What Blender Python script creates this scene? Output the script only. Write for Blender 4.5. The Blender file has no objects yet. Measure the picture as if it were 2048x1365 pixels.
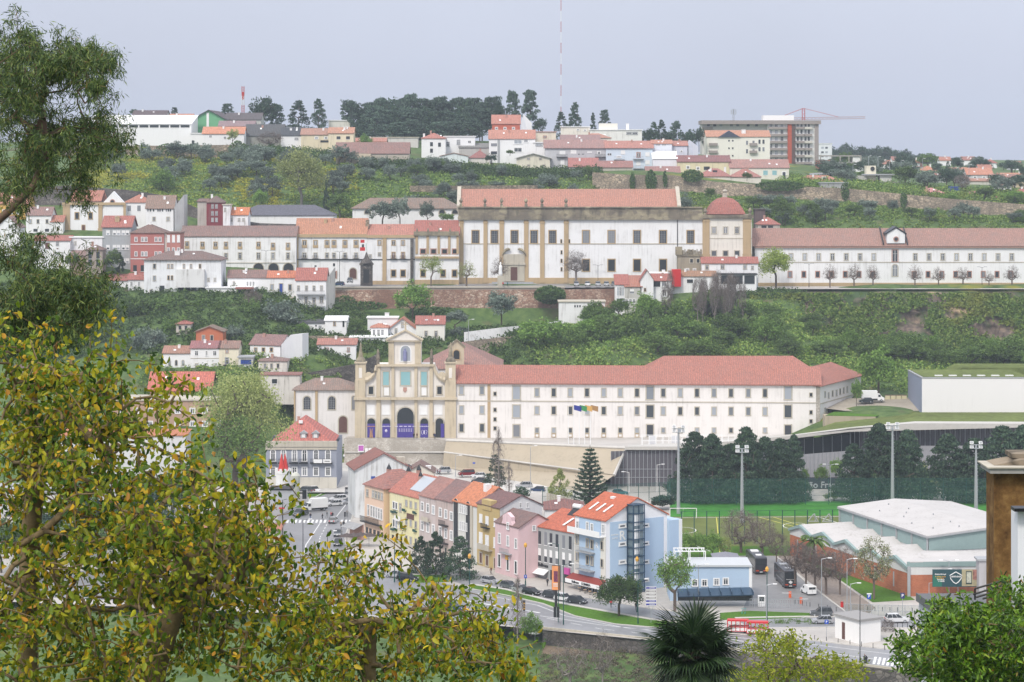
import bpy,math,random
import numpy as np
from mathutils import Vector,Matrix
R=math.radians
random.seed(7);rng=np.random.default_rng(7)
S=bpy.context.scene;COL=S.collection
F=4900.0;HV=315.0;CH=88.0
cam=bpy.data.objects.new('camera',bpy.data.cameras.new('camera'));COL.objects.link(cam);S.camera=cam
cam.location=(0,0,CH);cam.rotation_euler=(R(90),0,0)
cam.data.sensor_width=36;cam.data.lens=F/2048*36;cam.data.shift_y=-(682.5-HV)/2048
cam.data.clip_start=1;cam.data.clip_end=20000
W=bpy.data.worlds.new('World');S.world=W;W.use_nodes=True
nt=W.node_tree;N=nt.nodes;L=nt.links;N.clear()
wo=N.new('ShaderNodeOutputWorld');bgn=N.new('ShaderNodeBackground');L.new(bgn.outputs[0],wo.inputs[0])
sky=N.new('ShaderNodeTexSky');sky.sky_type='NISHITA';sky.sun_disc=False;sky.sun_elevation=R(48);sky.sun_rotation=R(205);sky.dust_density=4
sc_=N.new('ShaderNodeVectorMath');sc_.operation='SCALE';sc_.inputs['Scale'].default_value=0.022;L.new(sky.outputs[0],sc_.inputs[0])
tc=N.new('ShaderNodeTexCoord');sp=N.new('ShaderNodeSeparateXYZ');L.new(tc.outputs['Generated'],sp.inputs[0])
mr=N.new('ShaderNodeMapRange');mr.inputs[1].default_value=0.0;mr.inputs[2].default_value=1.0;mr.inputs[3].default_value=0.0;mr.inputs[4].default_value=1.0;L.new(sp.outputs['Z'],mr.inputs[0])
oc=N.new('ShaderNodeMix');oc.data_type='RGBA';oc.clamp_factor=True;oc.inputs[6].default_value=(.345,.366,.452,1);oc.inputs[7].default_value=(.90,.92,1.0,1);L.new(mr.outputs[0],oc.inputs[0])
nz=N.new('ShaderNodeTexNoise');nz.inputs['Scale'].default_value=4.5;nz.inputs['Detail'].default_value=3;L.new(tc.outputs['Generated'],nz.inputs['Vector'])
mn=N.new('ShaderNodeMapRange');mn.inputs[1].default_value=.35;mn.inputs[2].default_value=.65;mn.inputs[3].default_value=.95;mn.inputs[4].default_value=1.05;L.new(nz.outputs[0],mn.inputs[0])
oc2=N.new('ShaderNodeVectorMath');oc2.operation='SCALE';L.new(oc.outputs[2],oc2.inputs[0]);L.new(mn.outputs[0],oc2.inputs['Scale'])
ad=N.new('ShaderNodeVectorMath');ad.operation='ADD';L.new(sc_.outputs[0],ad.inputs[0]);L.new(oc2.outputs[0],ad.inputs[1]);L.new(ad.outputs[0],bgn.inputs[0])
bgn.inputs[1].default_value=1.0
sl=bpy.data.lights.new('sun','SUN');sl.energy=1.5;sl.angle=R(10);sl.color=(1,.94,.85)
so=bpy.data.objects.new('sun',sl);COL.objects.link(so)
az=R(205);el=R(48)
sd=Vector((math.sin(az)*math.cos(el),math.cos(az)*math.cos(el),math.sin(el)));so.rotation_euler=sd.to_track_quat('Z','Y').to_euler()
S.view_settings.view_transform='Standard';S.view_settings.look='None';S.view_settings.gamma=1;S.view_settings.use_curve_mapping=False
S.view_settings.exposure=0.63
S.cycles.max_bounces=4;S.cycles.diffuse_bounces=2;S.cycles.glossy_bounces=2;S.cycles.transmission_bounces=2;S.cycles.volume_bounces=0;S.cycles.transparent_max_bounces=8
S.cycles.volume_step_rate=10
def P(u,v,D):return Vector(((u-1024)*D/F,D,CH-(v-HV)*D/F))
def G(u,v,z=0.0):
 D=(CH-z)*F/(v-HV);return Vector(((u-1024)*D/F,D,z))
def zv(v,D):return CH-(v-HV)*D/F
def link(o,parent=None):
 COL.objects.link(o)
 if parent is not None:o.parent=parent
 return o
def tag(o,label,cat,group=None):
 o['label']=label;o['category']=cat
 if group:o['group']=group
 return o
def em_(name,loc,rz=0,label=None,cat=None,group=None):
 o=bpy.data.objects.new(name,None);o.location=loc;o.rotation_euler=(0,0,rz);o.empty_display_size=.5;link(o)
 if label:tag(o,label,cat,group)
 return o
class MB:
 def __init__(s):s.v=[];s.f=[];s.m=[]
 def poly(s,pts,m=0):
  n=len(s.v);s.v+=[tuple(p)for p in pts];s.f.append(tuple(range(n,n+len(pts))));s.m.append(m)
 def box(s,x0,x1,y0,y1,z0,z1,m=0):
  n=len(s.v);s.v+=[(x0,y0,z0),(x1,y0,z0),(x1,y1,z0),(x0,y1,z0),(x0,y0,z1),(x1,y0,z1),(x1,y1,z1),(x0,y1,z1)]
  for q in((0,3,2,1),(4,5,6,7),(0,1,5,4),(1,2,6,5),(2,3,7,6),(3,0,4,7)):s.f.append(tuple(n+i for i in q));s.m.append(m)
  return s
 def pr_(s,pts,off,m=0,mc=None):
  n=len(s.v);k=len(pts);off=Vector(off);s.v+=[tuple(p)for p in pts]+[tuple(Vector(p)+off)for p in pts]
  s.f.append(tuple(range(n,n+k)));s.m.append(m if mc is None else mc);s.f.append(tuple(range(n+2*k-1,n+k-1,-1)));s.m.append(m)
  for i in range(k):
   j=(i+1)%k;s.f.append((n+i,n+k+i,n+k+j,n+j));s.m.append(m)
  return s
 def tu_(s,pts,rad,k=6,m=0,cap=True):
  pts=[Vector(p)for p in pts];n0=len(s.v)
  if not hasattr(rad,'__len__'):rad=[rad]*len(pts)
  for i,p in enumerate(pts):
   d=(pts[min(i+1,len(pts)-1)]-pts[max(i-1,0)]).normalized()
   a=d.cross(Vector((0,0,1))if abs(d.z)<.9 else Vector((1,0,0))).normalized();b=d.cross(a)
   for j in range(k):
    t=2*math.pi*j/k;s.v.append(tuple(p+(a*math.cos(t)+b*math.sin(t))*rad[i]))
  for i in range(len(pts)-1):
   for j in range(k):
    a=n0+i*k+j;b=n0+i*k+(j+1)%k;s.f.append((a,b,b+k,a+k));s.m.append(m)
  if cap:
   s.f.append(tuple(n0+(len(pts)-1)*k+j for j in range(k)));s.m.append(m)
   s.f.append(tuple(n0+k-1-j for j in range(k)));s.m.append(m)
  return s
 def la_(s,prof,k=12,c=(0,0),m=0):
  return s.tu_([(c[0],c[1],z)for r,z in prof],[r for r,z in prof],k,m)
 def mesh(s,name,mats,smooth=False):
  me=bpy.data.meshes.new(name);me.from_pydata(s.v,[],s.f)
  for x in mats:me.materials.append(x)
  if len(mats)>1:me.polygons.foreach_set('material_index',s.m)
  if smooth:me.polygons.foreach_set('use_smooth',[True]*len(s.f))
  me.update();return me
 def bd(s,name,mats,parent=None,loc=None,smooth=False):
  if not isinstance(mats,(list,tuple)):mats=[mats]
  o=bpy.data.objects.new(name,s.mesh(name,mats,smooth));
  if loc is not None:o.location=loc
  return link(o,parent)
def npmesh(name,verts,faces,mat,mi=None,smooth=False):
 me=bpy.data.meshes.new(name);n=len(verts);m,k=faces.shape
 me.vertices.add(n);me.vertices.foreach_set('co',verts.astype(np.float32).ravel())
 me.loops.add(m*k);me.loops.foreach_set('vertex_index',faces.astype(np.int32).ravel())
 me.polygons.add(m);me.polygons.foreach_set('loop_start',np.arange(0,m*k,k,dtype=np.int32))
 try:me.polygons.foreach_set('loop_total',np.full(m,k,dtype=np.int32))
 except Exception:pass
 for x in(mat if isinstance(mat,(list,tuple))else[mat]):me.materials.append(x)
 if mi is not None:me.polygons.foreach_set('material_index',mi.astype(np.int32))
 if smooth:me.polygons.foreach_set('use_smooth',np.ones(m,dtype=bool))
 me.update(calc_edges=True);return me
def kindo(o,k):o['kind']=k;return o
MC={}
def newmat(name):
 m=bpy.data.materials.new(name);m.use_nodes=True;n=m.node_tree.nodes;b=n['Principled BSDF'];b.inputs['Specular IOR Level'].default_value=.25;return m,n,m.node_tree.links,b
def c4(c):return(c[0],c[1],c[2],1)
def mul(c,k):return tuple(min(1,x*k)for x in c)
def noise(n,l,scale,detail=4,vec=None,rough=.6,coord='Object',sc3=None):
 t=n.new('ShaderNodeTexCoord');src=t.outputs[coord]
 if sc3:
  mp=n.new('ShaderNodeMapping');mp.inputs['Scale'].default_value=sc3;l.new(src,mp.inputs[0]);src=mp.outputs[0]
 x=n.new('ShaderNodeTexNoise');x.inputs['Scale'].default_value=scale;x.inputs['Detail'].default_value=detail;x.inputs['Roughness'].default_value=rough;l.new(src,x.inputs['Vector']);return x
def ramp(n,l,src,stops,interp='LINEAR'):
 r=n.new('ShaderNodeValToRGB');e=r.color_ramp.elements;r.color_ramp.interpolation=interp
 while len(e)<len(stops):e.new(.5)
 for i,(p,c)in enumerate(stops):e[i].position=p;e[i].color=c4(c)if len(c)==3 else c
 l.new(src,r.inputs[0]);return r
def mixc(n,l,fac,a,b,mode='MIX'):
 x=n.new('ShaderNodeMix');x.data_type='RGBA';x.blend_type=mode
 for s,k in((fac,0),(a,6),(b,7)):
  if hasattr(s,'links'):l.new(s,x.inputs[k])
  elif k==0:x.inputs[0].default_value=s
  else:x.inputs[k].default_value=c4(s)
 return x.outputs[2]
def plain(name,c,rough=.6,metal=0,spec=.25,var=.0,scale=1.5):
 k=('p',name)
 if k in MC:return MC[k]
 m,n,l,b=newmat(name);b.inputs['Base Color'].default_value=c4(c);b.inputs['Roughness'].default_value=rough;b.inputs['Metallic'].default_value=metal;b.inputs['Specular IOR Level'].default_value=spec
 if var:
  x=noise(n,l,scale,5);r=ramp(n,l,x.outputs[0],[(.3,mul(c,1-var)),(.7,mul(c,1+var))]);l.new(r.outputs[0],b.inputs['Base Color'])
 MC[k]=m;return m
def wm_(c,grime=.35,name='plaster',gc=(.2,.18,.15)):
 k=('w',c,grime)
 if k in MC:return MC[k]
 m,n,l,b=newmat(name);b.inputs['Roughness'].default_value=.9;b.inputs['Specular IOR Level'].default_value=.1
 a=noise(n,l,.22,5);st=noise(n,l,1,4,sc3=(1.6,1.6,.09));fi=noise(n,l,2.5,4)
 f1=ramp(n,l,a.outputs[0],[(.40,(0,0,0)),(.66,(1,1,1))]);f2=ramp(n,l,st.outputs[0],[(.48,(0,0,0)),(.74,(1,1,1))])
 mm=n.new('ShaderNodeMath');mm.operation='MULTIPLY';l.new(f1.outputs[0],mm.inputs[0]);l.new(f2.outputs[0],mm.inputs[1])
 m2=n.new('ShaderNodeMath');m2.operation='MULTIPLY';m2.inputs[1].default_value=grime*1.5;l.new(mm.outputs[0],m2.inputs[0])
 base=mixc(n,l,fi.outputs[0],mul(c,.95),mul(c,1.03));base2=mixc(n,l,f1.outputs[0],base,mul(c,1-.07*min(1,grime*2)))
 oi=n.new('ShaderNodeObjectInfo');
 o=mixc(n,l,m2.outputs[0],base2,gc);l.new(o,b.inputs['Base Color']);MC[k]=m;return m
def roofm(c,axis='X',old=.35,name='roof tiles',moss=0):
 k=('r',c,axis,old)
 if k in MC:return MC[k]
 m,n,l,b=newmat(name);b.inputs['Roughness'].default_value=.85;b.inputs['Specular IOR Level'].default_value=.15
 a=noise(n,l,.30,5);fi=noise(n,l,1.9,5,sc3=(1.5,.8,.8)if axis=='X' else(.8,1.5,.8),rough=.8);mid=noise(n,l,.9,4)
 t=n.new('ShaderNodeTexCoord');wv=n.new('ShaderNodeTexWave');wv.bands_direction=axis;wv.inputs['Scale'].default_value=.5;wv.inputs['Distortion'].default_value=2.5;wv.inputs['Detail Scale'].default_value=2;wv.inputs['Detail'].default_value=1;l.new(t.outputs['Object'],wv.inputs[0])
 f=ramp(n,l,a.outputs[0],[(.38,(0,0,0)),(.68,(1,1,1))]);f3=ramp(n,l,mid.outputs[0],[(.42,(0,0,0)),(.66,(1,1,1))])
 fr=ramp(n,l,fi.outputs[0],[(.36,(0,0,0)),(.62,(1,1,1))]);base=mixc(n,l,fr.outputs[0],mul(c,.48),mul(c,1.1));dk=(c[0]*.42+.03,c[1]*.55+.035,c[2]*.6+.035)
 x=n.new('ShaderNodeMath');x.operation='MULTIPLY';x.inputs[1].default_value=old;l.new(f.outputs[0],x.inputs[0])
 o=mixc(n,l,x.outputs[0],base,dk)
 y=n.new('ShaderNodeMath');y.operation='MULTIPLY';y.inputs[1].default_value=old*.7;l.new(f3.outputs[0],y.inputs[0])
 o=mixc(n,l,y.outputs[0],o,mul(dk,1.2))
 wf=n.new('ShaderNodeMath');wf.operation='MULTIPLY';wf.inputs[1].default_value=.5;l.new(wv.outputs['Fac'],wf.inputs[0])
 o=mixc(n,l,wf.outputs[0],o,mul(dk,.9));l.new(o,b.inputs['Base Color'])
 bp=n.new('ShaderNodeBump');bp.inputs['Strength'].default_value=.5;bp.inputs['Distance'].default_value=.12;l.new(wv.outputs['Fac'],bp.inputs['Height']);l.new(bp.outputs[0],b.inputs['Normal'])
 MC[k]=m;return m
def stonem(name,c1,c2,c3,scale=1.2,joint=True,jc=(.12,.1,.08)):
 k=('s',name)
 if k in MC:return MC[k]
 m,n,l,b=newmat(name);b.inputs['Roughness'].default_value=.95;b.inputs['Specular IOR Level'].default_value=.1
 t=n.new('ShaderNodeTexCoord');mp=n.new('ShaderNodeMapping');mp.inputs['Scale'].default_value=(1,1,1.5);l.new(t.outputs['Object'],mp.inputs[0])
 vo=n.new('ShaderNodeTexVoronoi');vo.inputs['Scale'].default_value=scale;l.new(mp.outputs[0],vo.inputs[0])
 a=noise(n,l,.12,6);g=noise(n,l,.5,6,sc3=(1,1,.35))
 r=ramp(n,l,vo.outputs['Color'],[(.2,c1),(.5,c2),(.85,c3)])
 fa=ramp(n,l,a.outputs[0],[(.4,(0,0,0)),(.62,(1,1,1))]);o=mixc(n,l,fa.outputs[0],r.outputs[0],mul(c1,.8))
 fg=ramp(n,l,g.outputs[0],[(.5,(0,0,0)),(.78,(1,1,1))]);o=mixc(n,l,fg.outputs[0],o,jc)
 if joint:
  ve=n.new('ShaderNodeTexVoronoi');ve.feature='DISTANCE_TO_EDGE';ve.inputs['Scale'].default_value=scale;l.new(mp.outputs[0],ve.inputs[0])
  fe=ramp(n,l,ve.outputs[0],[(.0,(1,1,1)),(.12,(0,0,0))]);o=mixc(n,l,fe.outputs[0],o,jc)
  bp=n.new('ShaderNodeBump');bp.inputs['Distance'].default_value=.15;bp.inputs['Strength'].default_value=.6;l.new(ve.outputs[0],bp.inputs['Height']);l.new(bp.outputs[0],b.inputs['Normal'])
 l.new(o,b.inputs['Base Color']);MC[k]=m;return m
def leafm(name,stops,trans=.25,rough=.7,objvar=.25,posn=None,spec=.15):
 k=('l',name)
 if k in MC:return MC[k]
 m,n,l,b=newmat(name);b.inputs['Roughness'].default_value=rough;b.inputs['Specular IOR Level'].default_value=spec
 g=n.new('ShaderNodeNewGeometry');r=ramp(n,l,g.outputs['Random Per Island'],stops);o=r.outputs[0]
 oi=n.new('ShaderNodeObjectInfo');mr=n.new('ShaderNodeMapRange');mr.inputs[3].default_value=1-objvar;mr.inputs[4].default_value=1+objvar;l.new(oi.outputs['Random'],mr.inputs[0])
 v=n.new('ShaderNodeVectorMath');v.operation='SCALE';l.new(o,v.inputs[0]);l.new(mr.outputs[0],v.inputs['Scale']);o=v.outputs[0]
 if posn:
  x=noise(n,l,posn[0],4,coord='Object');f=ramp(n,l,x.outputs[0],[(posn[1],(0,0,0)),(posn[2],(1,1,1))]);pm=n.new('ShaderNodeMath');pm.operation='MULTIPLY';pm.inputs[1].default_value=.6;l.new(f.outputs[0],pm.inputs[0]);o=mixc(n,l,pm.outputs[0],o,posn[3])
 l.new(o,b.inputs['Base Color'])
 if trans:
  tr=n.new('ShaderNodeBsdfTranslucent');l.new(o,tr.inputs[0]);ms=n.new('ShaderNodeMixShader');ms.inputs[0].default_value=trans
  l.new(b.outputs[0],ms.inputs[1]);l.new(tr.outputs[0],ms.inputs[2]);l.new(ms.outputs[0],n['Material Output'].inputs[0])
 MC[k]=m;return m
def glassm(name,dark,light,lo=.55,hi=.6):
 m,n,l,b=newmat(name);oi=n.new('ShaderNodeObjectInfo');r=ramp(n,l,oi.outputs['Random'],[(lo,dark),(hi,light)]);l.new(r.outputs[0],b.inputs['Base Color']);b.inputs['Roughness'].default_value=.25;b.inputs['Specular IOR Level'].default_value=.35;return m
M_glass=glassm('window glass',(.045,.05,.06),(.22,.23,.25),.6,.75)
M_glassl=glassm('curtained glass',(.06,.07,.08),(.33,.36,.4),.35,.6)
Mgd=plain('dark glass and opening shade',(.03,.035,.04),.2,0,.4)  # real glass, and the painted shade inside open bays and arches
Mt=wm_((.47,.35,.21),.5,'tan limestone');Ms=wm_((.50,.46,.38),.5,'pale stone');Mw=plain('white paint',(.78,.78,.77),.6,var=.03)
Mg=plain('grey paint',(.35,.36,.37),.6,var=.08);Md=plain('dark metal',(.035,.037,.04),.45,.3);M_brown=plain('brown wood',(.12,.06,.05),.7,var=.2)
M_pink=wm_((.45,.27,.22),.3,'pink stone');Mm=plain('galvanised metal',(.42,.44,.46),.45,.5,var=.06)
Mgp=plain('dark green paint',(.015,.07,.06),.4);M_red=plain('red paint',(.55,.03,.03),.4);Mb=plain('black paint',(.012,.012,.014),.4)
M_blue=plain('blue paint',(.03,.07,.3),.5);M_yellow=plain('yellow paint',(.65,.35,.06),.5);M_purple=plain('purple banner',(.07,.05,.26),.6,var=.1)
WH=(.80,.80,.80);CR=(.76,.72,.62);OFF=(.74,.74,.72)
RO=(.52,.22,.155);RR=(.46,.17,.135);RB=(.27,.16,.13);RM=(.36,.21,.18);ROR=(.66,.24,.12);RP=(.42,.19,.15)
WM={}
SUR={'tan':Mt,'stone':Ms,'white':Mw,'gray':Mg,'none':Mw,'pink':M_pink,'dark':Md,'green':plain('teal frame',(.2,.4,.36),.6)}
def winmesh(w,h,sur,style,pane):
 k=(round(w,1),round(h,1),sur,style,pane)
 if k in WM:return WM[k]
 w,h=max(.3,k[0]),max(.3,k[1]);fm=SUR[sur];a=MB();g=MB();t=0 if sur=='none' else max(.12,min(.32,.17*w));ix=w/2-t;x=w/2
 arch='arch' in style
 gz0=t*.8 if sur!='none' else 0
 if 'apron' in style:gz0=h*.34
 if arch:
  r=ix;zt=h-t-r;op=[(-r,gz0)]+[(-r*math.cos(q*math.pi/8),zt+r*math.sin(q*math.pi/8))for q in range(9)]+[(r,gz0)]
  ro=x;ou=[(-ro,0)]+[(-ro*math.cos(q*math.pi/8),zt+ro*math.sin(q*math.pi/8))for q in range(9)]+[(ro,0)]
  for i in range(len(op)-1):
   a.pr_([(ou[i][0],-.1,ou[i][1]),(ou[i+1][0],-.1,ou[i+1][1]),(op[i+1][0],-.1,op[i+1][1]),(op[i][0],-.1,op[i][1])],(0,.1,0),0)
  g.poly([(p[0],-.02,p[1])for p in reversed(op)])
  if gz0>0:a.box(-x,x,-.14,0,0,gz0,0)
 else:
  if t>0:
   a.box(-x,-ix,-.1,0,0,h,0);a.box(ix,x,-.1,0,0,h,0);a.box(-ix,ix,-.1,0,h-t,h,0);a.box(-x-.05,x+.05,-.16,0,-.02,gz0,0)
  else:a.box(-x-.06,x+.06,-.1,0,-.12,0,0)
  gt=h-t
  if 'shut' in style:a.box(-ix,ix,-.06,-.03,gz0+(gt-gz0)*.45,gt,1)
  if 'blind' in style:a.box(-ix,ix,-.06,-.03,gz0+.05,gt,1)
  g.box(-ix,ix,-.02,0,gz0,gt,0)
 if 'cross' in style and ix>.2:
  s=.05 if w<1.6 else.07;a.box(-s,s,-.05,-.021,gz0,h-t,1);a.box(-ix,ix,-.05,-.021,gz0+(h-gz0)*.62,gz0+(h-gz0)*.62+.07,1);a.box(-ix,-ix+s,-.05,-.021,gz0,h-t,1);a.box(ix-s,ix,-.05,-.021,gz0,h-t,1)
 if 'bars' in style:
  for q in(-.5,0,.5):a.box(q*ix-.04,q*ix+.04,-.05,-.021,gz0,h-t-(ix*.15 if arch else 0),2)
  for q in range(1,5):a.box(-ix,ix,-.05,-.021,gz0+(h-t-gz0)*q/6-.03,gz0+(h-t-gz0)*q/6+.03,2)
 pm={'glass':M_glass,'light':M_glassl,'dark':Mgd,'wood':M_brown,'teal':plain('teal glass',(.25,.45,.47),.3),'white':Mw,'green':Mgp,'blue':M_blue,'purple':M_purple,'grey':Mg}[pane]
 r=(a.mesh('window',[fm,Mw,Mg]),g.mesh('pane',[pm]));WM[k]=r;return r
CAMV=Vector((0,0,CH))
class Bld:
 def __init__(s,name,label,cat,uL,DL,uR,DR,vb,group=None,z0=None):
  s.A=P(uL,vb,DL);
  if z0 is not None:s.A.z=z0
  B=P(uR,vb,DR);d=Vector((B.x-s.A.x,B.y-s.A.y,0));s.W=d.length;s.rz=math.atan2(d.y,d.x);s.D=DL
  s.rt_=em_(name,s.A,s.rz,label,cat,group);s.inv=(Matrix.Translation(s.A)@Matrix.Rotation(s.rz,4,'Z')).inverted();s.o=s.inv@CAMV
 def ray(s,u,v):return(s.inv.to_3x3()@Vector(((u-1024)/F,1,-(v-HV)/F)))
 def fp(s,u,v,y=0):
  d=s.ray(u,v);t=(y-s.o.y)/d.y;return s.o.x+d.x*t,s.o.z+d.z*t
 def sp(s,u,v,x):
  d=s.ray(u,v);t=(x-s.o.x)/d.x;return s.o.y+d.y*t,s.o.z+d.z*t
 def shell(s,dep,H,roof,Hr,wall,roofmat,below=6,ov=.4,gx0=True,name='wall',x0=0,x1=None,hipf=1.0,rt=.22,parts=True):
  W=s.W if x1 is None else x1;s.dep=dep;s.H=H;s.Hr=Hr;m=MB();y0=0
  a=(x0,0);b=(W,0);c=(W,dep);d=(x0,dep)
  def wl(p,q,extra=None):
   pts=[(p[0],p[1],-below),(q[0],q[1],-below),(q[0],q[1],H)]
   if extra:pts.append(extra)
   pts.append((p[0],p[1],H));m.poly(pts)
  hw=Hr
  if roof=='gx':wl(a,b);wl(b,c,(W,dep/2,hw));wl(c,d);wl(d,a,(x0,dep/2,hw))
  elif roof=='gy':wl(a,b,((x0+W)/2,0,hw));wl(b,c);wl(c,d,((x0+W)/2,dep,hw));wl(d,a)
  elif roof=='shed':
   m.poly([(x0,0,-below),(W,0,-below),(W,0,H),(x0,0,H)]);m.poly([(W,0,-below),(W,dep,-below),(W,dep,hw),(W,0,H)]);m.poly([(W,dep,-below),(x0,dep,-below),(x0,dep,hw),(W,dep,hw)]);m.poly([(x0,dep,-below),(x0,0,-below),(x0,0,H),(x0,dep,hw)])
  else:wl(a,b);wl(b,c);wl(c,d);wl(d,a)
  if roof=='flat':m.poly([(x0,0,H),(W,0,H),(W,dep,H),(x0,dep,H)])
  s.wall=m.bd(name,wall,s.rt_)
  if roofmat is None:return s
  r=MB();t=(0,0,rt);h2=(W-x0)/2;e=.02
  if roof=='gx':
   k=(Hr-H)/(dep/2)*ov
   r.pr_([(x0-ov,-ov,H-k+e),(W+ov,-ov,H-k+e),(W+ov,dep/2,Hr+e),(x0-ov,dep/2,Hr+e)],t);r.pr_([(W+ov,dep+ov,H-k+e),(x0-ov,dep+ov,H-k+e),(x0-ov,dep/2+.003,Hr+e),(W+ov,dep/2+.003,Hr+e)],t)
  elif roof=='gy':
   xm=(x0+W)/2;k=(Hr-H)/h2*ov
   r.pr_([(x0-ov,-ov,H-k+e),(xm,-ov,Hr+e),(xm,dep+ov,Hr+e),(x0-ov,dep+ov,H-k+e)],t);r.pr_([(xm+.003,-ov,Hr+e),(W+ov,-ov,H-k+e),(W+ov,dep+ov,H-k+e),(xm+.003,dep+ov,Hr+e)],t)
  elif roof=='shed':
   k=(Hr-H)/dep*ov;r.pr_([(x0-ov,-ov,H-k+e),(W+ov,-ov,H-k+e),(W+ov,dep+ov,Hr+k+e),(x0-ov,dep+ov,Hr+k+e)],t)
  elif roof=='flat':
   r.box(x0-ov,W+ov,-ov,dep+ov,H+.003,H+rt+.15,0)
  else:
   i=min(h2,dep/2*hipf);L_=(W-x0)>=dep
   A1=(x0-ov,-ov,H);B1=(W+ov,-ov,H);C1=(W+ov,dep+ov,H);D1=(x0-ov,dep+ov,H)
   if L_:r1=(x0+i,dep/2,Hr);r2=(W-i+.01,dep/2,Hr)
   else:r1=((x0+W)/2,i*1.0,Hr);r2=((x0+W)/2,dep-i+.01,Hr)
   if L_:
    for q in([A1,B1,r2,r1],[C1,D1,r1,r2],[B1,C1,r2],[D1,A1,r1]):r.poly(q)
   else:
    for q in([A1,B1,r1],[B1,C1,r2,r1],[C1,D1,r2],[D1,A1,r1,r2]):r.poly(q)
   r.box(x0-ov,W+ov,-ov,dep+ov,H-.18,H-.01,0)
  s.roof=r.bd('roof',roofmat,s.rt_);return s
 def winx(s,x,z,w,h,sur='stone',style='cross',pane='glass',y=0,rot=0,nm='window'):
  wm,gm=winmesh(w,h,sur,style,pane);o=bpy.data.objects.new(nm,wm);o.location=(x,y,z);o.rotation_euler=(0,0,rot);link(o,s.rt_)
  p=bpy.data.objects.new('pane' if nm!='door' else 'door_leaf',gm);link(p,o);return o
 def win(s,lst,w,h,sur='stone',style='cross',pane='glass',y=0,nm='window'):
  for(u,v)in lst:
   x0,z0=s.fp(u-w/2,v+h/2,y);x1,z1=s.fp(u+w/2,v-h/2,y);xm,zm=s.fp(u,v+h/2,y);s.winx(xm,zm,abs(x1-x0),abs(z1-z0),sur,style,pane,y,0,nm)
 def wins(s,lst,w,h,sur='stone',style='cross',pane='glass',side=1,nm='window'):
  X=s.W if side==1 else 0
  for(u,v)in lst:
   ya,za=s.sp(u-w/2,v,X);yb,zb=s.sp(u+w/2,v,X);ym,z0=s.sp(u,v+h/2,X);_,z1=s.sp(u,v-h/2,X);s.winx(X,z0,abs(yb-ya),abs(z1-z0),sur,style,pane,ym,R(90)*side,nm)
 def box(s,name,x0,x1,y0,y1,z0,z1,mat,parent=None):return MB().box(x0,x1,y0,y1,z0,z1).bd(name,mat,parent or s.rt_)
 def chim(s,u,vt,y=None,w=.8,h=1.6,mat=None):
  y=s.dep*.35 if y is None else y;x,z=s.fp(u,vt,y);m=MB().box(x-w/2,x+w/2,y-w/2,y+w/2,z-h-1.2,z);m.box(x-w/2-.1,x+w/2+.1,y-w/2-.1,y+w/2+.1,z+.003,z+.15)
  m.bd('chimney',mat or Mw,s.roof)
 def band(s,v,t,mat,y=-.12,x0=-.05,x1=None,nm='cornice',hpx=None):
  x,z=s.fp(1024 if False else(s.uM if hasattr(s,'uM')else 1024),v,0);
  return s.box(nm,x0,(s.W+.05)if x1 is None else x1,y,.0-.003,z-t/2,z+t/2,mat)
def lin(a,b,n):return[a+(b-a)*i/(n-1)for i in range(n)]
def house(label,uL,uR,D,vb,ve,vr,dep=9,roof='gx',wc=WH,rc=RO,grime=.35,old=.4,name='house',cat='house',DR=None,group=None,below=5,ov=.35,hipf=1.0,axis=None,below2=None,wname=None):
 DR=D if DR is None else DR
 b=Bld(name,label,cat,uL,D,uR,DR,vb,group);b.uM=(uL+uR)/2
 _,H=b.fp((uL+uR)/2,ve,0);yr={'gx':dep/2,'hip':dep/2,'gy':0,'shed':dep,'flat':0}[roof]
 _,Hr=b.fp((uL+uR)/2,vr,yr)
 if roof=='hip' and b.W<dep:_,Hr=b.fp((uL+uR)/2,vr,b.W/2)
 wm=wc if not isinstance(wc,tuple)else wm_(wc,grime)
 rm=rc if not isinstance(rc,tuple)else roofm(rc,axis or('Y' if roof=='gy' else 'X'),old)
 b.shell(dep,H,roof,Hr,wm,rm,below,ov,hipf=hipf)
 if roof in('gx','hip')and isinstance(rc,tuple)and 5<b.W<26 and Hr>H+.5:
  k=(Hr-H)/(dep/2);q=random.Random(label);x=b.W*q.uniform(.25,.75);y=dep*q.uniform(.3,.45);z=H+k*min(y,dep/2)
  MB().box(x-.35,x+.35,y-.3,y+.3,z-.3,z+1.1).box(x-.42,x+.42,y-.37,y+.37,z+1.103,z+1.2).bd('chimney',Mw if q.random()<.6 else M_pink,b.roof)
  for i in range(q.choice((0,1,1,2))):x2=b.W*q.uniform(.2,.8);y2=dep*q.uniform(.12,.3);MB().pr_([(x2,y2,H+k*y2+.27),(x2+.7,y2,H+k*y2+.27),(x2+.7,y2+.8,H+k*(y2+.8)+.27),(x2,y2+.8,H+k*(y2+.8)+.27)],(0,0,.06)).bd('skylight',Mw,b.roof)
 return b
ctl=[]
def T(u,v,D):p=P(u,v,D);ctl.append((p.x,p.y,p.z))
def TZ(u,D,z):ctl.append(((u-1024)*D/F,D,z))
for u in(-900,-300,300,1024,1700,2400,3000):
 TZ(u,15,82);TZ(u,40,71);TZ(u,70,62);TZ(u,110,47);TZ(u,160,30);TZ(u,230,8);TZ(u,300,-6);TZ(u,380,-8)
for u in(-500,0,500,900):TZ(u,430,-6);TZ(u,470,-2)
T(1150,1365,436);T(1300,1365,434);T(1250,1300,450);T(1400,1330,440);TZ(1750,415,-5);TZ(2100,410,-5);TZ(2500,410,-5)
for u in(-400,0,400,800,1200,1600,2000,2500):
 for D in(500,560,620):TZ(u,D,-1.0)
for u in(-400,0,300):TZ(u,670,1)
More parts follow.
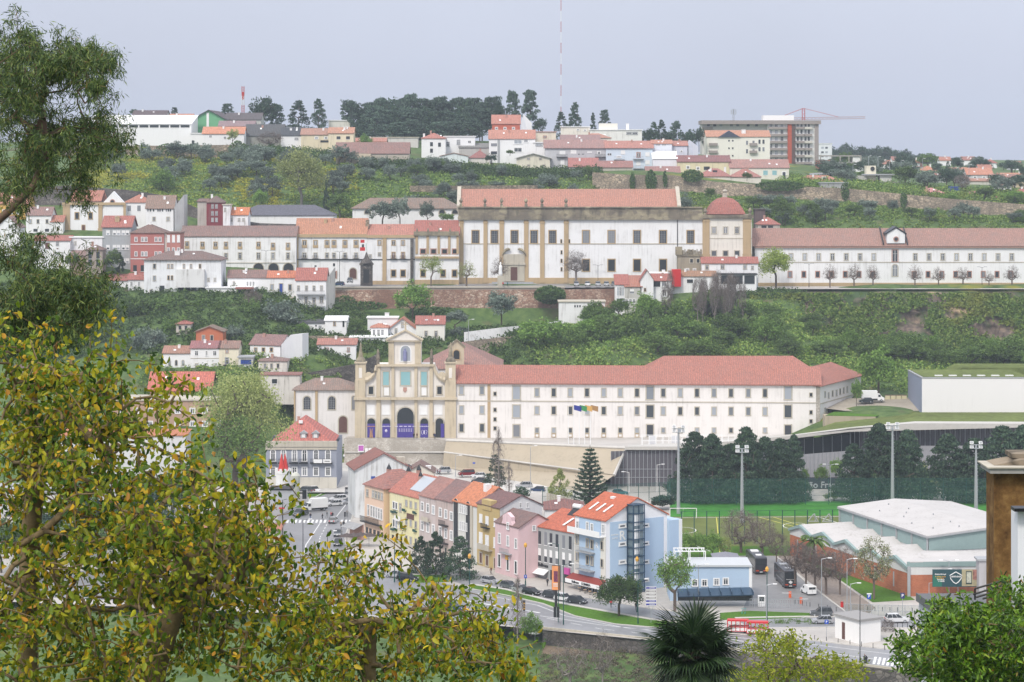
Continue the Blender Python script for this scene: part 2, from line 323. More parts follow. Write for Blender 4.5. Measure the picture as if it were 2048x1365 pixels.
for u in(560,700,880):TZ(u,660,-.8);TZ(u,690,-.3)
for u in(1100,1300,1500,1700,1900,2100,2500):TZ(u,650,-1)
for u in(720,900,1100,1300,1500):TZ(u,705,5);TZ(u,735,8)
TZ(590,715,8);TZ(640,725,12)
TZ(1720,705,16.5);T(1690,815,700);T(1790,812,704);T(1740,806,712);T(1840,808,712);T(1700,833,688);T(1800,831,686);T(1900,806,712);T(2100,790,715);T(1640,830,702);TZ(1700,672,8);TZ(1900,676,11);TZ(2100,676,11)
T(1720,797,718)
T(-200,900,690);T(0,860,690);T(150,820,700);T(300,815,700);T(420,790,700);T(520,780,705);T(380,760,718);T(460,742,722);T(540,745,722);T(600,752,722)
T(0,720,740);T(200,700,745);T(350,690,745);T(450,690,742);T(540,700,742);T(620,700,745);T(680,730,735);T(760,722,742);T(850,700,750)
T(0,640,780);T(200,630,780);T(300,612,778);T(420,606,775);T(520,622,775);T(620,665,768);T(690,672,770);T(780,680,765);T(870,680,768)
T(930,690,760);T(1000,690,765);T(960,660,785);T(1050,655,790);T(1100,700,760);T(1130,655,785);T(1200,655,790);T(1240,640,795);T(1300,620,802);T(1350,610,805)
T(1200,725,740);T(1300,725,748);T(1500,725,752);T(1650,735,748);T(1760,765,730);T(1850,755,738);T(1950,750,745);T(2100,750,745)
T(1300,680,770);T(1450,650,790);T(1450,700,762);T(1600,650,795);T(1600,700,768);T(1750,690,780);T(1850,715,770);T(2000,715,770);T(2200,715,770)
T(1400,600,812);T(1500,600,815);T(1600,598,818);
for u in(1700,1780,1860,1940,2020,2120,2220):TZ(u,797,24);TZ(u,817,26);T(u,578,829)
for u in range(670,1240,70):T(u,650,815.5);T(u,581,826)
for u in(690,800,950,1100,1250,1400):T(u,579,829);T(u,573,850);T(u,562,872)
for u in(1520,1700,1850,2000,2200):T(u,583,831);T(u,577,850);T(u,567,866)
T(660,585,805);T(560,590,790);T(560,555,820);T(420,545,828);T(300,540,810);T(200,540,805);T(80,510,815);T(-100,510,820)
T(0,475,835);T(150,465,840);T(300,450,850);T(420,452,855);T(560,450,870);T(700,455,880);T(850,450,885)
T(-200,400,880);T(0,392,880);T(200,388,880);T(330,396,885);T(400,412,885);T(520,420,895);T(650,430,900);T(760,425,905);T(880,420,910)
T(100,340,940);T(300,340,940);T(450,345,942);T(600,350,945);T(750,358,948);T(900,370,948);T(1050,382,948);T(1200,385,950)
T(-200,318,985);T(100,316,985);T(300,318,985);T(450,320,985);T(600,322,985);T(690,338,975);T(800,332,985);T(900,335,985);T(1000,345,985);T(1100,352,980)
T(-100,290,1012);T(200,291,1012);T(400,291,1012);T(550,290,1012);T(700,295,1015);T(850,318,1010);T(1000,330,1005);T(1100,333,1008);T(1200,340,1002)
T(1000,450,890);T(1300,450,890);T(1500,450,890);T(1650,452,892);T(1800,452,892);T(1950,452,892);T(2150,455,892)
T(1300,405,930);T(1450,415,930);T(1600,420,930);T(1800,430,930);T(2000,440,928);T(2200,445,928)
T(1250,380,956);T(1350,380,956);T(1450,390,956);T(1620,400,956);T(1800,416,956);T(1950,430,956);T(2100,438,956)
T(1250,346,966);T(1350,352,966);T(1450,366,966);T(1620,377,966);T(1800,390,966);T(1950,404,966);T(2100,412,966)
T(1300,344,1010);T(1450,348,1010);T(1600,355,1010);T(1750,370,1005);T(1900,380,1005);T(2050,385,1005);T(2250,385,1005)
T(1500,332,1080);T(1650,350,1080);T(1800,358,1080);T(1950,366,1080);T(2100,368,1080)
T(200,285,1060);T(450,280,1070);T(600,285,1080);T(800,280,1110);T(1000,285,1110);T(1200,290,1110);T(1400,310,1110)
T(200,292,1250);T(700,290,1300);T(1200,300,1300);T(1600,334,1250);T(1900,343,1250);T(2200,347,1250)
for u in(-500,200,900,1400):T(u,312,1800);T(u,317,3000)
for u in(1700,2000,2400):T(u,330,1700);T(u,322,3000)
for u in(-500,500,1500,2500):TZ(u,5500,78)
ctl=np.array(ctl);cxy=ctl[:,:2];nC=len(ctl)
def _phi(a,b):return np.sqrt(((a[:,None,:]-b[None,:,:])**2).sum(-1)+9.0)
A_=np.zeros((nC+1,nC+1));A_[:nC,:nC]=_phi(cxy,cxy)-np.eye(nC)*1.5;A_[:nC,nC]=1;A_[nC,:nC]=1
wts=np.linalg.solve(A_,np.append(ctl[:,2],0))
def tz(X,Y):
 q=np.stack([np.atleast_1d(X).astype(float),np.atleast_1d(Y).astype(float)],-1);out=[]
 for i in range(0,len(q),8000):out.append(_phi(q[i:i+8000],cxy)@wts[:nC]+wts[nC])
 z=np.concatenate(out);Yq=q[:,1];Xq=q[:,0]
 z=np.where((Yq>462)&(Yq<655),np.minimum(z,-.8),z);return z
Ys=np.concatenate([np.linspace(8,400,40),np.linspace(408,640,36),np.linspace(645,1030,130),np.linspace(1036,1400,40),np.geomspace(1420,6000,22)])
us=np.linspace(-1400,3400,260)
X_=((us[None,:]-1024)*(Ys[:,None]+60)/F);Y_=np.repeat(Ys[:,None],len(us),1);Z_=tz(X_.ravel(),Y_.ravel()).reshape(X_.shape)
vs=np.stack([X_,Y_,Z_],-1).reshape(-1,3);ny,nx=X_.shape;ii=np.arange(ny-1)[:,None]*nx+np.arange(nx-1)[None,:]
fc=np.stack([ii,ii+1,ii+1+nx,ii+nx],-1).reshape(-1,4)
m,n,l,b=newmat('hill grass');b.inputs['Roughness'].default_value=.95
a=noise(n,l,.02,5);f=noise(n,l,.35,5);y=noise(n,l,.03,4,sc3=(1,1.3,1));d=noise(n,l,.09,5)
g1=ramp(n,l,f.outputs[0],[(.3,(.04,.075,.02)),(.5,(.075,.125,.035)),(.72,(.12,.17,.05))]);br=ramp(n,l,d.outputs[0],[(.56,(0,0,0)),(.72,(1,1,1))])
o=mixc(n,l,br.outputs[0],g1.outputs[0],(.12,.095,.055));ye=ramp(n,l,y.outputs[0],[(.62,(0,0,0)),(.7,(1,1,1))]);o=mixc(n,l,ye.outputs[0],o,(.23,.21,.03));l.new(o,b.inputs['Base Color']);M_hill=m
hill=link(bpy.data.objects.new('hill',npmesh('hill',vs,fc,M_hill,smooth=True)));hill['kind']='structure'
def sheet(name,pts,z,mat,kind='structure'):
 q=[]
 for p in pts:q.append(G(p[0],p[1],z)if len(p)==2 else P(*p))
 c=sum(q,Vector())/len(q);m_=MB();m_.poly([p-c for p in reversed(q)]);
 o=m_.bd(name,mat,None,c);me=o.data;me.update()
 if me.polygons[0].normal.z<0:me.flip_normals()
 if kind:o['kind']=kind
 return o
def groundm(name,c,var=.12,scale=.5,rough=.55,spec=.3,big=True):
 m,n,l,b=newmat(name);b.inputs['Roughness'].default_value=rough;b.inputs['Specular IOR Level'].default_value=spec
 a=noise(n,l,scale,6);g=noise(n,l,.05,4);r=ramp(n,l,a.outputs[0],[(.25,mul(c,1-var)),(.75,mul(c,1+var))]);r2=ramp(n,l,g.outputs[0],[(.35,(.8,.8,.8)),(.65,(1.1,1.1,1.1))])
 o=mixc(n,l,1.0,r.outputs[0],r2.outputs[0],'MULTIPLY');l.new(o,b.inputs['Base Color']);return m
M_asph=groundm('asphalt',(.23,.23,.235),.12,.8,.42,.5);M_pave=groundm('limestone paving',(.46,.43,.39),.1,.9,.6,.35);M_pave2=groundm('pale paving',(.54,.52,.48),.08,1.2,.6,.35)
M_kerb=plain('kerb stone',(.5,.48,.44),.8,var=.1);M_line=plain('road paint',(.75,.75,.73),.7,var=.08)
M_grass=groundm('lawn',(.075,.16,.02),.35,1.6,.95,.05);M_turf=groundm('artificial turf',(.13,.155,.045),.14,.25,.9,.1);M_bright=groundm('bright turf',(.05,.20,.03),.2,.4,.9,.1)
M_dirt=groundm('dry earth',(.17,.13,.09),.35,.7,.95,.05)
sheet('pavement',[(-300,1190),(500,1225),(900,1243),(1085,1260),(1300,1281),(1700,1330),(2200,1392),(2900,1392),(2900,965),(1000,965),(700,968),(-600,968)],0,M_pave)
sheet('road',[(560,1030),(640,990),(668,975),(715,975),(706,1030),(690,1075),(694,1110),(760,1140),(860,1162),(965,1182),(1080,1207),(1130,1226),(1250,1251),(1430,1266),(1590,1278),(1760,1298),(2200,1350),(2200,1388),(1700,1327),(1300,1279),(1090,1257),(900,1240),(500,1215),(0,1190),(0,1150),(420,1130),(520,1090)],.02,M_asph)
sheet('service_road',[(900,1128),(940,1145),(1010,1168),(1110,1186),(1215,1203),(1300,1218),(1420,1232),(1430,1250),(1300,1236),(1200,1218),(1100,1201),(1000,1183),(930,1170),(860,1148)],.03,M_asph)
sheet('road_behind_houses',[(690,935,693),(890,934,692),(1010,958,672),(1100,980,650),(1240,995,642),(1240,1004,630),(1100,1002,632),(950,984,645),(860,968,655),(690,958,668)],0,groundm('light asphalt',(.30,.30,.30),.08,.8,.45,.4))
sheet('upper_pavement',[(560,985,640),(690,985,640),(690,975,650),(760,975,650),(1260,1012,622),(1260,985,645),(1100,975,652),(1000,948,680),(888,929,693.6),(685,926,695),(560,926,695)],0,M_pave2)
sheet('coach_road',[(1470,1100),(1538,1104),(1560,1120),(1612,1165),(1700,1232),(1480,1232),(1502,1180),(1500,1140)],.025,groundm('old asphalt',(.23,.225,.22),.12,.8,.5,.4))
sheet('tree_strip',[(1545,1104),(1600,1104),(1750,1215),(1735,1232),(1702,1232),(1640,1182)],.03,groundm('gravel strip',(.26,.22,.19),.2,1.5,.9,.1))
sheet('car_park',[(1470,1238),(1560,1236),(1700,1234),(1860,1240),(2100,1240),(2100,1256),(1700,1254),(1500,1256)],.025,M_asph)
sheet('lawn',[(945,1170),(1010,1180),(1110,1206),(1200,1222),(1300,1240),(1420,1252),(1420,1263),(1300,1254),(1230,1248),(1150,1232),(1085,1207),(1000,1190),(940,1178)],.035,M_grass)
sheet('lawn',[(1590,1112),(1700,1112),(1830,1200),(1745,1205),(1680,1160)],.04,M_grass)
sheet('lawn',[(1440,1226),(1500,1222),(1640,1227),(1600,1236),(1480,1240),(1440,1240)],.04,M_grass)
sheet('lawn',[(805,1150),(880,1150),(900,1164),(840,1166),(790,1158)],.04,M_grass)
sheet('lawn',[(573,1014),(640,1003),(655,1007),(600,1016)],.04,M_grass);sheet('lawn',[(615,984),(650,982),(672,972),(672,980),(640,993),(615,994)],.04,M_grass)
sheet('grass_verge',[(1340,1003),(2100,1003),(2100,1034),(1340,1036)],.03,M_bright)
sheet('football_pitch',[(1330,1034),(1720,1031),(2100,1031),(2100,1112),(1330,1112)],.04,M_turf)
sheet('pitch_grass',[(1340,1094),(1580,1092),(1580,1110),(1480,1112),(1340,1130)],.045,M_grass)
def pline(pts,w,z,mat,nm='painted_line',close=False,dash=0):
 q=[G(u,v,z)if True else 0 for u,v in pts];
 if close:q.append(q[0])
 m_=MB();c=q[0].copy()
 for i in range(len(q)-1):
  a=q[i];b_=q[i+1];d=(b_-a);L_=d.length;d.normalize();n_=Vector((-d.y,d.x,0))*w/2
  segs=[(0,L_)]if not dash else[(t,min(t+dash,L_))for t in np.arange(0,L_,dash*2.2)]
  for s0,s1 in segs:
   p=a+d*s0-c;r_=a+d*s1-c;m_.poly([p-n_,r_-n_,r_+n_,p+n_])
 o=m_.bd(nm,mat,None,c);
 o.data.update();
 if o.data.polygons[0].normal.z<0:o.data.flip_normals()
 o['kind']='structure';return o
M_ly=plain('yellow pitch line',(.6,.55,.12),.8)
pline([(1345,1073),(1420,1103)],.25,.06,M_line);pline([(1632,1033),(1700,1053)],.25,.06,M_line);pline([(1515,1034),(1590,1054)],.25,.06,M_ly);pline([(1545,1034),(1640,1064)],.25,.06,M_ly);pline([(1345,1036),(1720,1033)],.3,.06,M_line)
pline([(1368+24*math.cos(t),1061+6*math.sin(t))for t in lin(0,6.283,20)],.2,.06,M_line,'pitch_circle');pline([(1590+24*math.cos(t),1052+6*math.sin(t))for t in lin(0,6.283,20)],.2,.06,M_line,'pitch_circle')
pline([(1433,1035),(1440,1110)],.2,.06,M_ly)
pline([(600,1150),(612,1090),(640,1047)],.2,.03,M_line);pline([(636,1110),(640,1075),(656,1045)],.2,.03,M_line,dash=2)
pline([(668,1040),(690,1012),(704,985)],.18,.03,M_line)
pline([(955,1187),(1075,1211),(1130,1232),(1250,1256),(1430,1272),(1590,1285),(1760,1306),(2048,1340)],.2,.03,M_line)
pline([(1080,1232),(1200,1250),(1420,1274),(1700,1312),(2048,1360)],.22,.03,M_line);pline([(1000,1218),(1200,1258),(1420,1282),(1700,1318)],.18,.03,M_line,dash=3);pline([(870,1190),(950,1205),(1080,1226)],.5,.03,M_line)
z_=MB();c0=G(640,1043,.03)
for i in range(16):
 u=572+8.3*i;a=G(u,1046,.03)-c0;b_=G(u+4.4,1046,.03)-c0;c_=G(u+6.5,1040,.03)-c0;d_=G(u+2.1,1040,.03)-c0;z_.poly([a,b_,c_,d_])
z_.bd('zebra_crossing',M_line,None,c0)['kind']='structure'
z_=MB();c0=G(1800,1325,.03)
for i in range(9):
 u=1745+9*i;v=1314+1.1*i;z_.poly([G(u,v+14,.03)-c0,G(u+5,v+14.4,.03)-c0,G(u+9,v+.4,.03)-c0,G(u+4,v,.03)-c0])
z_.bd('zebra_crossing',M_line,None,c0)['kind']='structure'
def kerb(pts,h=.13,w=.3,nm='kerb',mat=None,z=0):
 q=[G(u,v,z)for u,v in pts];m_=MB();c=q[0].copy()
 for i in range(len(q)-1):
  a=q[i]-c;b_=q[i+1]-c;d=(b_-a).normalized();n_=Vector((-d.y,d.x,0))*w/2
  m_.pr_([a-n_,b_-n_,b_+n_,a+n_],(0,0,h))
 o=m_.bd(nm,mat or M_kerb,None,c);o['kind']='structure';return o
kerb([(945,1179),(1010,1191),(1085,1208),(1150,1233),(1230,1249),(1300,1255),(1430,1265),(1590,1277),(1760,1297),(2100,1338)]);kerb([(940,1169),(1010,1179),(1110,1205),(1200,1221),(1300,1239),(1425,1251)],w=.9)
kerb([(1560,1120),(1612,1165),(1700,1231)]);kerb([(900,1127),(940,1144),(1010,1167),(1110,1185),(1215,1202),(1300,1217),(1420,1231)])
kerb([(560,1030),(640,990),(668,975)]);kerb([(706,1030),(690,1075),(694,1110),(760,1140)]);kerb([(1470,1237),(1560,1235),(1700,1233),(1860,1239)],.14,.9);kerb([(1500,1257),(1700,1255),(1860,1258)],.12,.4)
hz=MB().box(-1500,1500,-60,4600,-14,192).bd('haze',plain('haze',(1,1,1)),None);hz['kind']='stuff'
mh=bpy.data.materials.new('haze air');mh.use_nodes=True;nn=mh.node_tree.nodes;nn.clear();vo=nn.new('ShaderNodeVolumePrincipled');vo.inputs['Density'].default_value=.00012;vo.inputs['Color'].default_value=(.80,.90,1,1);vo.inputs['Anisotropy'].default_value=.0
oo=nn.new('ShaderNodeOutputMaterial');mh.node_tree.links.new(vo.outputs[0],oo.inputs['Volume']);hz.data.materials.clear();hz.data.materials.append(mh)
def wp_(name,label,cat,top,bot,mat,thick=2.0,kind=None,group=None):
 m_=MB();tp=[P(*p)for p in top];bt=[P(*p)for p in bot];c=bt[0].copy();n=len(tp)
 for i in range(n-1):
  m_.poly([bt[i]-c,bt[i+1]-c,tp[i+1]-c,tp[i]-c]);o_=Vector((0,thick,0));m_.poly([tp[i]-c,tp[i+1]-c,tp[i+1]+o_-c,tp[i]+o_-c]);m_.poly([bt[i+1]+o_-c,bt[i]+o_-c,tp[i]+o_-c,tp[i+1]+o_-c])
 for k in(0,n-1):q=[bt[k]-c,tp[k]-c,tp[k]+Vector((0,thick,0))-c,bt[k]+Vector((0,thick,0))-c];m_.poly(q)
 o=m_.bd(name,mat,None,c)
 if kind:o['kind']=kind
 else:tag(o,label,cat,group)
 return o
M_rub=stonem('rubble wall',(.38,.35,.30),(.47,.43,.38),(.56,.53,.48),1.6,jc=(.28,.25,.21));M_conc=wm_((.42,.36,.27),.4,'tan concrete')
M_redst=stonem('reddish masonry',(.26,.15,.11),(.38,.26,.19),(.52,.42,.33),1.1,jc=(.14,.09,.07));Mo=stonem('old masonry',(.25,.21,.16),(.36,.29,.21),(.44,.36,.26),.8,jc=(.1,.085,.065));Mk=stonem('dark masonry',(.10,.09,.085),(.16,.145,.135),(.22,.2,.18),1.0,jc=(.06,.055,.05))
wp_('retaining_wall','rough grey stone retaining wall below the five arches of the convent church','wall',[(688,878,697),(893,881,694)],[(688,936,694),(891,934,692)],M_rub,3)
ledge=wp_('wall_ledge','thin pale ledge running along the middle of the grey stone retaining wall','wall ledge',[(690,903.5,695.2),(889,903.5,692.6)],[(690,906,695.2),(889,906,692.6)],M_pave2,.5)
r_=em_('sloping_ramp',P(893,881,694),0,'long tan concrete embankment sloping down from the convent forecourt to the road','embankment')
def rel(pts,o):return[P(*p)-o for p in pts]
o0=P(893,881,694)
m_=MB();m_.poly(rel([(888,904,691),(1228,950,649),(1252,897,657),(893,881,694)],o0));m_.bd('upper_slope',M_conc,r_)
m_=MB();m_.poly(rel([(886,934,690),(1165,995,641),(1228,951,648.6),(888,905,690.6)],o0));m_.bd('lower_slope',M_conc,r_)
m_=MB();m_.tu_(rel([(893,881,694),(1252,896.5,657),(1228,951,648.5)],o0),.45,6);m_.bd('coping',M_pave2,r_);m_=MB();m_.tu_(rel([(888,904.5,690.8),(1180,943,653)],o0),.25,6);m_.bd('ledge',M_pave2,r_)
sheet('convent_forecourt',[(893,881,694),(1252,896,657),(1345,895,655),(1640,872,690),(1640,866,708),(700,870,708),(688,878,697)],0,M_pave)
wp_('terrace_wall','long reddish stone terrace wall carrying the street in front of the hilltop monastery','wall',[(664,582,822),(760,580,822),(930,580,822),(1100,580,822),(1235,578,822)],[(664,640,819),(760,655,819),(930,655,819),(1100,655,819),(1235,655,819)],M_redst,4)
wp_('parapet','low pale parapet along the top of the reddish terrace wall','parapet',[(664,574,823),(930,573,823),(1130,573,823)],[(664,581,823),(930,581,823),(1130,581,823)],Ms,.5)
wp_('garden_wall','tall tan rubble wall climbing the hillside behind the monastery towards the right','wall',[(1185,345,956),(1260,350,956),(1350,351,956),(1430,364,956),(1560,372,956),(1690,377,956),(1800,388,956),(1900,398,956),(2060,410,956)],[(1185,392,953),(1260,392,953),(1350,392,953),(1430,400,953),(1560,415,953),(1690,420,953),(1800,427,953),(1900,440,953),(2060,452,953)],Mo,1.5)
wp_('garden_wall','dark weathered stone wall below the white hall on the upper left hill','wall',[(60,290,990),(205,291,990),(330,292,990),(470,290,990)],[(60,324,988),(205,324,988),(330,324,988),(470,326,988)],Mo,1.2)
wp_('garden_wall','curved dark stone wall running behind the small white chapel and houses at left','wall',[(50,372,868),(150,373,868),(250,380,868),(320,390,868),(365,404,866),(395,418,862),(440,436,858),(520,447,850),(595,449,846)],[(50,470,864),(150,470,864),(250,470,864),(320,470,864),(365,470,862),(395,470,860),(440,480,856),(520,480,848),(595,480,844)],Mk,1.2)
wp_('garden_wall','short tan wall under the long low brown-roofed shed on the upper hill','wall',[(672,307,985),(742,308,985)],[(672,345,982),(742,345,982)],M_conc,1)
wp_('garden_wall','thin tan terrace wall just above the ridge of the big church','wall',[(820,372,925),(1075,371,925)],[(820,384,925),(1075,384,925)],Mo,.6)
wp_('garden_wall','whitewashed wall sloping up along the lane right of the convent bell gable','wall',[(928,665,762),(1000,656,772),(1060,650,785),(1115,643,795)],[(928,684,760),(1000,676,770),(1060,668,783),(1115,660,793)],wm_((.6,.6,.58),.6),.5)
wp_('retaining_wall','brown earthy retaining wall under the whitewashed lane wall','wall',[(930,684,757),(1000,676,767),(1110,662,790)],[(930,730,752),(1000,722,757),(1110,710,770)],Mo,1.5)
wp_('retaining_wall','old stone retaining wall between the two white houses left of the convent church','wall',[(580,672,757),(700,674,757)],[(580,732,754),(700,732,754)],Mo,1.5)
wp_('retaining_wall','dark mossy retaining wall rising behind the round-windowed chapel','wall',[(585,752,728),(640,742,732),(716,728,736),(760,706,742)],[(585,800,728),(640,800,732),(716,800,736),(760,800,742)],Mk,1.5)
wp_('river_wall','dark stone embankment wall beside the main road at the bottom','wall',[(1085,1259,456.6),(1300,1281,447),(1700,1330.5,424.5),(2300,1405,395)],[(1085,1292,456.6),(1300,1318,446.6),(1700,1405,424),(2300,1500,394)],Mk,.6)
w2=wp_('river_parapet','pale balustraded parapet on top of the roadside embankment wall','parapet',[(1085,1254,457),(1300,1276,447.4),(1700,1325,425),(2300,1399,395.5)],[(1085,1259,457),(1300,1281,447.4),(1700,1330.5,425),(2300,1405,395.5)],Ms,.35)
sheet('river_bank',[(1085,1290,455),(1300,1318,446),(1500,1352,436),(1500,1440,418),(1085,1440,425)],0,M_dirt)
sheet('monastery_street',[(664,576,822.5),(1235,576,822.5),(1235,568,839),(664,568,839)],0,M_asph)
sheet('monastery_path',[(1500,578.5,829),(2100,578.5,829),(2100,573,843),(1500,573,843)],0,M_pave)
sheet('hilltop_car_park',[(1590,350,1045),(1700,350,1045),(1700,345,1100),(1590,345,1100)],0,M_asph)
nu,nv=170,36;U=np.linspace(1500,2120,nu);V=np.linspace(584,716,nv);uu,vv=np.meshgrid(U,V)
def fbm(x,y,s,o=4,seed=0):
 r=np.zeros_like(x,dtype=float);a=1
 rr=np.random.default_rng(seed)
 for k in range(o):
  for j in range(3):
   an=rr.uniform(0,6.28);ph=rr.uniform(0,6.28);r+=a*np.sin((x*math.cos(an)+y*math.sin(an))*s*(1+.35*j)+ph)
  a*=.55;s*=2.1
 return r/3
DD=822-(vv-584)*.20+fbm(uu,vv*1.3,.05,5,3)*2.4
cv=np.stack([(uu-1024)*DD/F,DD,CH-(vv-HV)*DD/F],-1).reshape(-1,3);ii=np.arange(nv-1)[:,None]*nu+np.arange(nu-1)[None,:]
m,n,l,b=newmat('rock face');b.inputs['Roughness'].default_value=.95;a=noise(n,l,.07,7,sc3=(1,1,.7));f=noise(n,l,.6,7,sc3=(1,1,.5));g=noise(n,l,.11,5)
r=ramp(n,l,f.outputs[0],[(.3,(.05,.04,.035)),(.5,(.13,.10,.08)),(.68,(.24,.18,.13))]);ta=ramp(n,l,a.outputs[0],[(.58,(0,0,0)),(.66,(1,1,1))]);o=mixc(n,l,ta.outputs[0],r.outputs[0],(.42,.31,.19));gr=ramp(n,l,g.outputs[0],[(.45,(0,0,0)),(.6,(1,1,1))]);o=mixc(n,l,gr.outputs[0],o,(.05,.085,.03));l.new(o,b.inputs['Base Color'])
cl=link(bpy.data.objects.new('cliff',npmesh('cliff',cv,np.stack([ii,ii+1,ii+1+nu,ii+nu],-1).reshape(-1,4),m)));cl['kind']='structure'
def row(us,v):return[(u,v)for u in us]
def grd(us,vs):return[(u,v)for v in vs for u in us]
b=Bld('monastery_church','huge white hilltop monastery church with tan pilasters and a long red tiled roof','church',918,840,1405,840,568);b.uM=1150
_,H=b.fp(1150,440);W_=b.W;mw=wm_(WH,.35)
m_=MB();m_.box(0,W_,0,24,-4,H);m_.bd('wall',mw,b.rt_)
_,zc=b.fp(1150,416);Mp=stonem('weathered parapet',(.22,.19,.15),(.33,.29,.20),(.42,.37,.25),.5,False,jc=(.06,.055,.05))
m_=MB();m_.box(-.4,W_,-.9,24,H,H+1.0);m_.box(-.2,W_,-.5,.6,H+1.003,zc);m_.box(-.5,W_,-1.1,.9,zc+.003,zc+.35);m_.bd('parapet',Mp,b.rt_)
_,zr=b.fp(1150,380,12);_,ze=b.fp(1150,416,2)
x0,_=b.fp(922,400,8);x1,_=b.fp(1352,400,8);r=MB();k=(zr-ze)/10;r.pr_([(x0,1.5,ze),(x1,1.5,ze),(x1,12,zr),(x0,12,zr)],(0,0,.3));r.pr_([(x1,22,ze),(x0,22,ze),(x0,12.003,zr),(x1,12.003,zr)],(0,0,.3));b.roof=r.bd('roof',roofm((.54,.25,.18),'X',.22),b.rt_)
for xx in(x0-1.3,x1):m_=MB();m_.pr_([(xx,1,ze-1),(xx,23,ze-1),(xx,23,ze+.8),(xx,12,zr+1.2),(xx,1,ze+.8)],(1.3,0,0));m_.bd('gable_end',Ms,b.rt_)
def pil(b,u0,u1,vt,vb_,mat=None,y=-.35,cap=True,nm='pilaster'):
 xa,zb=b.fp(u0,vb_,0);xb,_=b.fp(u1,vb_,0);_,zt=b.fp((u0+u1)/2,vt,0);m_=MB();m_.box(xa,xb,y,-.003,zb,zt)
 if cap:m_.box(xa-.15,xb+.15,y-.12,-.004,zt-1.0,zt-.6);m_.box(xa-.15,xb+.15,y-.12,-.004,zb,zb+1.2)
 return m_.bd(nm,mat or Mt,b.rt_)
for u0,u1 in((919,927),(967,975),(999,1008),(1048,1057),(1080,1089),(1128,1137)):pil(b,u0,u1,441,566)
for u in(922,970,1003,1052,1084,1132):
 x,z=b.fp(u,416,-.3);m_=MB();m_.box(x-.5,x+.5,-.8,.2,z+.3,z+1.3);m_.la_([(.3,z+1.3),(.25,z+1.6),(.62,z+2.2),(.6,z+2.6),(.25,z+3.0),(.12,z+3.4)],8,(x,-.3));m_.bd('finial',Mp,b.rt_)
_,zb=b.fp(1150,488);b.box('string_course',0,W_,-.12,-.003,zb-.2,zb+.15,Ms)
_,zb=b.fp(1150,556);_,z0=b.fp(1150,567);b.box('plinth',0,W_,-.3,-.004,z0-3,zb,Mt)
b.win(row((951,989,1029,1068,1105,1172,1223,1274,1326,1381),474),17,28,'tan','bars','glass');b.win(row((1172,1223,1274,1326),531),17,26,'tan','','dark')
b.win([(1122.5,483),(1138.5,483),(1123,505),(1123,522),(1123,539)],4,8,'tan','','dark');b.win([(1380,506)],12,14,'stone','','dark')
x0,z0=b.fp(1007,563);x1,_=b.fp(1049,563);_,zt=b.fp(1028,500);m_=MB();m_.box(x0,x1,-.7,-.004,z0,zt-1.5);m_.box(x0-.3,x1+.3,-1.0,-.003,z0+(zt-z0)*.52,z0+(zt-z0)*.52+.7);m_.bd('portal',Ms,b.rt_)
m_=MB();xm=(x0+x1)/2
for s in(-1,1):m_.tu_([(xm+s*t,-.8,zt-1.6+1.9*math.sin(q))for t,q in((4.0,.0),(3.4,.5),(2.6,1.1),(1.9,1.7),(1.3,2.0))],[.25,.4,.5,.5,.3],6)
m_.bd('pediment',Mp,b.rt_)
b.winx(*b.fp(1028,563),3.0,5.2,'stone','','wood',-.75,0,'door')
st=MB()
for i in range(6):st.box(x0-9+i*1.0,x1+8-i*1.0,-6+i*.9,-.35,z0-3.2+i*.5-.5,z0-3.2+(i+1)*.5)
st.bd('steps',Mg,b.rt_)
x,z=b.fp(1355,440,-.1);b.box('drainpipe',x-.12,x+.12,-.2,-.01,z-10,z,Md)
b=Bld('pavilion','square monastery pavilion with tan corner pilasters and a red pyramid roof','tower',1405,840,1504,840,560);b.uM=1455
_,H=b.fp(1455,437);_,Hr=b.fp(1455,394,8.5);b.shell(17,H,'flat',0,wm_((.76,.73,.66),.35),None,3)
xa,_=b.fp(1415,430,2);xb,_=b.fp(1491,430,2);_,z1=b.fp(1455,429,1);r=MB()
prof=[(0,z1),(.14,z1+(Hr-z1)*.32),(.34,z1+(Hr-z1)*.66),(.62,z1+(Hr-z1)*.9),(1,Hr)]
for i in range(4):
 def ring(t,z):cx=(xa+xb)/2;hx=(xb-xa)/2*(1-t);hy=7.3*(1-t);return[(cx-hx,8.5-hy,z),(cx+hx,8.5-hy,z),(cx+hx,8.5+hy,z),(cx-hx,8.5+hy,z)]
 A=ring(*prof[i]);B_=ring(*prof[i+1])
 for j in range(4):k=(j+1)%4;r.poly([A[j],A[k],B_[k],B_[j]])
b.roof=r.bd('roof',roofm(RR,'X',.3),b.rt_);m_=MB();m_.la_([(.9,Hr-.4),(.8,Hr+1),(.5,Hr+1.3),(.9,Hr+2),(.3,Hr+2.6)],8,((xa+xb)/2,8.5));m_.bd('finial',Ms,b.roof)
b.box('cornice',-.5,b.W+.5,-.8,17.5,H+.003,H+1.1,Mp);b.box('string_course',0,b.W,-.1,-.003,b.fp(1455,477)[1]-.2,b.fp(1455,477)[1]+.1,Ms)
for u in(1410,1500):
 x,z=b.fp(u,430,0);m_=MB();m_.la_([(.6,z-.6),(.5,z+.6),(.8,z+1.2),(.2,z+2.4)],8,(x,.2));m_.bd('finial',Mp,b.rt_)
pil(b,1405,1419,438,515);pil(b,1486,1502,438,515);b.win(row((1428,1451,1474),461),11,15,'stone','cross');b.win(row((1428,1451,1474),507),12,13,'stone','','light')
b=house('very long white monastery wing with two rows of small windows and a round-windowed roof gable',1510,2330,845,573,490,458,dep=15,rc=(.44,.24,.19),wc=WH,grime=.3,name='monastery_wing',cat='monastery wing',ov=.9)
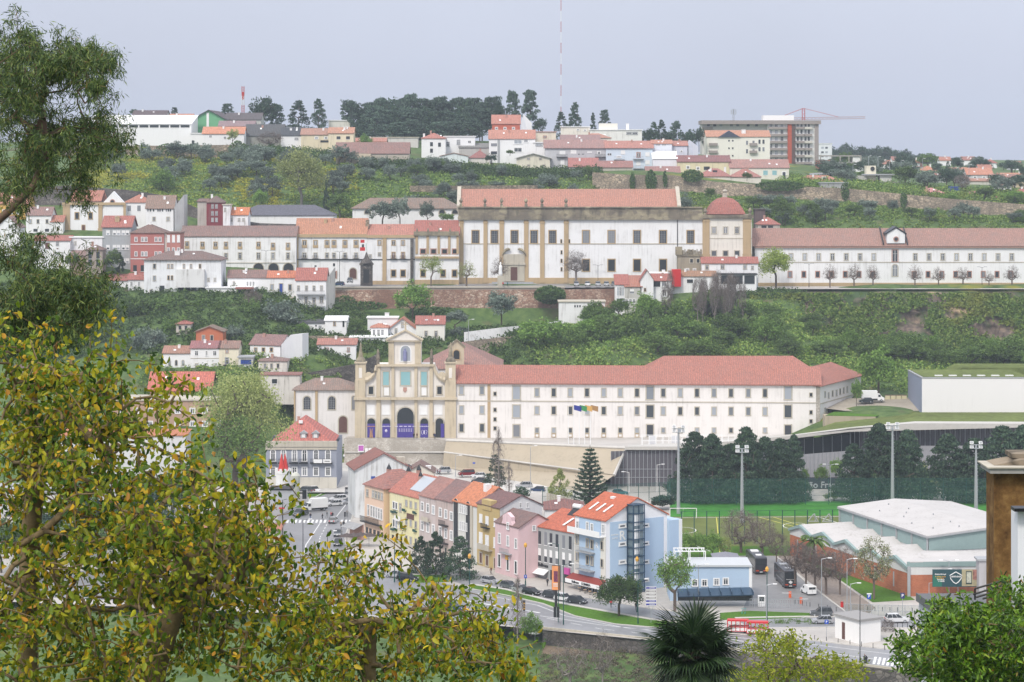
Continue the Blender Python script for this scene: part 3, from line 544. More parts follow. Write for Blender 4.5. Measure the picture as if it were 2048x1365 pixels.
b.uM=1780;us=[1582+27.6*i for i in range(17)];b.win([(u,514)for u in us if u<1775 or u>1805],10,15,'stone','cross','light');b.win([(u-2,549)for u in us if u<1775 or u>1805],10,14,'pink','','glass')
b.win([(1790,512)],14,26,'pink','cross','glass');b.win([(1790,541)],14,26,'stone','archcross','glass')
_,zb=b.fp(1790,525);b.box('string_course',0,b.W,-.12,-.003,zb-.15,zb+.15,Ms);_,zb=b.fp(1790,566);b.box('plinth',0,b.W,-.2,-.004,zb-4,zb,Mt);_,zb=b.fp(1790,491);b.box('cornice',-.3,b.W,-.7,-.003,zb-.9,zb-.35,M_pink)
xa,z0=b.fp(1774,487,-.5);xb,_=b.fp(1810,487,-.5);_,z1=b.fp(1790,468,-.5);_,z2=b.fp(1790,457,-.5);m_=MB();xm=(xa+xb)/2
m_.pr_([(xa,-.5,z0),(xb,-.5,z0),(xb,-.5,z1),(xm,-.5,z2),(xa,-.5,z1)],(0,7,0));dm=m_.bd('roof_gable',wm_(WH,.3),b.rt_)
m_=MB();m_.pr_([(xa-.5,-.8,z1-.3),(xm,-.8,z2+.1),(xm,-.8,z2+.6),(xa-.5,-.8,z1+.2)],(0,7.5,0));m_.pr_([(xm,-.8,z2+.1),(xb+.5,-.8,z1-.3),(xb+.5,-.8,z1+.2),(xm,-.8,z2+.6)],(0,7.5,0));m_.bd('gable_coping',Md,dm)
m_=MB();m_.tu_([(xm,-.75,(z0+z1)/2-.2),(xm,-.45,(z0+z1)/2-.2)],.95,14);m_.bd('round_window',M_pink,dm);m_=MB();m_.tu_([(xm,-.78,(z0+z1)/2-.2),(xm,-.5,(z0+z1)/2-.2)],.62,12);m_.bd('round_pane',Mgd,dm)
for u in(1766,1804+10):
 x,z=b.fp(u,488,0);m_=MB();m_.pr_([(x-.2,-1,b.H+.0),(x-.2,7.5,b.Hr),(x-.2,7.5,b.Hr+.7),(x-.2,-1,b.H+.7)],(.4,0,0));m_.bd('fire_wall',Md,b.roof)
b=house('low tan-pilastered monastery link wing between the church and the white convent range',830,918,836,566,470,442,dep=14,rc=RR,old=.25,name='monastery_wing',cat='monastery wing',wc=WH)
for u0,u1 in((831,836),(853,858),(875,880),(896,901),(913,918)):pil(b,u0,u1,472,508,cap=False)
_,zb=b.fp(875,468);b.box('cornice',-.4,b.W,-.9,.3,zb-.6,zb+.8,Mp);b.win(row((846,867,889,910),503),13,12,'pink','','dark');b.win(row((846,886,909),547),12,16,'tan','','dark');_,zb=b.fp(875,515);b.box('balcony_band',0,b.W,-.8,-.003,zb-.4,zb+.3,Mt);_,zb=b.fp(875,560);b.box('plinth',0,b.W,-.3,-.004,zb-2.4,zb,Mt)
for u in(834,856,878,900):
 x,z=b.fp(u,466,-.3);MB().la_([(.3,z),(.4,z+.8),(.15,z+1.5)],6,(x,-.3)).bd('finial',Mp,b.rt_)
b=house('white convent range with mural and balconies next to the tan buttress at its right end',733,830,836,566,474,450,dep=12,rc=(.55,.24,.18),old=.2,name='monastery_wing',cat='monastery wing',wc=WH,grime=.5)
_,zb=b.fp(800,471.5);b.box('cornice',0,b.W,-.5,-.003,zb-.8,zb+.2,Mt)
pil(b,765,773,474,566,cap=False);pil(b,821,827,478,566,Mk,y=-1.2,cap=False,nm='buttress');b.win([(759,486),(787,486),(806,486)],9,11,'tan','cross');b.win([(740,513),(759,509)],7,8,'stone');b.win([(787,511),(806,511)],9,14,'tan','cross','wood');b.win([(787,547),(806,547)],12,16,'tan','','dark');_,zb=b.fp(800,519);b.box('ledge',0,b.W,-.3,-.003,zb-.15,zb+.1,Md);_,zb=b.fp(800,562);b.box('plinth',0,b.W,-.3,-.004,zb-3,zb,Mt)
_,zs=b.fp(787,518)
for u in(787,806):
 x,_=b.fp(u,518);m_=MB();m_.box(x-1.1,x+1.1,-.9,-.3,zs-.15,zs+.05)
 for q in range(9):m_.box(x-1.1+q*.27,x-1.05+q*.27,-.9,-.85,zs,zs+1.0)
 m_.box(x-1.1,x+1.1,-.92,-.83,zs+1,zs+1.07);m_.bd('balcony',Md,b.rt_)
b=house('white convent range under an orange tiled roof with stone-framed windows, tan pilaster and mural',592,733,836,566,473,438,dep=13,rc=(.58,.27,.17),old=.25,name='monastery_wing',cat='monastery wing',wc=WH,grime=.55)
_,zb=b.fp(660,470.5);b.box('cornice',0,b.W,-.5,-.003,zb-.8,zb+.3,Mt)
pil(b,589,597,474,566,cap=False);us=(609,631,654,668,690,712);b.win(row(us,488),10,16,'tan','crossapron');b.win(row(us,511),9,12,'stone','cross');_,zb=b.fp(660,519);b.box('ledge',0,b.W,-.5,-.003,zb-.2,zb+.1,Md)
for u in(609,631,690,712):
 x,zs=b.fp(u,518);m_=MB();m_.box(x-1.1,x+1.1,-.9,-.5,zs-.15,zs+.05)
 for q in range(9):m_.box(x-1.1+q*.27,x-1.05+q*.27,-.9,-.85,zs,zs+1.0)
 m_.box(x-1.1,x+1.1,-.92,-.83,zs+1,zs+1.07);m_.bd('balcony',Md,b.rt_)
b.win([(706,547)],17,24,'stone','arch','wood',nm='door');b.win([(669,550)],10,15,'pink','','wood',nm='door');b.win([(668,530),(631,534)],4,6,'none','','dark');b.chim(651,440,y=5,w=1,h=2,mat=Mt)
for(u0,u1,v0,v1,c)in((721,729,480,486,M_red),(720,730,495,502,M_red),(732,737,487,502,plain('mural green',(.05,.3,.2),.8)),(724,728,489,495,Md)):
 xa,za=b.fp(u0,v1);xb,zb=b.fp(u1,v0);b.box('mural_patch',xa,min(xb,b.W-.05),-.03,-.003,za,zb,c)
b.chim(735,441,y=4,w=1.2,h=2,mat=Mo)
t=em_('stone_shrine',P(733,566,826),0,'small dark weathered stone wayside shrine in front of the white convent range','shrine');m_=MB();m_.box(-2,2,-1,1.5,-1,6);m_.box(-2.3,2.3,-1.3,1.8,6.003,6.6);m_.bd('shrine_body',Mk,t);MB().la_([(2.2,6.6),(1.6,7.6),(.8,8.4),(.5,9.3),(.1,10.5)],8).bd('shrine_spire',Mk,t);MB().box(-1,1,-1.04,-1.003,0,4.6).bd('grille',Md,t)
b=house('long old white convent range under a mauve-brown roof with arches at street level',362,592,832,560,473,453,dep=13,rc=(.33,.2,.17),old=.5,name='monastery_wing',cat='monastery wing',wc=WH,grime=.5)
b.win([(374,490),(405,491),(431,491),(452,491),(480,491),(517,491),(546,493),(576,493)],9,15,'tan','crossapron');b.win([(452,513),(480,512),(517,512),(546,512),(576,512)],9,14,'stone','cross');_,zb=b.fp(480,526);b.box('ledge',b.fp(370,526)[0],b.W,-.2,-.003,zb-.1,zb+.1,Ms)
for u in(517,547,577):b.win([(u,535)],24,20,'stone','arch','dark',nm='arch')
b=Bld('chapel','white chapel seen from the side with two square windows, tan pilasters and orange roof','chapel',126,842,249,842,466);b.uM=190
_,H=b.fp(190,407);b.shell(16,H,'flat',0,wm_(WH,.12),None,3)
x1,_=b.fp(203,400,0);_,Hr=b.fp(170,385,4);_,zt=b.fp(225,383,0);xa,_=b.fp(205,400);xb,_=b.fp(249,400)
r=MB();x0,_=b.fp(141,400,0);r.pr_([(x0,-.3,H+.6),(x1,-.3,H+.6),(x1,6,Hr+.4),(x0,6,Hr+.4)],(0,0,.3));r.pr_([(x1,12.3,H+.6),(x0,12.3,H+.6),(x0,6.003,Hr+.4),(x1,6.003,Hr+.4)],(0,0,.3));b.roof=r.bd('roof',roofm(RO,'X',.15),b.rt_)
MB().pr_([(xa,0,H),(xb,0,H),((xa+xb)/2,0,zt)],(0,2.5,0)).bd('pediment',wm_(WH,.12),b.rt_)
for u0,u1 in((126,140),(197,205),(247,252)):pil(b,u0,u1,408,464)
b.box('cornice',-.2,b.W+.4,-.6,.2,H-.6,H+.3,Mt);b.win(row((154,181),432),10,15,'tan','','dark');b.win([(167,456)],8,13,'tan','','wood',nm='door');x,z=b.fp(225,404);MB().tu_([(x,-.3,z),(x,-.02,z)],.9,12).bd('round_window',M_pink,b.rt_);MB().tu_([(x,-.33,z),(x,-.05,z)],.6,12).bd('round_pane',Mgd,b.rt_)
b=house('white house beside the chapel with a red hipped roof and two dark windows',249,301,846,452,405,389,roof='hip',rc=RO,old=.3,grime=.15);b.win([(258.5,417),(278,417)],7,11,'none','','glass')
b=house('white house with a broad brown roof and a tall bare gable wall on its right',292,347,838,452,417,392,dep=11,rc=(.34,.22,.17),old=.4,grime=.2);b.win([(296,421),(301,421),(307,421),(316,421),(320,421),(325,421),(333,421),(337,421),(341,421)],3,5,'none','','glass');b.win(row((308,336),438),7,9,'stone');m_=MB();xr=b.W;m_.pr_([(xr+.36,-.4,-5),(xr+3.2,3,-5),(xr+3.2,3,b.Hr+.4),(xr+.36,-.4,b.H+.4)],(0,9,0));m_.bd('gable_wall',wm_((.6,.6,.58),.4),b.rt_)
b=house('narrow dark red derelict house with a brown hipped roof',413,446,842,453,405,392,roof='hip',wc=(.22,.05,.06),rc=RB,grime=.5,old=.7,dep=8);b.win([(425,413),(433,413),(425,427),(433,427),(425,440),(433,440)],5,9,'gray','cross')
b=house('pale blank gable of a ruined house left of the dark red house',395,413,845,455,404,399,roof='shed',wc=(.5,.47,.43),rc=RB,grime=.6,dep=7)
b=house('small white streaked house with a dark window right of the dark red house',446,460,841,455,411,409,roof='flat',wc=WH,rc=Ms,grime=.7,dep=6);b.win([(450,420)],4,9,'stone')
b=house('stained white house with a low bright orange roof',458,496,843,455,430,416,roof='gx',rc=ROR,grime=.9,old=.1,dep=8);b.win([(457+6,440),(478,440),(487,440)],5,7,'stone')
b=house('long low barn with a slate-grey hipped roof behind the convent range',470,667,868,448,431,410,roof='hip',rc=plain('grey slate',(.11,.11,.13),.8,var=.3),dep=16,grime=.2,name='barn',cat='barn',hipf=.9)
b=house('white house with red-brown roof and three grey windows left of the chapel',52,102,838,466,431,415,rc=RM,grime=.25);b.win(row((61,76,94),443),6,9,'stone','','light');b.win([(71,461),(94,461)],8,6,'none','','dark')
b=house('bright yellow building with an orange roof at the left edge',-30,56,852,470,408,386,wc=(.62,.38,.1),rc=RO,dep=12);b.win([(8,424),(22,424),(36,424),(34,440),(10,440)],7,10,'white')
b=house('tiny white and red house squeezed beside the chapel',102,126,838,466,444,432,rc=RO,grime=.4,dep=7);b.win([(115,457)],4,5,'stone')
b=house('white gable-fronted house at the far left below the yellow building',-6,39,815,482,455,434,roof='gy',rc=RM,grime=.2);b.win([(20,452)],8,5,'none','cross','light')
b=house('white row house with a flat-pitched red roof and a brown door',68,140,806,515,482,472,dep=9,rc=RR,old=.5,grime=.15);b.win([(84,489),(115,488)],6,8,'gray');b.win([(95,492)],9,13,'none','','wood',nm='door');b.win([(115,507)],6,6,'gray')
b=house('white gable end and stepped garden wall beside the red-roofed row house',140,206,808,513,476,474,roof='flat',rc=Mw,grime=.3,dep=5);b.win([(151,487)],4,8,'stone')
b=house('ruined stone house with empty dark window openings',172,205,798,540,500,490,wc=(.36,.30,.26),rc=RB,grime=.7,old=.8,dep=7,roof='hip');b.win([(180,511),(196,511),(180,526),(196,526)],7,14,'none','','dark')  # empty openings are flat dark sheets, inner shade put into the colour
b=house('crumbling brown-roofed shack left of the ruined house',142,172,802,530,512,502,wc=(.36,.26,.2),rc=RM,grime=.7,old=.8,dep=7)
b=house('grey apartment house with a red roof and white roller-shuttered windows',205,262,808,536,454,433,wc=(.38,.40,.41),rc=RR,old=.2,dep=12,ov=.5);b.win(grd((216,229,237,247,255),(466,495)),7,10,'white','shut','light');b.win(row((229,237,247,255),522),7,10,'white','shut','light');b.chim(235,434,y=3,w=1.4,h=2.2,mat=Mt)
b=house('salmon-red apartment house with white-framed window pairs and brown hipped roof',261,328,806,548,466,448,wc=(.44,.17,.15),rc=RB,dep=13,roof='hip',old=.5);b.win([(272,479),(285,479),(292,479),(312,479),(320,479),(285,508),(292,508),(272,508),(312,508),(320,508)],6,10,'white','cross');b.win([(270,537),(285,537)],7,12,'none','','dark');
for v in(489,518):_,zb=b.fp(295,v);b.box('string_course',0,b.W,-.08,-.003,zb-.12,zb+.12,Mw)
b=house('salmon and cream wing with tall white-blinded windows right of the red apartment house',328,361,807,530,467,460,wc=(.47,.21,.18),rc=RB,dep=9,roof='flat');b.win([(337,478),(347,478),(357,478)],6,15,'white','blind','light');b.win([(337,500),(347,500),(357,500)],6,9,'white','cross')
pil(b,328,333,467,528,wm_(CR,.2),y=-.1,cap=False)
b=house('large white hip-roofed house with stained upper terrace and arcade of pillars below',288,442,790,596,520,502,roof='hip',wc=(.77,.78,.79),rc=(.27,.17,.145),old=.5,dep=14,grime=.5,hipf=1.0,ov=.6)
b.win([(309,533),(309,557)],7,11,'stone','','light');b.win([(337,533),(344,533),(337,556),(344,556),(368,533),(382,533),(400,533)],5,9,'tan','','light');b.win([(361,555),(387,555)],9,6,'none','','dark');b.win([(417,560),(430,560)],5,8,'stone');b.win([(302,584)],6,9,'stone','','light')
for u in(324,362,375,388,402):b.win([(u,580)],10,17,'none','','dark',nm='arcade_opening')  # each opening is a dark sheet standing for arcade shade
xa,_=b.fp(354,540);xb,_=b.fp(410,540);_,zt=b.fp(380,539);_,zq=b.fp(380,575);b.box('terrace',xa,xb,-1.6,-.003,zq,zt,wm_((.7,.7,.69),.9));b.chim(355,503,y=4,w=1.6,h=1.6)
b=house('small white house with a low red roof and large grey-green shutter',213,256,795,602,562,550,rc=RR,old=.3,dep=8,grime=.2,roof='shed');b.win([(226,572)],20,14,'none','','grey')
b=house('small white house with two white windows left of the large white house',256,289,793,600,560,548,rc=RR,old=.3,dep=8,grime=.3);b.win([(263,568),(278,568)],6,10,'white','cross')
b=house('white brown-roofed house with a row of small panes above a blank terrace',455,535,793,602,556,541,rc=(.33,.19,.16),old=.5,dep=9,grime=.3);b.win([(468,568)],5,9,'stone');b.win([(495,568),(501,568),(507,568)],5,10,'white','cross');b.chim(489,542,y=3,w=1,h=1.2)
b=house('white windowless terrace block with a dark open bay under a small red canopy',412,508,788,603,577,576,roof='flat',rc=Mw,grime=.2,dep=5);b.win([(425,584),(454,584)],6,3,'none','','dark');b.win([(490,588)],35,15,'none','','dark',nm='open_bay');xa,z=b.fp(472,577);xb,_=b.fp(508,577);b.box('canopy',xa,xb,-1.6,-.003,z-.2,z+.4,roofm(RR,'X',.3))  # open bay is uncut; its inner shade is one dark sheet
b=house('white house with a dark blue door and bright orange roof above a stone basement',535,592,791,596,556,543,rc=(.62,.22,.13),old=.05,dep=8,grime=.4);b.win([(544,575),(580,575)],8,13,'stone','','light');b.win([(562,578)],9,23,'stone','','blue',nm='door')
b=house('grey rendered basement block under the house with the blue door',530,592,789.5,626,597,596.5,roof='flat',wc=(.38,.36,.33),rc=Ms,grime=.7,dep=4,below=8)
b=house('tall narrow white house with stacked balconies and a red roof on its stone cliff edge',592,652,787,628,561,537,rc=RR,old=.15,dep=11,grime=.4,below=4);b.win([(597,577),(613,577),(628,577),(643,577)],6,11,'stone','cross');b.win([(612,600),(628,602),(643,600)],8,14,'stone','cross');b.win([(613,624),(643,624)],7,9,'stone');b.win([(628,624)],8,10,'none','','wood',nm='door')
for v in(588,612):
 xa,z=b.fp(594,v);xb,_=b.fp(650,v);m_=MB();m_.box(xa,xb,-1.4,-.003,z-.35,z)
 for q in range(40):x=xa+(xb-xa)*q/39;m_.box(x-.03,x+.03,-1.38,-1.33,z,z+1)
 m_.box(xa,xb,-1.4,-1.3,z+1,z+1.08);m_.bd('balcony',Mg,b.rt_)
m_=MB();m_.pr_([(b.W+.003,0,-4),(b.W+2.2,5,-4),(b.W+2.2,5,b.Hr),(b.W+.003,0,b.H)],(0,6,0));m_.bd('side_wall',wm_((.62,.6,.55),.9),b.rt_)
b=house('long white gallery with arched openings and an old brown tiled roof behind the monastery church',705,920,885,440,417,396,rc=(.33,.22,.17),old=.5,dep=12,roof='hip',grime=.3,name='gallery',cat='gallery',ov=.7);b.win(row((735,846,884,910),424),15,11,'stone','arch','dark')
b=house('small hipped-roof tower room behind the monastery pavilion',1516,1560,870,462,449,434,rc=RR,dep=9,roof='hip',wc=(.5,.45,.4),grime=.5);b.win([(1528,454),(1541,454)],10,5,'none','','dark')
b=house('dark brick chimneyed outbuilding behind the monastery pavilion',1510,1530,880,450,420,418,rc=Mk,dep=6,roof='flat',wc=(.12,.09,.09))
b=house('low white monastery outbuilding with a red roof at the foot of the pavilion',1404,1516,828,560,527,515,rc=RR,old=.2,dep=8,grime=.3);b.win([(1414,535),(1445,534),(1490,534)],8,10,'stone','cross');b.win([(1505,536)],6,8,'stone')
b=house('dark open-fronted gallery with white posts at the cliff edge right of the red shed',1438,1513,822,572,550,547,rc=Md,dep=5,roof='flat',grime=.3);b.win([(1452,560),(1475,560),(1499,560)],21,17,'none','','dark',nm='open_bay')  # dark sheets stand for the shaded gallery behind the posts
b=house('long low rust-roofed lean-to on the terrace beside the white cliff house',1340,1432,824,568,553,543,rc=(.45,.24,.15),old=.4,dep=7,grime=.3);b.win([(1380,563)],12,7,'none','','dark')
b=house('ornate weathered stone pavilion with dark carved cresting in front of the church',1356,1404,832,552,513,511,wc=(.33,.29,.22),rc=Mp,dep=6,roof='flat',grime=.9,name='stone_pavilion',cat='pavilion');b.win([(1375,541),(1389,541)],7,8,'white','cross');b.win([(1383,522),(1396,522)],8,10,'stone','','dark')
m_=MB()
for q in range(12):x=.3+q*(b.W-.6)/11;m_.la_([(.3,b.H+.4),(.35,b.H+1.1+.5*(q%3)),(.12,b.H+1.9+.6*(q%2))],5,(x,0))
m_.box(-.8,1.4,-.6,2,b.H+.5,b.H+3.2);m_.bd('cresting',Mp,b.rt_)
t=em_('red_container',P(1353,568,822),0,'tall red painted metal container standing beside the white cliff house','container');MB().box(-1.5,1.5,0,3,-1,4.8).bd('container_body',M_red,t);m_=MB();[m_.box(-1.4+q*.4,-1.3+q*.4,-.06,-.003,-.8,4.6)for q in range(8)];m_.bd('rib',M_red,t)
b=house('white glazed veranda house at the left end of the cliff-edge cluster under a red roof',1231,1257,812,611,570,551,rc=RR,old=.1,dep=8,grime=.3,roof='shed');b.win([(1236,583),(1241,583),(1246,583)],4,17,'none','cross','light');b.win([(1236,604),(1242,604),(1248,604)],5,14,'none','','light')
b=house('grey stained gable house with one small window in the cliff-edge cluster',1250,1283,811,612,574,553,rc=RO,wc=(.52,.51,.47),grime=.9,dep=9,roof='shed');b.win([(1264,583)],8,9,'none','shut');b.win([(1253,603),(1261,603),(1268,603),(1277,603)],7,10,'white','cross')
b=house('white gabled house with a tiny dark window in the cliff-edge cluster',1281,1307,811,612,560,541,grime=.35,dep=9,roof='gy',rc=RR);b.win([(1290,580),(1290,603)],5,7,'tan','','dark')
b=house('white house with open loggia and red roof ending the cliff-edge cluster',1304,1341,813,594,562,549,rc=RR,old=.2,grime=.7,dep=8);b.win([(1313,568)],15,12,'none','','dark',nm='loggia');b.win([(1328,568)],13,13,'white','cross');b.win([(1329,586)],10,15,'white','cross')  # loggia depth is only shade painted as a dark sheet
b=house('tall white stained side wall with chimney rising behind the cliff-edge cluster',1300,1338,822,580,548,541,grime=.8,dep=6,roof='flat',rc=Mw);b.chim(1327,541,y=1,w=1,h=1)
b=house('blank white trapezoid house on the slope below the terrace wall',1118,1210,803,646,605,603,grime=.5,dep=9,roof='flat',rc=Ms);b.win([(1150,613),(1155,613),(1160,613),(1178,637)],3,4,'none','','dark')
xa,z0=b.fp(1188,620,-.5);xb,z1=b.fp(1208,613,-.5);b.box('red_panel',xa,xb,-.5,-.003,z0,z1,M_red)
b=house('small brick-orange gabled house with two grey windows above the white row',392,446,737,690,664,654,roof='gy',wc=(.50,.17,.09),rc=(.3,.2,.15),dep=8,grime=.2,ov=.5);b.win(row((407,423.5),676),7,12,'stone','','glass')
b=house('white house starting the village row, with three arched windows and orange-brown roof',326,381,727,765,707,693,rc=(.48,.24,.17),dep=9,grime=.25);b.win([(339,726),(352.5,726),(366,726)],6,12,'stone','arch','light');b.win([(339,752)],6,14,'stone','arch')
b=house('white two-storey house with mottled red roof in the middle of the village row',381,438,726,752,697,683,rc=(.42,.17,.16),dep=9,grime=.2,old=.6);b.win([(393,707),(429.5,707)],6,8,'none','cross');b.win([(413,707)],5,11,'white','cross');b.win([(393,731),(429.5,731)],7,8,'stone','cross','light');b.win([(411,732)],6,13,'white','cross');_,zb=b.fp(410,717);b.box('string_course',0,b.W,-.08,-.003,zb-.1,zb+.1,Ms)
b=house('narrow cream house with one balcony window at the right of the village row',438,477,726,745,697,683,wc=(.76,.70,.55),rc=(.38,.22,.17),dep=9,grime=.3,old=.6);b.win([(454,703)],6,7,'pink');b.win([(454,722)],9,14,'gray','cross')
x,z=b.fp(454,730);m_=MB();m_.box(x-1.1,x+1.1,-.8,-.003,z-.15,z);[m_.box(x-1.1+q*.24,x-1.06+q*.24,-.8,-.76,z,z+.9)for q in range(10)];m_.bd('balcony',Md,b.rt_)
b=house('cluttered terrace house with blue laundry under an awning between two white houses',477,505,723,750,716,712,wc=(.66,.65,.63),rc=Mg,dep=6,roof='flat',grime=.6);b.win([(492,724)],22,9,'none','','dark',nm='open_bay');x,z=b.fp(492,727);m_=MB();[m_.box(x-1.5+q*.62,x-1.0+q*.62,-.3,-.24,z-.2,z+.9)for q in range(5)];m_.bd('laundry',M_blue,b.rt_)  # shade under the awning painted as a dark sheet in the bay
b=house('white house with brown roof, three square windows and a tall gable on its right',500,561,735,722,690,670,rc=(.34,.19,.17),dep=8,grime=.1,old=.4,DR=731);b.win([(511.5,700),(527,700),(543,700)],7,9,'tan','','glass');m_=MB();m_.pr_([(b.W+.36,-.2,-5),(b.W+4.2,6,-5),(b.W+4.2,6,b.Hr+.5),(b.W+1.8,3,b.Hr+.3),(b.W+.36,-.2,b.H+.2)],(0,4,0));m_.bd('gable_wall',wm_(WH,.12),b.rt_);b.win([(511,726)],8,10,'none','','dark')
b=house('pale old house with three windows and drooping brown roof below the gabled white house',517,574,722,757,722,713,rc=(.33,.2,.17),wc=(.72,.68,.62),dep=8,grime=.5,old=.6,roof='hip');b.win([(530,732),(543,732),(556,732)],6,10,'stone','','glass')
b=house('old lean-to with sagging red roof and dark bays just above the chapel',520,600,712,775,751,746,rc=(.38,.17,.14),wc=(.66,.63,.58),dep=6,grime=.7,roof='shed');b.win([(549,763)],10,9,'none','','dark')
b=house('white house with two pink-red roof halves and small brown windows near the convent church',635,712,744,742,690,678,rc=(.50,.22,.17),dep=9,grime=.2,old=.3);b.win([(655,700),(697,700)],6,9,'pink','cross');b.win([(655,720),(687,720)],6,9,'pink','cross')
b=house('smooth white terrace block behind the house with pink-red roof halves',700,786,756,735,676,675,rc=Mw,dep=6,grime=.15,roof='flat')
b=house('white modern single-storey house with a shallow dark roof and sloping annex',598,652,770,668,647,640,rc=plain('dark roofing',(.08,.08,.085),.8),dep=8,grime=.05,roof='shed');b.win([(640,654)],6,5,'gray','cross');b.win([(632,652)],3,3,'none','','dark')
b=house('white modern house with mint-edged shallow gable beside the tall narrow house',650,693,768,668,642,633,rc=Mw,dep=12,grime=.05,roof='gx');b.win([(669,648)],6,9,'tan','','glass');b.win([(687,648)],4,13,'none','','dark')
b=house('white gable-fronted house with steep red roof just behind the convent church pediment',776,834,765,690,660,638,roof='gy',rc=(.55,.22,.15),dep=10,grime=.1,ov=.6);b.win([(805,650),(792,662)],6,11,'stone','cross')
b=house('glazed white porch house with a small red pyramid roof left of the steep red gable',742,776,762,685,655,646,roof='hip',rc=(.6,.25,.17),dep=7,grime=.1);b.win([(748,667),(757,667),(765,667)],7,16,'white','cross','glass')
b=house('flat white block with a bulbous chimney and solar panel behind the porch house',735,795,775,672,637,636,rc=Mw,dep=6,grime=.1,roof='flat');b.chim(774,627,y=1,w=1.3,h=1.4)
b=house('white two-storey house with stone-framed windows and dark red roof behind the church',832,889,763,705,649,633,rc=RR,dep=9,grime=.2,old=.3,wc=(.77,.75,.68));b.win(row((852,872),668),8,13,'stone','cross');b.win(row((852,872),690),8,11,'stone','cross');[b.chim(u,640,y=2,w=.7,h=.4)for u in(853,870)]
b=house('orange-brown house under a wide bright red roof half hidden by the big tree',300,420,704,812,779,745,rc=(.60,.19,.14),wc=(.50,.26,.15),dep=12,old=.05,ov=.8);b.win([(345,797),(365,797),(395,797)],8,10,'white')
b=house('small pavilion with a red roof among the trees below the large white house',352,381,752,665,648,640,rc=RR,wc=(.55,.5,.45),dep=5,roof='hip');b.win([(360,656),(372,656)],5,8,'none','','dark')
b=house('white cottage half hidden behind the yellowing tree at left',205,268,735,765,737,718,rc=RM,dep=9,grime=.1);b.win([(225,748),(245,748)],6,8,'stone')
b=house('pale yellow gabled cottage at the far left behind the foreground tree',14,52,730,780,748,727,roof='gy',wc=(.78,.74,.62),rc=RM,dep=9)
b=house('small white hut among dark trees at left',67,96,760,690,672,671,roof='flat',rc=Mw,dep=5);b=house('tiny white garden shed between the trees',140,152,775,655,645,640,rc=Mw,dep=4)
b=house('brown apartment block with white window frames seen through the foreground tree',225,470,690,890,802,800,roof='flat',wc=(.46,.31,.22),rc=Ms,dep=14);b.win(grd((245,272,300,325,355,385,410,440),(822,848)),12,12,'white','cross')
b=house('low grey-white workshop with an orange roof strip behind the foreground tree',120,372,668,925,872,860,wc=(.62,.62,.62),rc=ROR,dep=10,roof='shed');b.win([(165,892),(230,892),(300,892)],20,12,'tan','','light')
b=house('long red-roofed warehouse seen through the lower branches of the foreground tree',60,420,500,1330,1282,1262,wc=(.45,.4,.38),rc=(.3,.12,.11),dep=14,below=10)
b=house('pale low shed with orange roof behind the lower left branches',300,560,560,1120,1062,1050,wc=(.6,.56,.52),rc=(.55,.22,.14),dep=10)
b=house('grey concrete building with ribbon windows behind the lower left branches',-60,250,600,1060,985,984,roof='flat',wc=(.5,.5,.5),rc=Mg,dep=14);b.win(grd((20,70,120,170,220),(1005,1035)),24,12,'none','','glass')
b=house('long white sports hall with a strip of dark clerestory panes on the upper left hill',170,382,1014,296,249,232,rc=Mw,grime=.05,dep=22,name='hall',cat='hall',roof='shed');b.win([(246+20.6*i-20,253)for i in range(8)],18,5,'none','','dark')
b=house('low white annex with a slot window right of the white sports hall',381,441,1008,296,268,267,roof='flat',rc=Mw,grime=.1,dep=8);b.win([(422,279)],22,2.6,'none','','dark');b.win([(363+23,286)],5,9,'none','','dark')
b=house('grey-beige gabled house with dark roof behind the white sports hall',265,332,1060,250,231,222,rc=(.16,.11,.11),wc=(.6,.55,.52),dep=12)
b=house('orange-roofed house peeping over the white sports hall',338,384,1050,255,241,229,rc=(.6,.27,.18),dep=10)
b=house('bright green gable-fronted building with a white central stripe',386,449,1040,278,238,221,roof='gy',wc=(.16,.40,.22),rc=(.16,.12,.12),dep=40,grime=.1,ov=.9,name='building',cat='building');pil(b,413,418,226,270,Mw,y=-.15,cap=False)
b=house('dark-roofed house continuing right of the green gable',450,522,1052,262,240,227,rc=(.15,.12,.12),wc=(.5,.5,.48),dep=14);b.win([(462,246),(480,246),(500,248)],8,5,'white')
b=house('white house with a salmon-orange roof below the green gable building',405,488,1002,293,268,255,rc=(.68,.30,.19),old=.05,dep=10,grime=.1);b.win([(421,263+10),(450,276)],5,4,'none');
b=house('mauve-roofed house between the green building and the orange roof',437,508,1022,275,253,243,rc=(.36,.24,.24),wc=(.7,.64,.55),dep=10);b.win([(485,262),(497,262)],5,6,'white')
b=house('long low dark-roofed shed behind bare trees on the upper hill',490,566,1010,292,272,250,rc=(.13,.12,.12),wc=(.3,.3,.27),dep=14);
b=house('white house with a black roof and chimney on the upper hill',562,608,1006,292,271,256,rc=(.10,.10,.11),dep=9,grime=.1);b.win([(593,278)],8,5,'gray');b.chim(582,257,y=3,w=.9,h=1.6)
b=house('flat grey-roofed bungalow behind the black-roofed house',535,580,1030,275,256,250,roof='flat',rc=Mg,wc=(.6,.6,.6),dep=9)
b=house('cream semi-detached house with brown roof, left of the pair',602,661,1004,300,270,258,wc=(.70,.62,.44),rc=(.5,.27,.2),dep=11);b.win([(633,276),(652,276)],8,6,'white');b.win([(650,283)],18,4,'dark','','dark')
b=house('cream semi-detached house with orange roof, right of the pair',657,707,1002,300,267,256,wc=(.74,.66,.48),rc=(.6,.3,.2),dep=11);b.win([(677,276),(696,276)],8,6,'none','','glass');b.chim(689,255,y=3)
b=house('long low shed with an old red-brown roof above the tan wall',672,818,988,316,307,286,rc=(.36,.2,.17),wc=(.5,.45,.38),dep=10,old=.4)
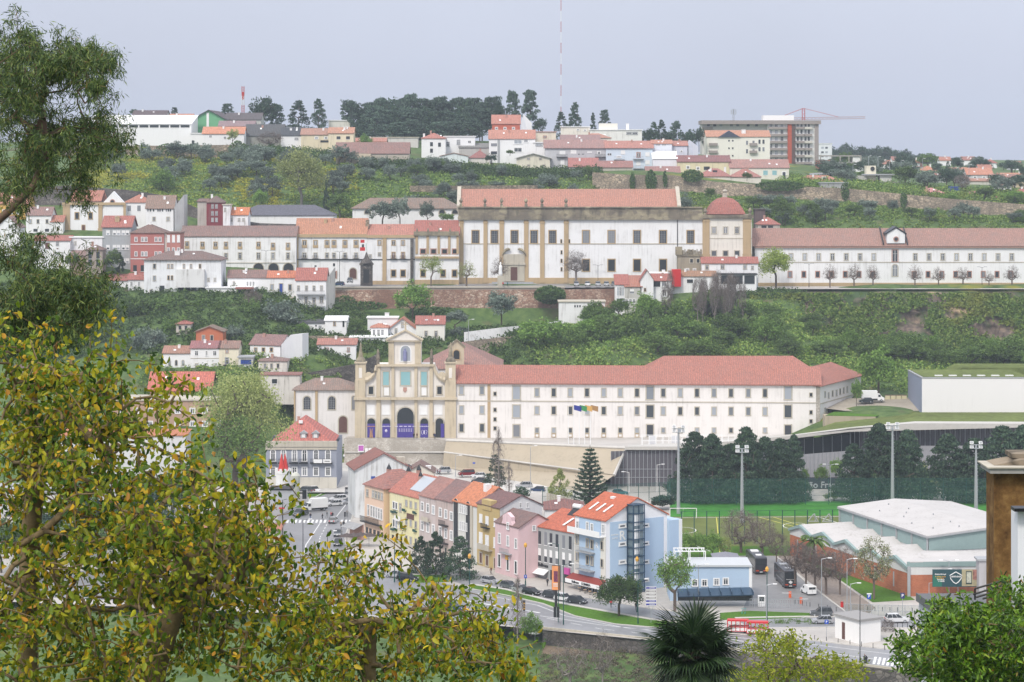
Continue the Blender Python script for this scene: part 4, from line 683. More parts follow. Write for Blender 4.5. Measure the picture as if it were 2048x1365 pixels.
b=house('distant white dome-like depot between two cypresses on the skyline',657,700,1120,258,242,233,roof='flat',rc=Mw,dep=12,wc=(.7,.68,.62))
b=house('low row of grey garages half hidden below the pine wood',742,836,1045,290,276,272,roof='flat',rc=Ms,wc=(.6,.58,.55),dep=8)
b=house('small red roof and cream wall at the foot of the pine wood',700,772,1030,290,284,277,rc=(.55,.24,.18),wc=(.7,.64,.55),dep=9)
b=house('white cube house with a red hipped roof beside the hedge',843,891,1012,308,277,266,roof='hip',rc=(.55,.22,.17),dep=11,grime=.1);b.win([(863,289),(879,290),(863,302)],6,8,'none','','dark');b.chim(848,268,y=2)
b=house('white flat-roofed modern block next to the red hipped cube house',888,950,1020,304,274,272,roof='flat',rc=Mw,dep=10,grime=.03);b.win([(896,289),(917,285)],7,10,'gray');b.win([(939,284)],6,4,'none')
b=house('pale mint gabled garden house behind the hedge',880,936,998,322,313,307,roof='gy',rc=(.5,.26,.2),wc=(.68,.74,.74),dep=7)
b=house('dark red hipped roof house in front of the white tower house',938,980,1003,325,316,301,roof='hip',rc=(.38,.16,.14),wc=(.66,.62,.58),dep=11)
b=house('grey flat-roofed building behind the dark red hipped roof',918,978,1016,318,296,288,rc=(.3,.27,.25),wc=(.46,.45,.43),dep=10,roof='shed')
b=house('tall brick-red house with a white gable wall below the big pines',984,1040,1035,285,248,231,rc=(.55,.24,.18),wc=(.5,.14,.09),dep=12,old=.1,grime=.1);b.win([(993,257),(1010,257),(1027,257)],6,5,'white');m_=MB();m_.pr_([(b.W+.36,0,-3),(b.W+5,3,-3),(b.W+5,3,b.H+.4),(b.W+1.5,2,b.Hr+.4),(b.W+.36,0,b.H+.3)],(0,6,0));m_.bd('gable_wall',wm_(WH,.1),b.rt_)
b=house('white four-storey house with terracotta roof, brick gable and big balconies',978,1070,1010,334,278,261,rc=(.58,.27,.2),dep=12,old=.1,grime=.2);b.win([(988,290),(988,306)],12,6,'none','','glass');b.win([(1036,284),(1036,300)],18,10,'white','cross','light');b.win([(1052,282)],10,8,'white','cross');pil(b,995,1000,280,332,Mg,y=-.1,cap=False,nm='downpipe')
b=house('flat white glass-roofed annex right of the four-storey white house',1068,1092,1008,312,286,284,roof='flat',rc=Mw,dep=8);b.win([(1078,290)],14,6,'gray','cross','light')
b=house('cream flat-eaved house on the skyline right of the pines',1063,1112,1045,285,265,262,roof='flat',rc=M_pink,wc=(.76,.68,.56),dep=9);b.win([(1090,274)],8,5,'pink')
b=house('cream gable-fronted house with two small windows above the garden wall',1033,1100,995,336,317,308,roof='gy',wc=(.70,.66,.54),rc=(.6,.56,.5),dep=11,old=.3,ov=.8);b.win([(1057,318),(1081,318)],7,5,'stone');b.win([(1057,331),(1088,331)],7,4,'stone')
b=house('grey row house with mauve roof and balconies, left of the pale blue one',1090,1212,998,338,296,281,rc=(.44,.25,.22),wc=(.50,.50,.52),dep=12,old=.3,ov=.6);b.win([(1125,306),(1147,304)],12,8,'none','blind');b.win([(1158,309),(1166,309)],5,3,'none');b.win([(1179,305)],9,3,'white');b.win([(1198,306)],8,7,'white','cross');b.win([(1125,325)],8,10,'white','blind')
for u0,u1,v in((1113,1135,314),(1190,1211,314)):
 xa,z=b.fp(u0,v);xb,_=b.fp(u1,v);m_=MB();m_.box(xa,xb,-1.2,-.003,z-.2,z);[m_.box(xa+(xb-xa)*q/14-.02,xa+(xb-xa)*q/14+.03,-1.2,-1.15,z,z+1)for q in range(15)];m_.box(xa,xb,-1.22,-1.12,z+1,z+1.08);m_.bd('balcony',Md,b.rt_)
b=house('pale blue row house with dark-railed balconies and mottled red roof',1212,1305,997,348,296,283,rc=(.55,.25,.2),wc=(.60,.68,.76),dep=12,old=.25,ov=.6,grime=.1);b.win([(1219,309)],8,4,'none');b.win([(1238,314)],10,5,'white','cross','light');b.win([(1277,310)],9,11,'pink','cross');b.win([(1277,327),(1295,309),(1295,325),(1246,305)],9,8,'none','blind')
for u0,u1,v in((1228,1249,319),(1266,1287,318),(1266,1287,337)):
 xa,z=b.fp(u0,v);xb,_=b.fp(u1,v);m_=MB();m_.box(xa,xb,-1.2,-.003,z-.2,z);[m_.box(xa+(xb-xa)*q/14-.02,xa+(xb-xa)*q/14+.03,-1.2,-1.15,z,z+1)for q in range(15)];m_.box(xa,xb,-1.22,-1.12,z+1,z+1.08);m_.bd('balcony',Mg,b.rt_)
b=house('low dormered house with a dark red roof in front of the pale blue row house',1196,1265,985,348,335,323,rc=(.42,.2,.17),wc=(.5,.46,.4),dep=8);b.win([(1208,330),(1226,330),(1252,330)],8,4,'white','','dark',y=2.0)
b=house('low red-roofed house with white skylights in front of the grey row house',1138,1196,986,345,334,317,rc=(.5,.2,.17),wc=(.7,.68,.66),dep=10)
b=house('white stacked rooftop building on the skyline, left half',1122,1180,1060,272,255,250,roof='flat',rc=Mw,wc=(.76,.72,.64),dep=10);b.win([(1156,254+6),(1170,261)],6,4,'white')
b=house('white stacked rooftop building with band windows on the skyline, right half',1180,1284,1058,285,261,259,roof='flat',rc=Mw,wc=(.76,.76,.72),dep=10);b.win([(1258,267),(1270,267)],11,6,'gray','cross');b.chim(1255,248,y=3,w=1.2,h=3);b.box('rooftop_room',4,12,2,7,b.H,b.H+3,wm_((.76,.74,.66),.2))
b=house('mauve-roofed house tucked behind the grey row house',1122,1200,1025,290,284,271,rc=(.4,.24,.22),wc=(.6,.58,.55),dep=12)
b=house('salmon hip roof house below the skyline buildings',1160,1222,1035,285,276,267,rc=(.6,.3,.22),wc=(.74,.7,.62),dep=10,roof='hip')
b=house('white house with orange roof and a row of six small windows',1304,1344,1000,312,288,281,rc=(.6,.28,.2),wc=(.66,.68,.74),dep=10,grime=.1);b.win([(1314,289.5),(1318,289.5),(1326,289.5),(1330,289.5)],3,4,'none')
b=house('lilac-white gabled house with a white barge board right of the small-windowed one',1341,1375,1003,318,292,283,rc=(.55,.25,.2),wc=(.62,.64,.71),dep=10);b.win([(1351,302),(1363,303)],5,5,'white');m_=MB();m_.pr_([(b.W+.36,-.3,-4),(b.W+4.6,3,-4),(b.W+4.6,3,b.H-.3),(b.W+1,1,b.Hr+.5),(b.W+.36,-.3,b.H+.2)],(0,7,0));m_.bd('gable_wall',wm_((.7,.72,.78),.1),b.rt_)
b=house('blank white shed-roofed house below the lilac gable',1306,1354,990,338,318,304,rc=Mw,wc=(.74,.74,.78),dep=9,roof='shed',grime=.1)
b=house('low house with a broad red-brown roof and brick wall above the garden wall',1292,1360,978,350,346,334,rc=(.42,.22,.19),wc=(.45,.2,.17),dep=9)
Msl=plain('grey slab',(.30,.26,.24),.8,var=.1);M_cl=wm_((.72,.72,.70),.1)
t=Bld('apartment_block','tall eight-storey apartment block with grey balconies and a brick-red strip','apartment block',1405,1170,1636,1170,350);t.uM=1520
zt=t.fp(1520,245)[1];xs=[t.fp(u,300)[0]for u in(1405,1535,1575,1583,1590,1625,1637)];m_=MB();m_.box(xs[0],xs[1],2,16,-4,zt);m_.bd('left_wing',wm_((.60,.58,.55),.2),t.rt_)
m_=MB();m_.box(xs[1],xs[6],0,18,-4,zt+.003);m_.bd('main_block',M_cl,t.rt_);MB().box(xs[2],xs[3],-1.0,-.003,-4,zt).bd('red_strip',plain('brick red',(.42,.09,.05),.8,var=.1),t.rt_);MB().box(xs[3],xs[4],-.8,-.003,-4,zt).bd('brown_strip',plain('dark brown render',(.12,.08,.07),.8),t.rt_);MB().box(xs[5]+1,xs[6],-.6,-.003,-4,zt).bd('grey_strip',Msl,t.rt_)
MB().box(xs[0]-.6,xs[6]+1,-1.6,18,zt-.9,zt+.9).bd('roof_slab',Msl,t.rt_);t.dep=16
a=t.fp(1528,240)[0];c=t.fp(1590,240)[0];MB().box(a,c,4,12,zt+.9,t.fp(1550,231,4)[1]).bd('penthouse',Mw,t.rt_)
for i in range(8):
 z=zt-2.2-3.35*i
 m_=MB();m_.box(xs[1]+.3,xs[2]-.3,-1.6,-.003,z-1.1,z-.0);m_.bd('balcony',[Msl,Msl][0],t.rt_);m_=MB();m_.box(xs[4]+.2,xs[4]+(xs[5]-xs[4])*.5,-1.5,-.003,z-1.1,z);m_.bd('balcony',Msl,t.rt_);m_=MB();m_.box(xs[4]+(xs[5]-xs[4])*.5+.3,xs[5]-.3,-1.8,-.003,z-1.1,z);m_.bd('balcony',Msl if i%2 else plain('beige',(.55,.52,.46),.8),t.rt_)
 for x in(xs[1]+1.6,xs[1]+4.2,xs[1]+6.9):t.winx(x,z+.05,1.3,1.8,'none','cross','light')
 for x in(xs[4]+1.3,xs[4]+3.1,xs[4]+5.0,xs[4]+6.6):t.winx(x,z+.05,.9,1.9,'none','','glass')
 if i<3:
  for x in(3,6,9,14,17,22,26):t.winx(x,z+.2,1.4,1.4,'none','','light' if x%2 else 'glass',y=2)
  m_=MB();m_.box(0,5,.6,1.99,z-1.1,z-.1);m_.bd('balcony',Msl,t.rt_)
b=house('cream four-storey block with orange hipped roof in front of the tall apartment block',1413,1540,1090,328,274,262,roof='gx',wc=(.76,.74,.66),rc=(.6,.3,.2),dep=14,grime=.1,old=.1);b.win(grd((1458,1465.5),(282,297,312)),3,3,'none','','dark');b.win([(1494,286),(1494,303),(1507,286),(1507,303),(1519,284),(1519,299),(1527,284),(1527,299)],4,8,'none','','glass')
for v in(291,306):
 for u0,u1 in((1418,1435),(1499,1514)):
  xa,z=b.fp(u0,v);xb,_=b.fp(u1,v);b.box('balcony',xa,xb,-1.2,-.003,z-.2,z+1,Msl)
xa,z=b.fp(1436,275,-.2);xb,_=b.fp(1481,275,-.2);_,z2=b.fp(1460,262,-.2);MB().pr_([(xa,-.6,z),(xb,-.6,z),((xa+xb)/2,-.6,z2)],(0,6,0)).bd('dark_gable',plain('slate blue gable',(.06,.07,.1),.7),b.rt_);b.chim(1487,260,y=4,w=1.8,h=2)
b=house('yellow-cream terrace house with dark red roof above the garden wall',1355,1460,988,350,324,312,wc=(.68,.62,.42),rc=(.33,.15,.14),dep=10,old=.4);b.win([(1376,335),(1396,337)],8,7,'white');b.win([(1411,337),(1416,337)],7,7,'none','','dark')
b=house('long house with a broad mottled pink roof and teal garage doors',1460,1578,985,362,336,320,wc=(.74,.72,.62),rc=(.47,.25,.21),dep=12,old=.4);b.win([(1531,346),(1549,346)],9,9,'none','','teal');b.win([(1568,351)],9,16,'white','','glass')
b=house('hipped red-roofed house with one dark dormer behind the garden wall, left of two',1398,1463,972,360,353,337,roof='hip',rc=(.48,.2,.17),wc=(.7,.66,.58),dep=10);b.win([(1430,344)],9,6,'none','','dark',y=2.4);b.chim(1450,335,y=3)
b=house('hipped red-roofed house behind the garden wall, right of two',1462,1522,972,362,354,338,roof='hip',rc=(.5,.22,.18),wc=(.7,.66,.58),dep=10)
b=house('house with a wide salmon hipped roof and white dormer right of the teal garages',1590,1686,985,372,364,351,roof='hip',rc=(.58,.25,.18),wc=(.74,.68,.55),dep=11);b.win([(1648,357)],9,7,'white','','light',y=2)
b=house('grey shed roof against the garden wall below the salmon roof',1640,1695,968,376,367,364,roof='flat',rc=Mg,wc=(.4,.4,.4),dep=5)
t=em_('building_shell',P(1640,345,1120),0,'unfinished concrete-framed building with a brick-red side behind the apartment block','building');m_=MB();m_.box(0,19,0,10,4,4.5);m_.box(0,19,0,10,7.2,7.8);[m_.box(x,x+.5,0,.5,0,7.2)for x in(0,5,9,13,18.5)];m_.bd('concrete_frame',plain('raw concrete',(.32,.3,.27),.9,var=.2),t);MB().box(-1,4.5,-.3,9,-3,5.6).bd('brick_part',plain('red render',(.42,.13,.09),.8),t);MB().box(15,19,.5,9,0,7).bd('white_core',M_cl,t)
b=house('white tower block in the hazy distance right of the apartment block',1638,1664,1650,322,288,286,roof='flat',rc=Mw,dep=18,wc=(.72,.74,.76));b.win(grd((1645,1653),(296,305,313)),5,4,'none','','light')
t=Bld('concrete_church','modern concrete church with a cream clock-like round-windowed tower','church',1715,1000,1795,1000,374);t.uM=1752
for u0,u1,v0,v1,y,mm in((1716,1733,352,374,0,(.5,.49,.45)),(1733,1752,332,374,2,(.74,.69,.55)),(1760,1783,350,374,0,(.6,.6,.57)),(1735,1800,364,380,-2,(.46,.45,.42))):
 xa,za=t.fp(u0,v1,y);xb,zb=t.fp(u1,v0,y);t.box('nave' if u0!=1733 else 'bell_tower',xa,xb,y,y+6,za-3,zb,wm_(mm,.4))
x,z=t.fp(1745,338,2);MB().tu_([(x,1.7,z),(x,1.95,z)],.9,12).bd('round_window',Md,t.rt_)
xa,za=t.fp(1728,357,-1);xb,zb=t.fp(1790,351,-1);t.box('flat_roof',xa,xb,-1,6,zb,zb+.5,Mg)
b=house('small white house with a pink roof behind the garden wall at right',1842,1888,975,392,386,376,rc=(.62,.28,.26),dep=8,old=.0,roof='hip')
t=em_('shipping_container',P(1898,387,985),0,'bright blue shipping container in a yard at upper right','container');MB().box(0,4.6,0,2.4,0,2.7).bd('container_body',M_blue,t);m_=MB();[m_.box(.2+q*.45,.35+q*.45,-.05,-.003,.15,2.55)for q in range(10)];m_.bd('rib',M_blue,t)
b=house('grey-white house with an orange roof at the right skyline',1934,1986,1090,366,350,337,rc=(.6,.27,.18),wc=(.55,.56,.58),dep=12,old=.05);b.win([(1950,355),(1968,355)],8,5,'white')
b=house('long row house with a dark orange roof at far right',1940,2006,1050,372,363,358,rc=(.5,.25,.18),wc=(.6,.58,.52),dep=9)
b=house('yellow-ochre gabled house at the right edge',2008,2060,1030,388,366,350,roof='gy',rc=(.42,.22,.17),wc=(.6,.5,.34),dep=14);b.win([(2030,372)],4,8,'stone')
b=house('distant house with orange hipped roof between trees',1845,1872,1250,350,341,332,roof='hip',rc=(.62,.27,.16),dep=12)
b=house('red roofed house half hidden by trees near the right skyline',1902,1936,1180,352,346,336,rc=(.55,.25,.17),dep=10)
b=house('house with salmon roof beside the orange-roofed house at right skyline',1984,2012,1080,366,357,349,rc=(.55,.28,.22),dep=10)
b=house('house with an orange roof at the extreme right of the skyline',2005,2060,1100,364,356,347,rc=(.6,.28,.18),dep=10)
b=house('small pink wall and low roof behind the hedges at right',1940,1958,985,398,388,384,rc=(.5,.25,.2),wc=(.6,.3,.25),dep=5)
b=house('distant white terrace with red roofs under the hazy wood',1800,1846,1300,345,334,328,rc=(.5,.26,.2),dep=10)
b=house('tiny orange roof among bushes below the blue container',1980,2004,975,405,399,394,rc=(.6,.28,.18),dep=6)
for i,(u,v,D,w,rc_)in enumerate((q[0],HV+(CH-float(tz((q[0]-1024)*q[2]/F,q[2])[0]))*F/q[2]+1)+q[2:]for q in((1702,352,1120,26,RR),(1760,345,1250,22,RO),(1785,340,1350,24,RP),(1820,346,1300,20,RO),(1868,360,1060,26,RR),(1880,345,1400,22,RO),(1915,362,1060,24,RO),(1925,340,1500,26,RP),(1958,352,1200,26,RO),(1972,344,1350,22,RR),(1995,378,1010,28,RR),(2020,344,1300,24,RO),(2035,396,985,26,RR),(1730,345,1300,20,RO))):house(('small','narrow','low','tiny','plain','distant','white','little','long','pale','modest','square','bright','faint')[i]+' house '+('in the haze ' if D>1190 else 'near the garden wall ' if D<1015 else 'among the trees ')+'with a '+('red' if rc_ is RR else 'orange' if rc_ is RO else 'pinkish')+' roof, '+('left of the concrete church tower' if u<1740 else 'behind the concrete church' if u<1830 else 'above the blue container' if u<1930 else 'near the right edge'),u,u+w,D,v,v-11,v-18,roof='gx' if i%3 else 'hip',rc=rc_,dep=9,grime=.15)
def lattice(m_,p0,p1,w,nseg,r=.08,k=4):
 p0=Vector(p0);p1=Vector(p1);d=(p1-p0).normalized();a=d.cross(Vector((0,1,0))if abs(d.y)<.9 else Vector((1,0,0))).normalized()*w/2;b_=d.cross(a).normalized()*w/2
 c=[a+b_,a-b_,-a-b_,-a+b_]
 for q in c:m_.tu_([p0+q,p1+q],r,k,cap=False)
 for i in range(nseg):
  for j in range(4):m_.tu_([p0+(p1-p0)*i/nseg+c[j],p0+(p1-p0)*(i+1)/nseg+c[(j+1)%4]],r*.6,3,cap=False)
def lattice_bands(name,parent,p0,p1,w,n,mats,r):
 p0=Vector(p0);p1=Vector(p1)
 for i in range(n):
  m_=MB();lattice(m_,p0+(p1-p0)*i/n,p0+(p1-p0)*(i+1)/n,w,4,r);m_.bd(name,mats[i%2],parent)
M_mr=plain('mast red',(.45,.04,.03),.6)
t=em_('radio_mast',P(1122,235,1150),0,'very tall thin red and white guyed radio mast rising to the top of the picture','radio mast');lattice_bands('mast_section',t,(0,0,0),(0,0,80),.34,16,(M_mr,Mw),.045)
t=em_('telecom_tower',P(486,240,1100),0,'red and white telecom tower rising left of the pine wood','telecom tower');lattice_bands('tower_section',t,(0,0,-6),(0,0,15),1.0,5,(M_mr,Mw),.1);MB().la_([(.5,9),(.6,10),(.6,12),(.4,12.5)],8).bd('antenna_drum',M_mr,t);m_=MB();[m_.box(-1.5+q*1.1,-1.2+q*1.1,-.4,0,-2,2.5)for q in range(3)];m_.bd('antenna_panel',Mg,t)
t=em_('tower_crane',P(1607,330,1230),0,'red tower crane with a long pale horizontal jib behind the apartment block','tower crane');zj=zv(238,1230)-zv(330,1230);zt_=zv(217,1230)-zv(330,1230);m_=MB();lattice(m_,(0,0,0),(0,0,zt_),1.3,14,.1);m_.bd('mast',M_mr,t)
m_=MB();lattice(m_,(-6,0,zj),(31,0,zj+.6),1.0,20,.08);m_.bd('jib',plain('faded red',(.4,.2,.17),.6),t);m_=MB();m_.tu_([(0,0,zt_),(-14,0,zj)],.12,4);m_.tu_([(0,0,zt_),(18,0,zj+.8)],.1,4);m_.bd('tie_bar',M_mr,t);MB().box(-1,1,-1.5,-.9,zj-2.2,zj-.8).bd('cab',Mw,t)
t=em_('rooftop_antenna',P(1467,243,1172),0,'grey lattice antenna on the roof of the apartment block','antenna');m_=MB();lattice(m_,(0,0,0),(0,0,6),.7,6,.08);m_.bd('lattice',Mm,t);m_=MB();[m_.box(-1.3+q*1.1,-.9+q*1.1,-.2,.1,3.2,5.6)for q in range(3)];m_.bd('antenna_panel',Mm,t)
def lamp_post(u,vb,D,h,label,group=None,mat=None,arms=((1,0),),armL=1.4,name='street_lamp',head=Mw,z0=None,r=.09):
 t=em_(name,P(u,vb,D)if D else G(u,vb),0,label,'street lamp',group);MB().la_([(r*1.5,-.3),(r*1.3,1.0),(r,1.01),(r*.7,h)],7).bd('pole',mat or Mm,t)
 for ax,ay in arms:
  MB().tu_([(0,0,h-.1),(ax*armL*.6,ay*armL*.6,h+.15),(ax*armL,ay*armL,h+.15)],.05,5).bd('arm',mat or Mm,t);m_=MB();x,y=ax*armL,ay*armL;m_.box(x-.4,x+.4,y-.16,y+.16,h+.08,h+.24);m_.bd('lamp_head',head,t)
 return t
for i,(u,v,D,vt)in enumerate(((1737,365,1060,313),(1756,362,1050,314),(1779,366,1060,323),(1802,366,1060,322),(1706,366,1010,330),(1820,372,1040,334),(1845,366,1060,318),(1938,372,1040,330))):lamp_post(u,v,D,(v-vt)*D/F,'slender white-headed street lamp along the hilltop road at right','hilltop street lamps',r=.12,armL=.9)
for u in(1618,1964,1196,532,679):
 vb=573 if u>1100 else 566;D=838 if u>1100 else 828;hh=(vb-{1618:528,1964:535,1196:531,532:502,679:504}[u])*D/F;lamp_post(u,vb,D,hh,{1618:'double-headed lamp post at the left of the long monastery wing',1964:'double-headed lamp post near the right edge before the monastery wing',1196:'double-headed lamp post rising over the cliff-edge house roofs',532:'dark lamp post in front of the mauve-roofed convent range',679:'dark lamp post in front of the convent balconies'}[u],None,Md,((1,0),(-1,0)),1.3,head=Mg)
t=em_('statue',P(1001,566,824),0,'white stone statue of a robed standing figure on a plinth before the church portal','statue');MB().box(-1.0,1.0,-1,1,-1,2.3).bd('plinth',Ms,t);MB().la_([(.75,2.3),(.7,3.2),(.55,4.6),(.62,5.4),(.4,5.9),(.2,6.05),(.3,6.3),(.32,6.6),(.15,6.9),(.02,7.0)],10).bd('figure',Mw,t,smooth=True)
b=Bld('convent_church','tall stone and white convent church facade with niche, pediment and five arches','church',710,700,912,700,876);b.uM=811
f=lambda u,v,y=0:b.fp(u,v,y);X=lambda u:b.fp(u,800)[0];Z=lambda v:b.fp(811,v)[1]
mw=wm_((.74,.70,.64),.25);ms=wm_((.56,.48,.35),.6,'ochre stone',(.22,.18,.13))
m_=MB();m_.pr_([(X(716),0,-4),(X(906),0,-4),(X(906),0,Z(797)),(X(716),0,Z(797))],(0,12,0));m_.pr_([(X(a),0,Z(c))for a,c in((731,797.1),(890,797.1),(890,760),(882,757),(875,748),(870,738),(868,731),(754,731),(752,738),(748,748),(741,757),(731,760))],(0,10,0));m_.pr_([(X(a),0,Z(c))for a,c in((778,730.9),(842,730.9),(842,681),(778,681))],(0,6,0));m_.bd('wall',mw,b.rt_)
def st(nm,u0,u1,v0,v1,y=-.5,y1=-.003,mat=ms):return b.box(nm,X(u0),X(u1),y,y1,Z(v1),Z(v0),mat)
for u0,u1 in((753,761),(783,789),(829,835),(859,866)):st('pilaster',u0,u1,734,794);st('pilaster',u0,u1,800,875)
st('corner_pier',710,731,760,876,-.8,10);st('corner_pier',890,912,760,876,-.8,10);st('cornice',708,914,794.5,799.5,-1.3,-.6);st('cornice',755,869,728.5,733,-1.1,.2);st('base_wall',731,890,845,876,-.35,-.003)
st('pier',777,788,681,728,-.4);st('pier',830,842,681,728,-.4);m_=MB();m_.pr_([(X(774),-.6,Z(681)),(X(844),-.6,Z(681)),(X(811),-.6,Z(662))],(0,.59,0));m_.bd('pediment',mw,b.rt_)
m_=MB();m_.pr_([(X(773),-1.1,Z(681.5)),(X(811),-1.1,Z(662)),(X(811),-1.1,Z(659)),(X(771),-1.1,Z(679))],(0,2,0));m_.pr_([(X(811),-1.1,Z(662)),(X(845),-1.1,Z(681.5)),(X(847),-1.1,Z(679)),(X(811),-1.1,Z(659))],(0,2,0));m_.pr_([(X(773),-1.0,Z(683)),(X(845),-1.0,Z(683)),(X(845),-1.0,Z(681.6)),(X(773),-1.0,Z(681.6))],(0,.99,0));m_.bd('pediment_moulding',ms,b.rt_)
m_=MB();x=X(811);m_.box(x-.25,x+.25,-.6,-.2,Z(661),Z(643));m_.box(x-.9,x+.9,-.58,-.22,Z(650),Z(648));m_.bd('cross',ms,b.rt_)
for s,u0 in((1,731),(-1,890)):
 m_=MB();pts=[(0,760),(5,759),(11,755),(16,749),(20,741),(22,731)];pts=[(u0+s*a,v)for a,v in pts];m_.tu_([(X(a),-.5,Z(v))for a,v in pts],[.9,.7,.6,.55,.5,.45],6);m_.tu_([(X(u0+s*6),-.6,Z(752)),(X(u0+s*6),.5,Z(752))],1.1,10);m_.bd('scroll',ms,b.rt_)
for u in(721,901):
 m_=MB();x=X(u);a=1.45;m_.box(x-a,x+a,-.4,2.5,Z(760),Z(727));m_.box(x-a-.3,x+a+.3,-.8,2.8,Z(727),Z(724.5));tr=m_.bd('turret',ms,b.rt_);MB().la_([(1.5,Z(724.4)),(1.35,Z(720)),(.9,Z(716)),(.6,Z(714))],8,(x,1)).bd('dome',Mp,tr);MB().la_([(.7,Z(714)),(.45,Z(704)),(.15,Z(687)),(.02,Z(685))],4,(x,1)).bd('obelisk',Mp,tr);MB().box(x-.45,x+.45,-.45,-.41,Z(756),Z(736)).bd('slot',mw,tr)
for u in(756,863):m_=MB();m_.la_([(.5,Z(731)),(.45,Z(719)),(.6,Z(717)),(.35,Z(709)),(.4,Z(704)),(.1,Z(698))],7,(X(u),0));m_.bd('statue_finial',Mp,b.rt_)
b.win([(811,707)],24,34,'white','arch','light');m_=MB();m_.la_([(.5,Z(722)),(.6,Z(716)),(.5,Z(707)),(.55,Z(703)),(.2,Z(701)),(.28,Z(699)),(.1,Z(697))],8,(X(810),-.3));m_.bd('niche_statue',plain('blue grey statue',(.22,.23,.38),.8),b.rt_)
b.win([(772,757),(848,757)],16,31,'stone','','teal');b.win([(811,757)],23,31,'stone','','teal');b.win([(742,781),(879,781)],13,19,'stone','','dark');b.win([(773,783),(848,783)],15,20,'stone','','white');m_=MB();x=X(810);m_.pr_([(x-.5,-.15,Z(775)),(x+.5,-.15,Z(775)),(x+.55,-.15,Z(782)),(x,-.15,Z(786)),(x-.55,-.15,Z(782))],(0,.14,0));m_.bd('coat_of_arms',M_pink,b.rt_)
b.win([(741.5,820),(771.5,820),(847,820),(877,820)],16,20,'white','','white')
for u in(742.5,772.5,848.5,879):b.win([(u,856)],20,43,'stone','arch','dark',nm='arch',y=-.4)  # porch shade behind each arch painted as a dark sheet
b.win([(811,845)],38,64,'stone','arch','dark',nm='arch',y=-.4)  # central arch likewise filled with painted porch shade
M_bl=plain('banner lettering',(.6,.58,.7),.7);M_gold=plain('banner gold',(.5,.28,.15),.6)
for i,(u,w_)in enumerate(((742.5,15),(772.5,15),(811,33),(848.5,15),(885,7))):
 bn=b.box('banner',X(u-w_/2),X(u+w_/2),-.62,-.56,Z(875),Z(847.5),M_purple);g=[MB()for _ in range(1)][0];x=X(u)
 if i!=4:
  t0=.09*w_;[g.box(x-t0+q*t0*.42,x-t0+q*t0*.42+t0*.3,-.66,-.625,Z(853.5),Z(852-.3*(q%2)))for q in range(5)]
  if i==2:[g.box(x-1.9+q*.68,x-1.5+q*.68,-.66,-.625,Z(v+1),Z(v))for q in range(6)for v in(857.5,859.8,862)]
  elif i==1:g.la_([(.3,Z(875)),(.22,Z(867)),(.12,Z(866)),(.42,Z(864)),(.5,Z(861)),(.35,Z(858.4)),(.05,Z(857.6))],8,(x,-.3))
  elif i==0:g.tu_([(x-.25,-.7,Z(875)),(x-.2,-.7,Z(864)),(x-.3,-.7,Z(857))],[.25,.15,.1],5);g.tu_([(x+.3,-.7,Z(875)),(x+.2,-.7,Z(864)),(x+.35,-.7,Z(857))],[.25,.15,.1],5)
  else:g.la_([(.4,Z(875)),(.15,Z(872)),(.42,Z(867)),(.4,Z(862)),(.28,Z(859)),(.35,Z(857.5))],8,(x,-.3));g.tu_([(x-.4,-.7,Z(860)),(x-.85,-.7,Z(862)),(x-.7,-.7,Z(867)),(x-.4,-.7,Z(869))],.07,4);g.tu_([(x+.4,-.7,Z(860)),(x+.85,-.7,Z(862)),(x+.7,-.7,Z(867)),(x+.4,-.7,Z(869))],.07,4)
  g.bd('banner_print',M_gold if i==0 else M_bl,bn)
CO=(.50,.20,.15)
b=house('hip-roofed nave of the convent church with a faded tile roof behind the facade',842,1004,716,840,738,688,dep=32,roof='hip',rc=(.42,.22,.18),old=.45,name='convent_nave',cat='nave',hipf=.8)
b=Bld('bell_gable','small stone bell gable standing beside the convent nave roof','bell gable',898,711,928,711,724);m_=MB();w=b.W;z1=b.fp(912,696)[1];z2=b.fp(912,682)[1];m_.pr_([(0,0,-4),(w,0,-4),(w,0,z1),(w/2,0,z2),(0,0,z1)],(0,1.6,0));m_.bd('gable',ms,b.rt_);m_=MB();m_.pr_([(-.3,-.3,z1-.2),(w/2,-.3,z2),(w/2,-.3,z2+.45),(-.5,-.3,z1+.3)],(0,2.2,0));m_.pr_([(w/2,-.3,z2),(w+.3,-.3,z1-.2),(w+.5,-.3,z1+.3),(w/2,-.3,z2+.45)],(0,2.2,0));m_.bd('coping',Mp,b.rt_);b.winx(w/2,.5,2.4,3.2,'tan','arch','dark')  # bell opening is not cut; a dark sheet gives its shade
b=house('long three-storey white convent range with a red tiled roof and rows of small windows',912,1638,700,877,766,733,DR=694,dep=14,rc=CO,wc=(.77,.74,.71),grime=.3,old=.3,name='convent_range',cat='convent',ov=.8)
us=[1074,1107.5,1140.5,1174,1207.5,1240.5,1274]+[1326.5,1360.5,1394,1428,1462,1496.5,1530];b.win([(923,781),(964,781)]+[(u,785+.003*(u-1074))for u in us],11.5,19,'stone','','light');b.win([(923,820),(964,820)]+[(u,821+.005*(u-1074))for u in us],11.5,18,'stone','','light')
b.win([(923,856),(964,856)],12,19,'stone','','light');b.win([(u,861)for u in us],10,12,'stone','','light');b.win([(u,871)for u in us if u<1290],9,8,'tan','','white',nm='panel')
for u in(1033,1300,1576):b.win([(u,786)],18,29,'stone','','light');b.win([(u,823)],18,28,'stone','','light');b.win([(u,862)],17,27,'stone','','glass',nm='door')
b.win([(990,v)for v in(788,820,839,857)]+[(1622,v)for v in(790,825,843,861)],8,9,'stone','','dark');pil(b,975,981,768,876,Mt,y=-.12,cap=False);pil(b,1632,1640,770,866,M_rub,y=-.15,cap=False,nm='quoins')
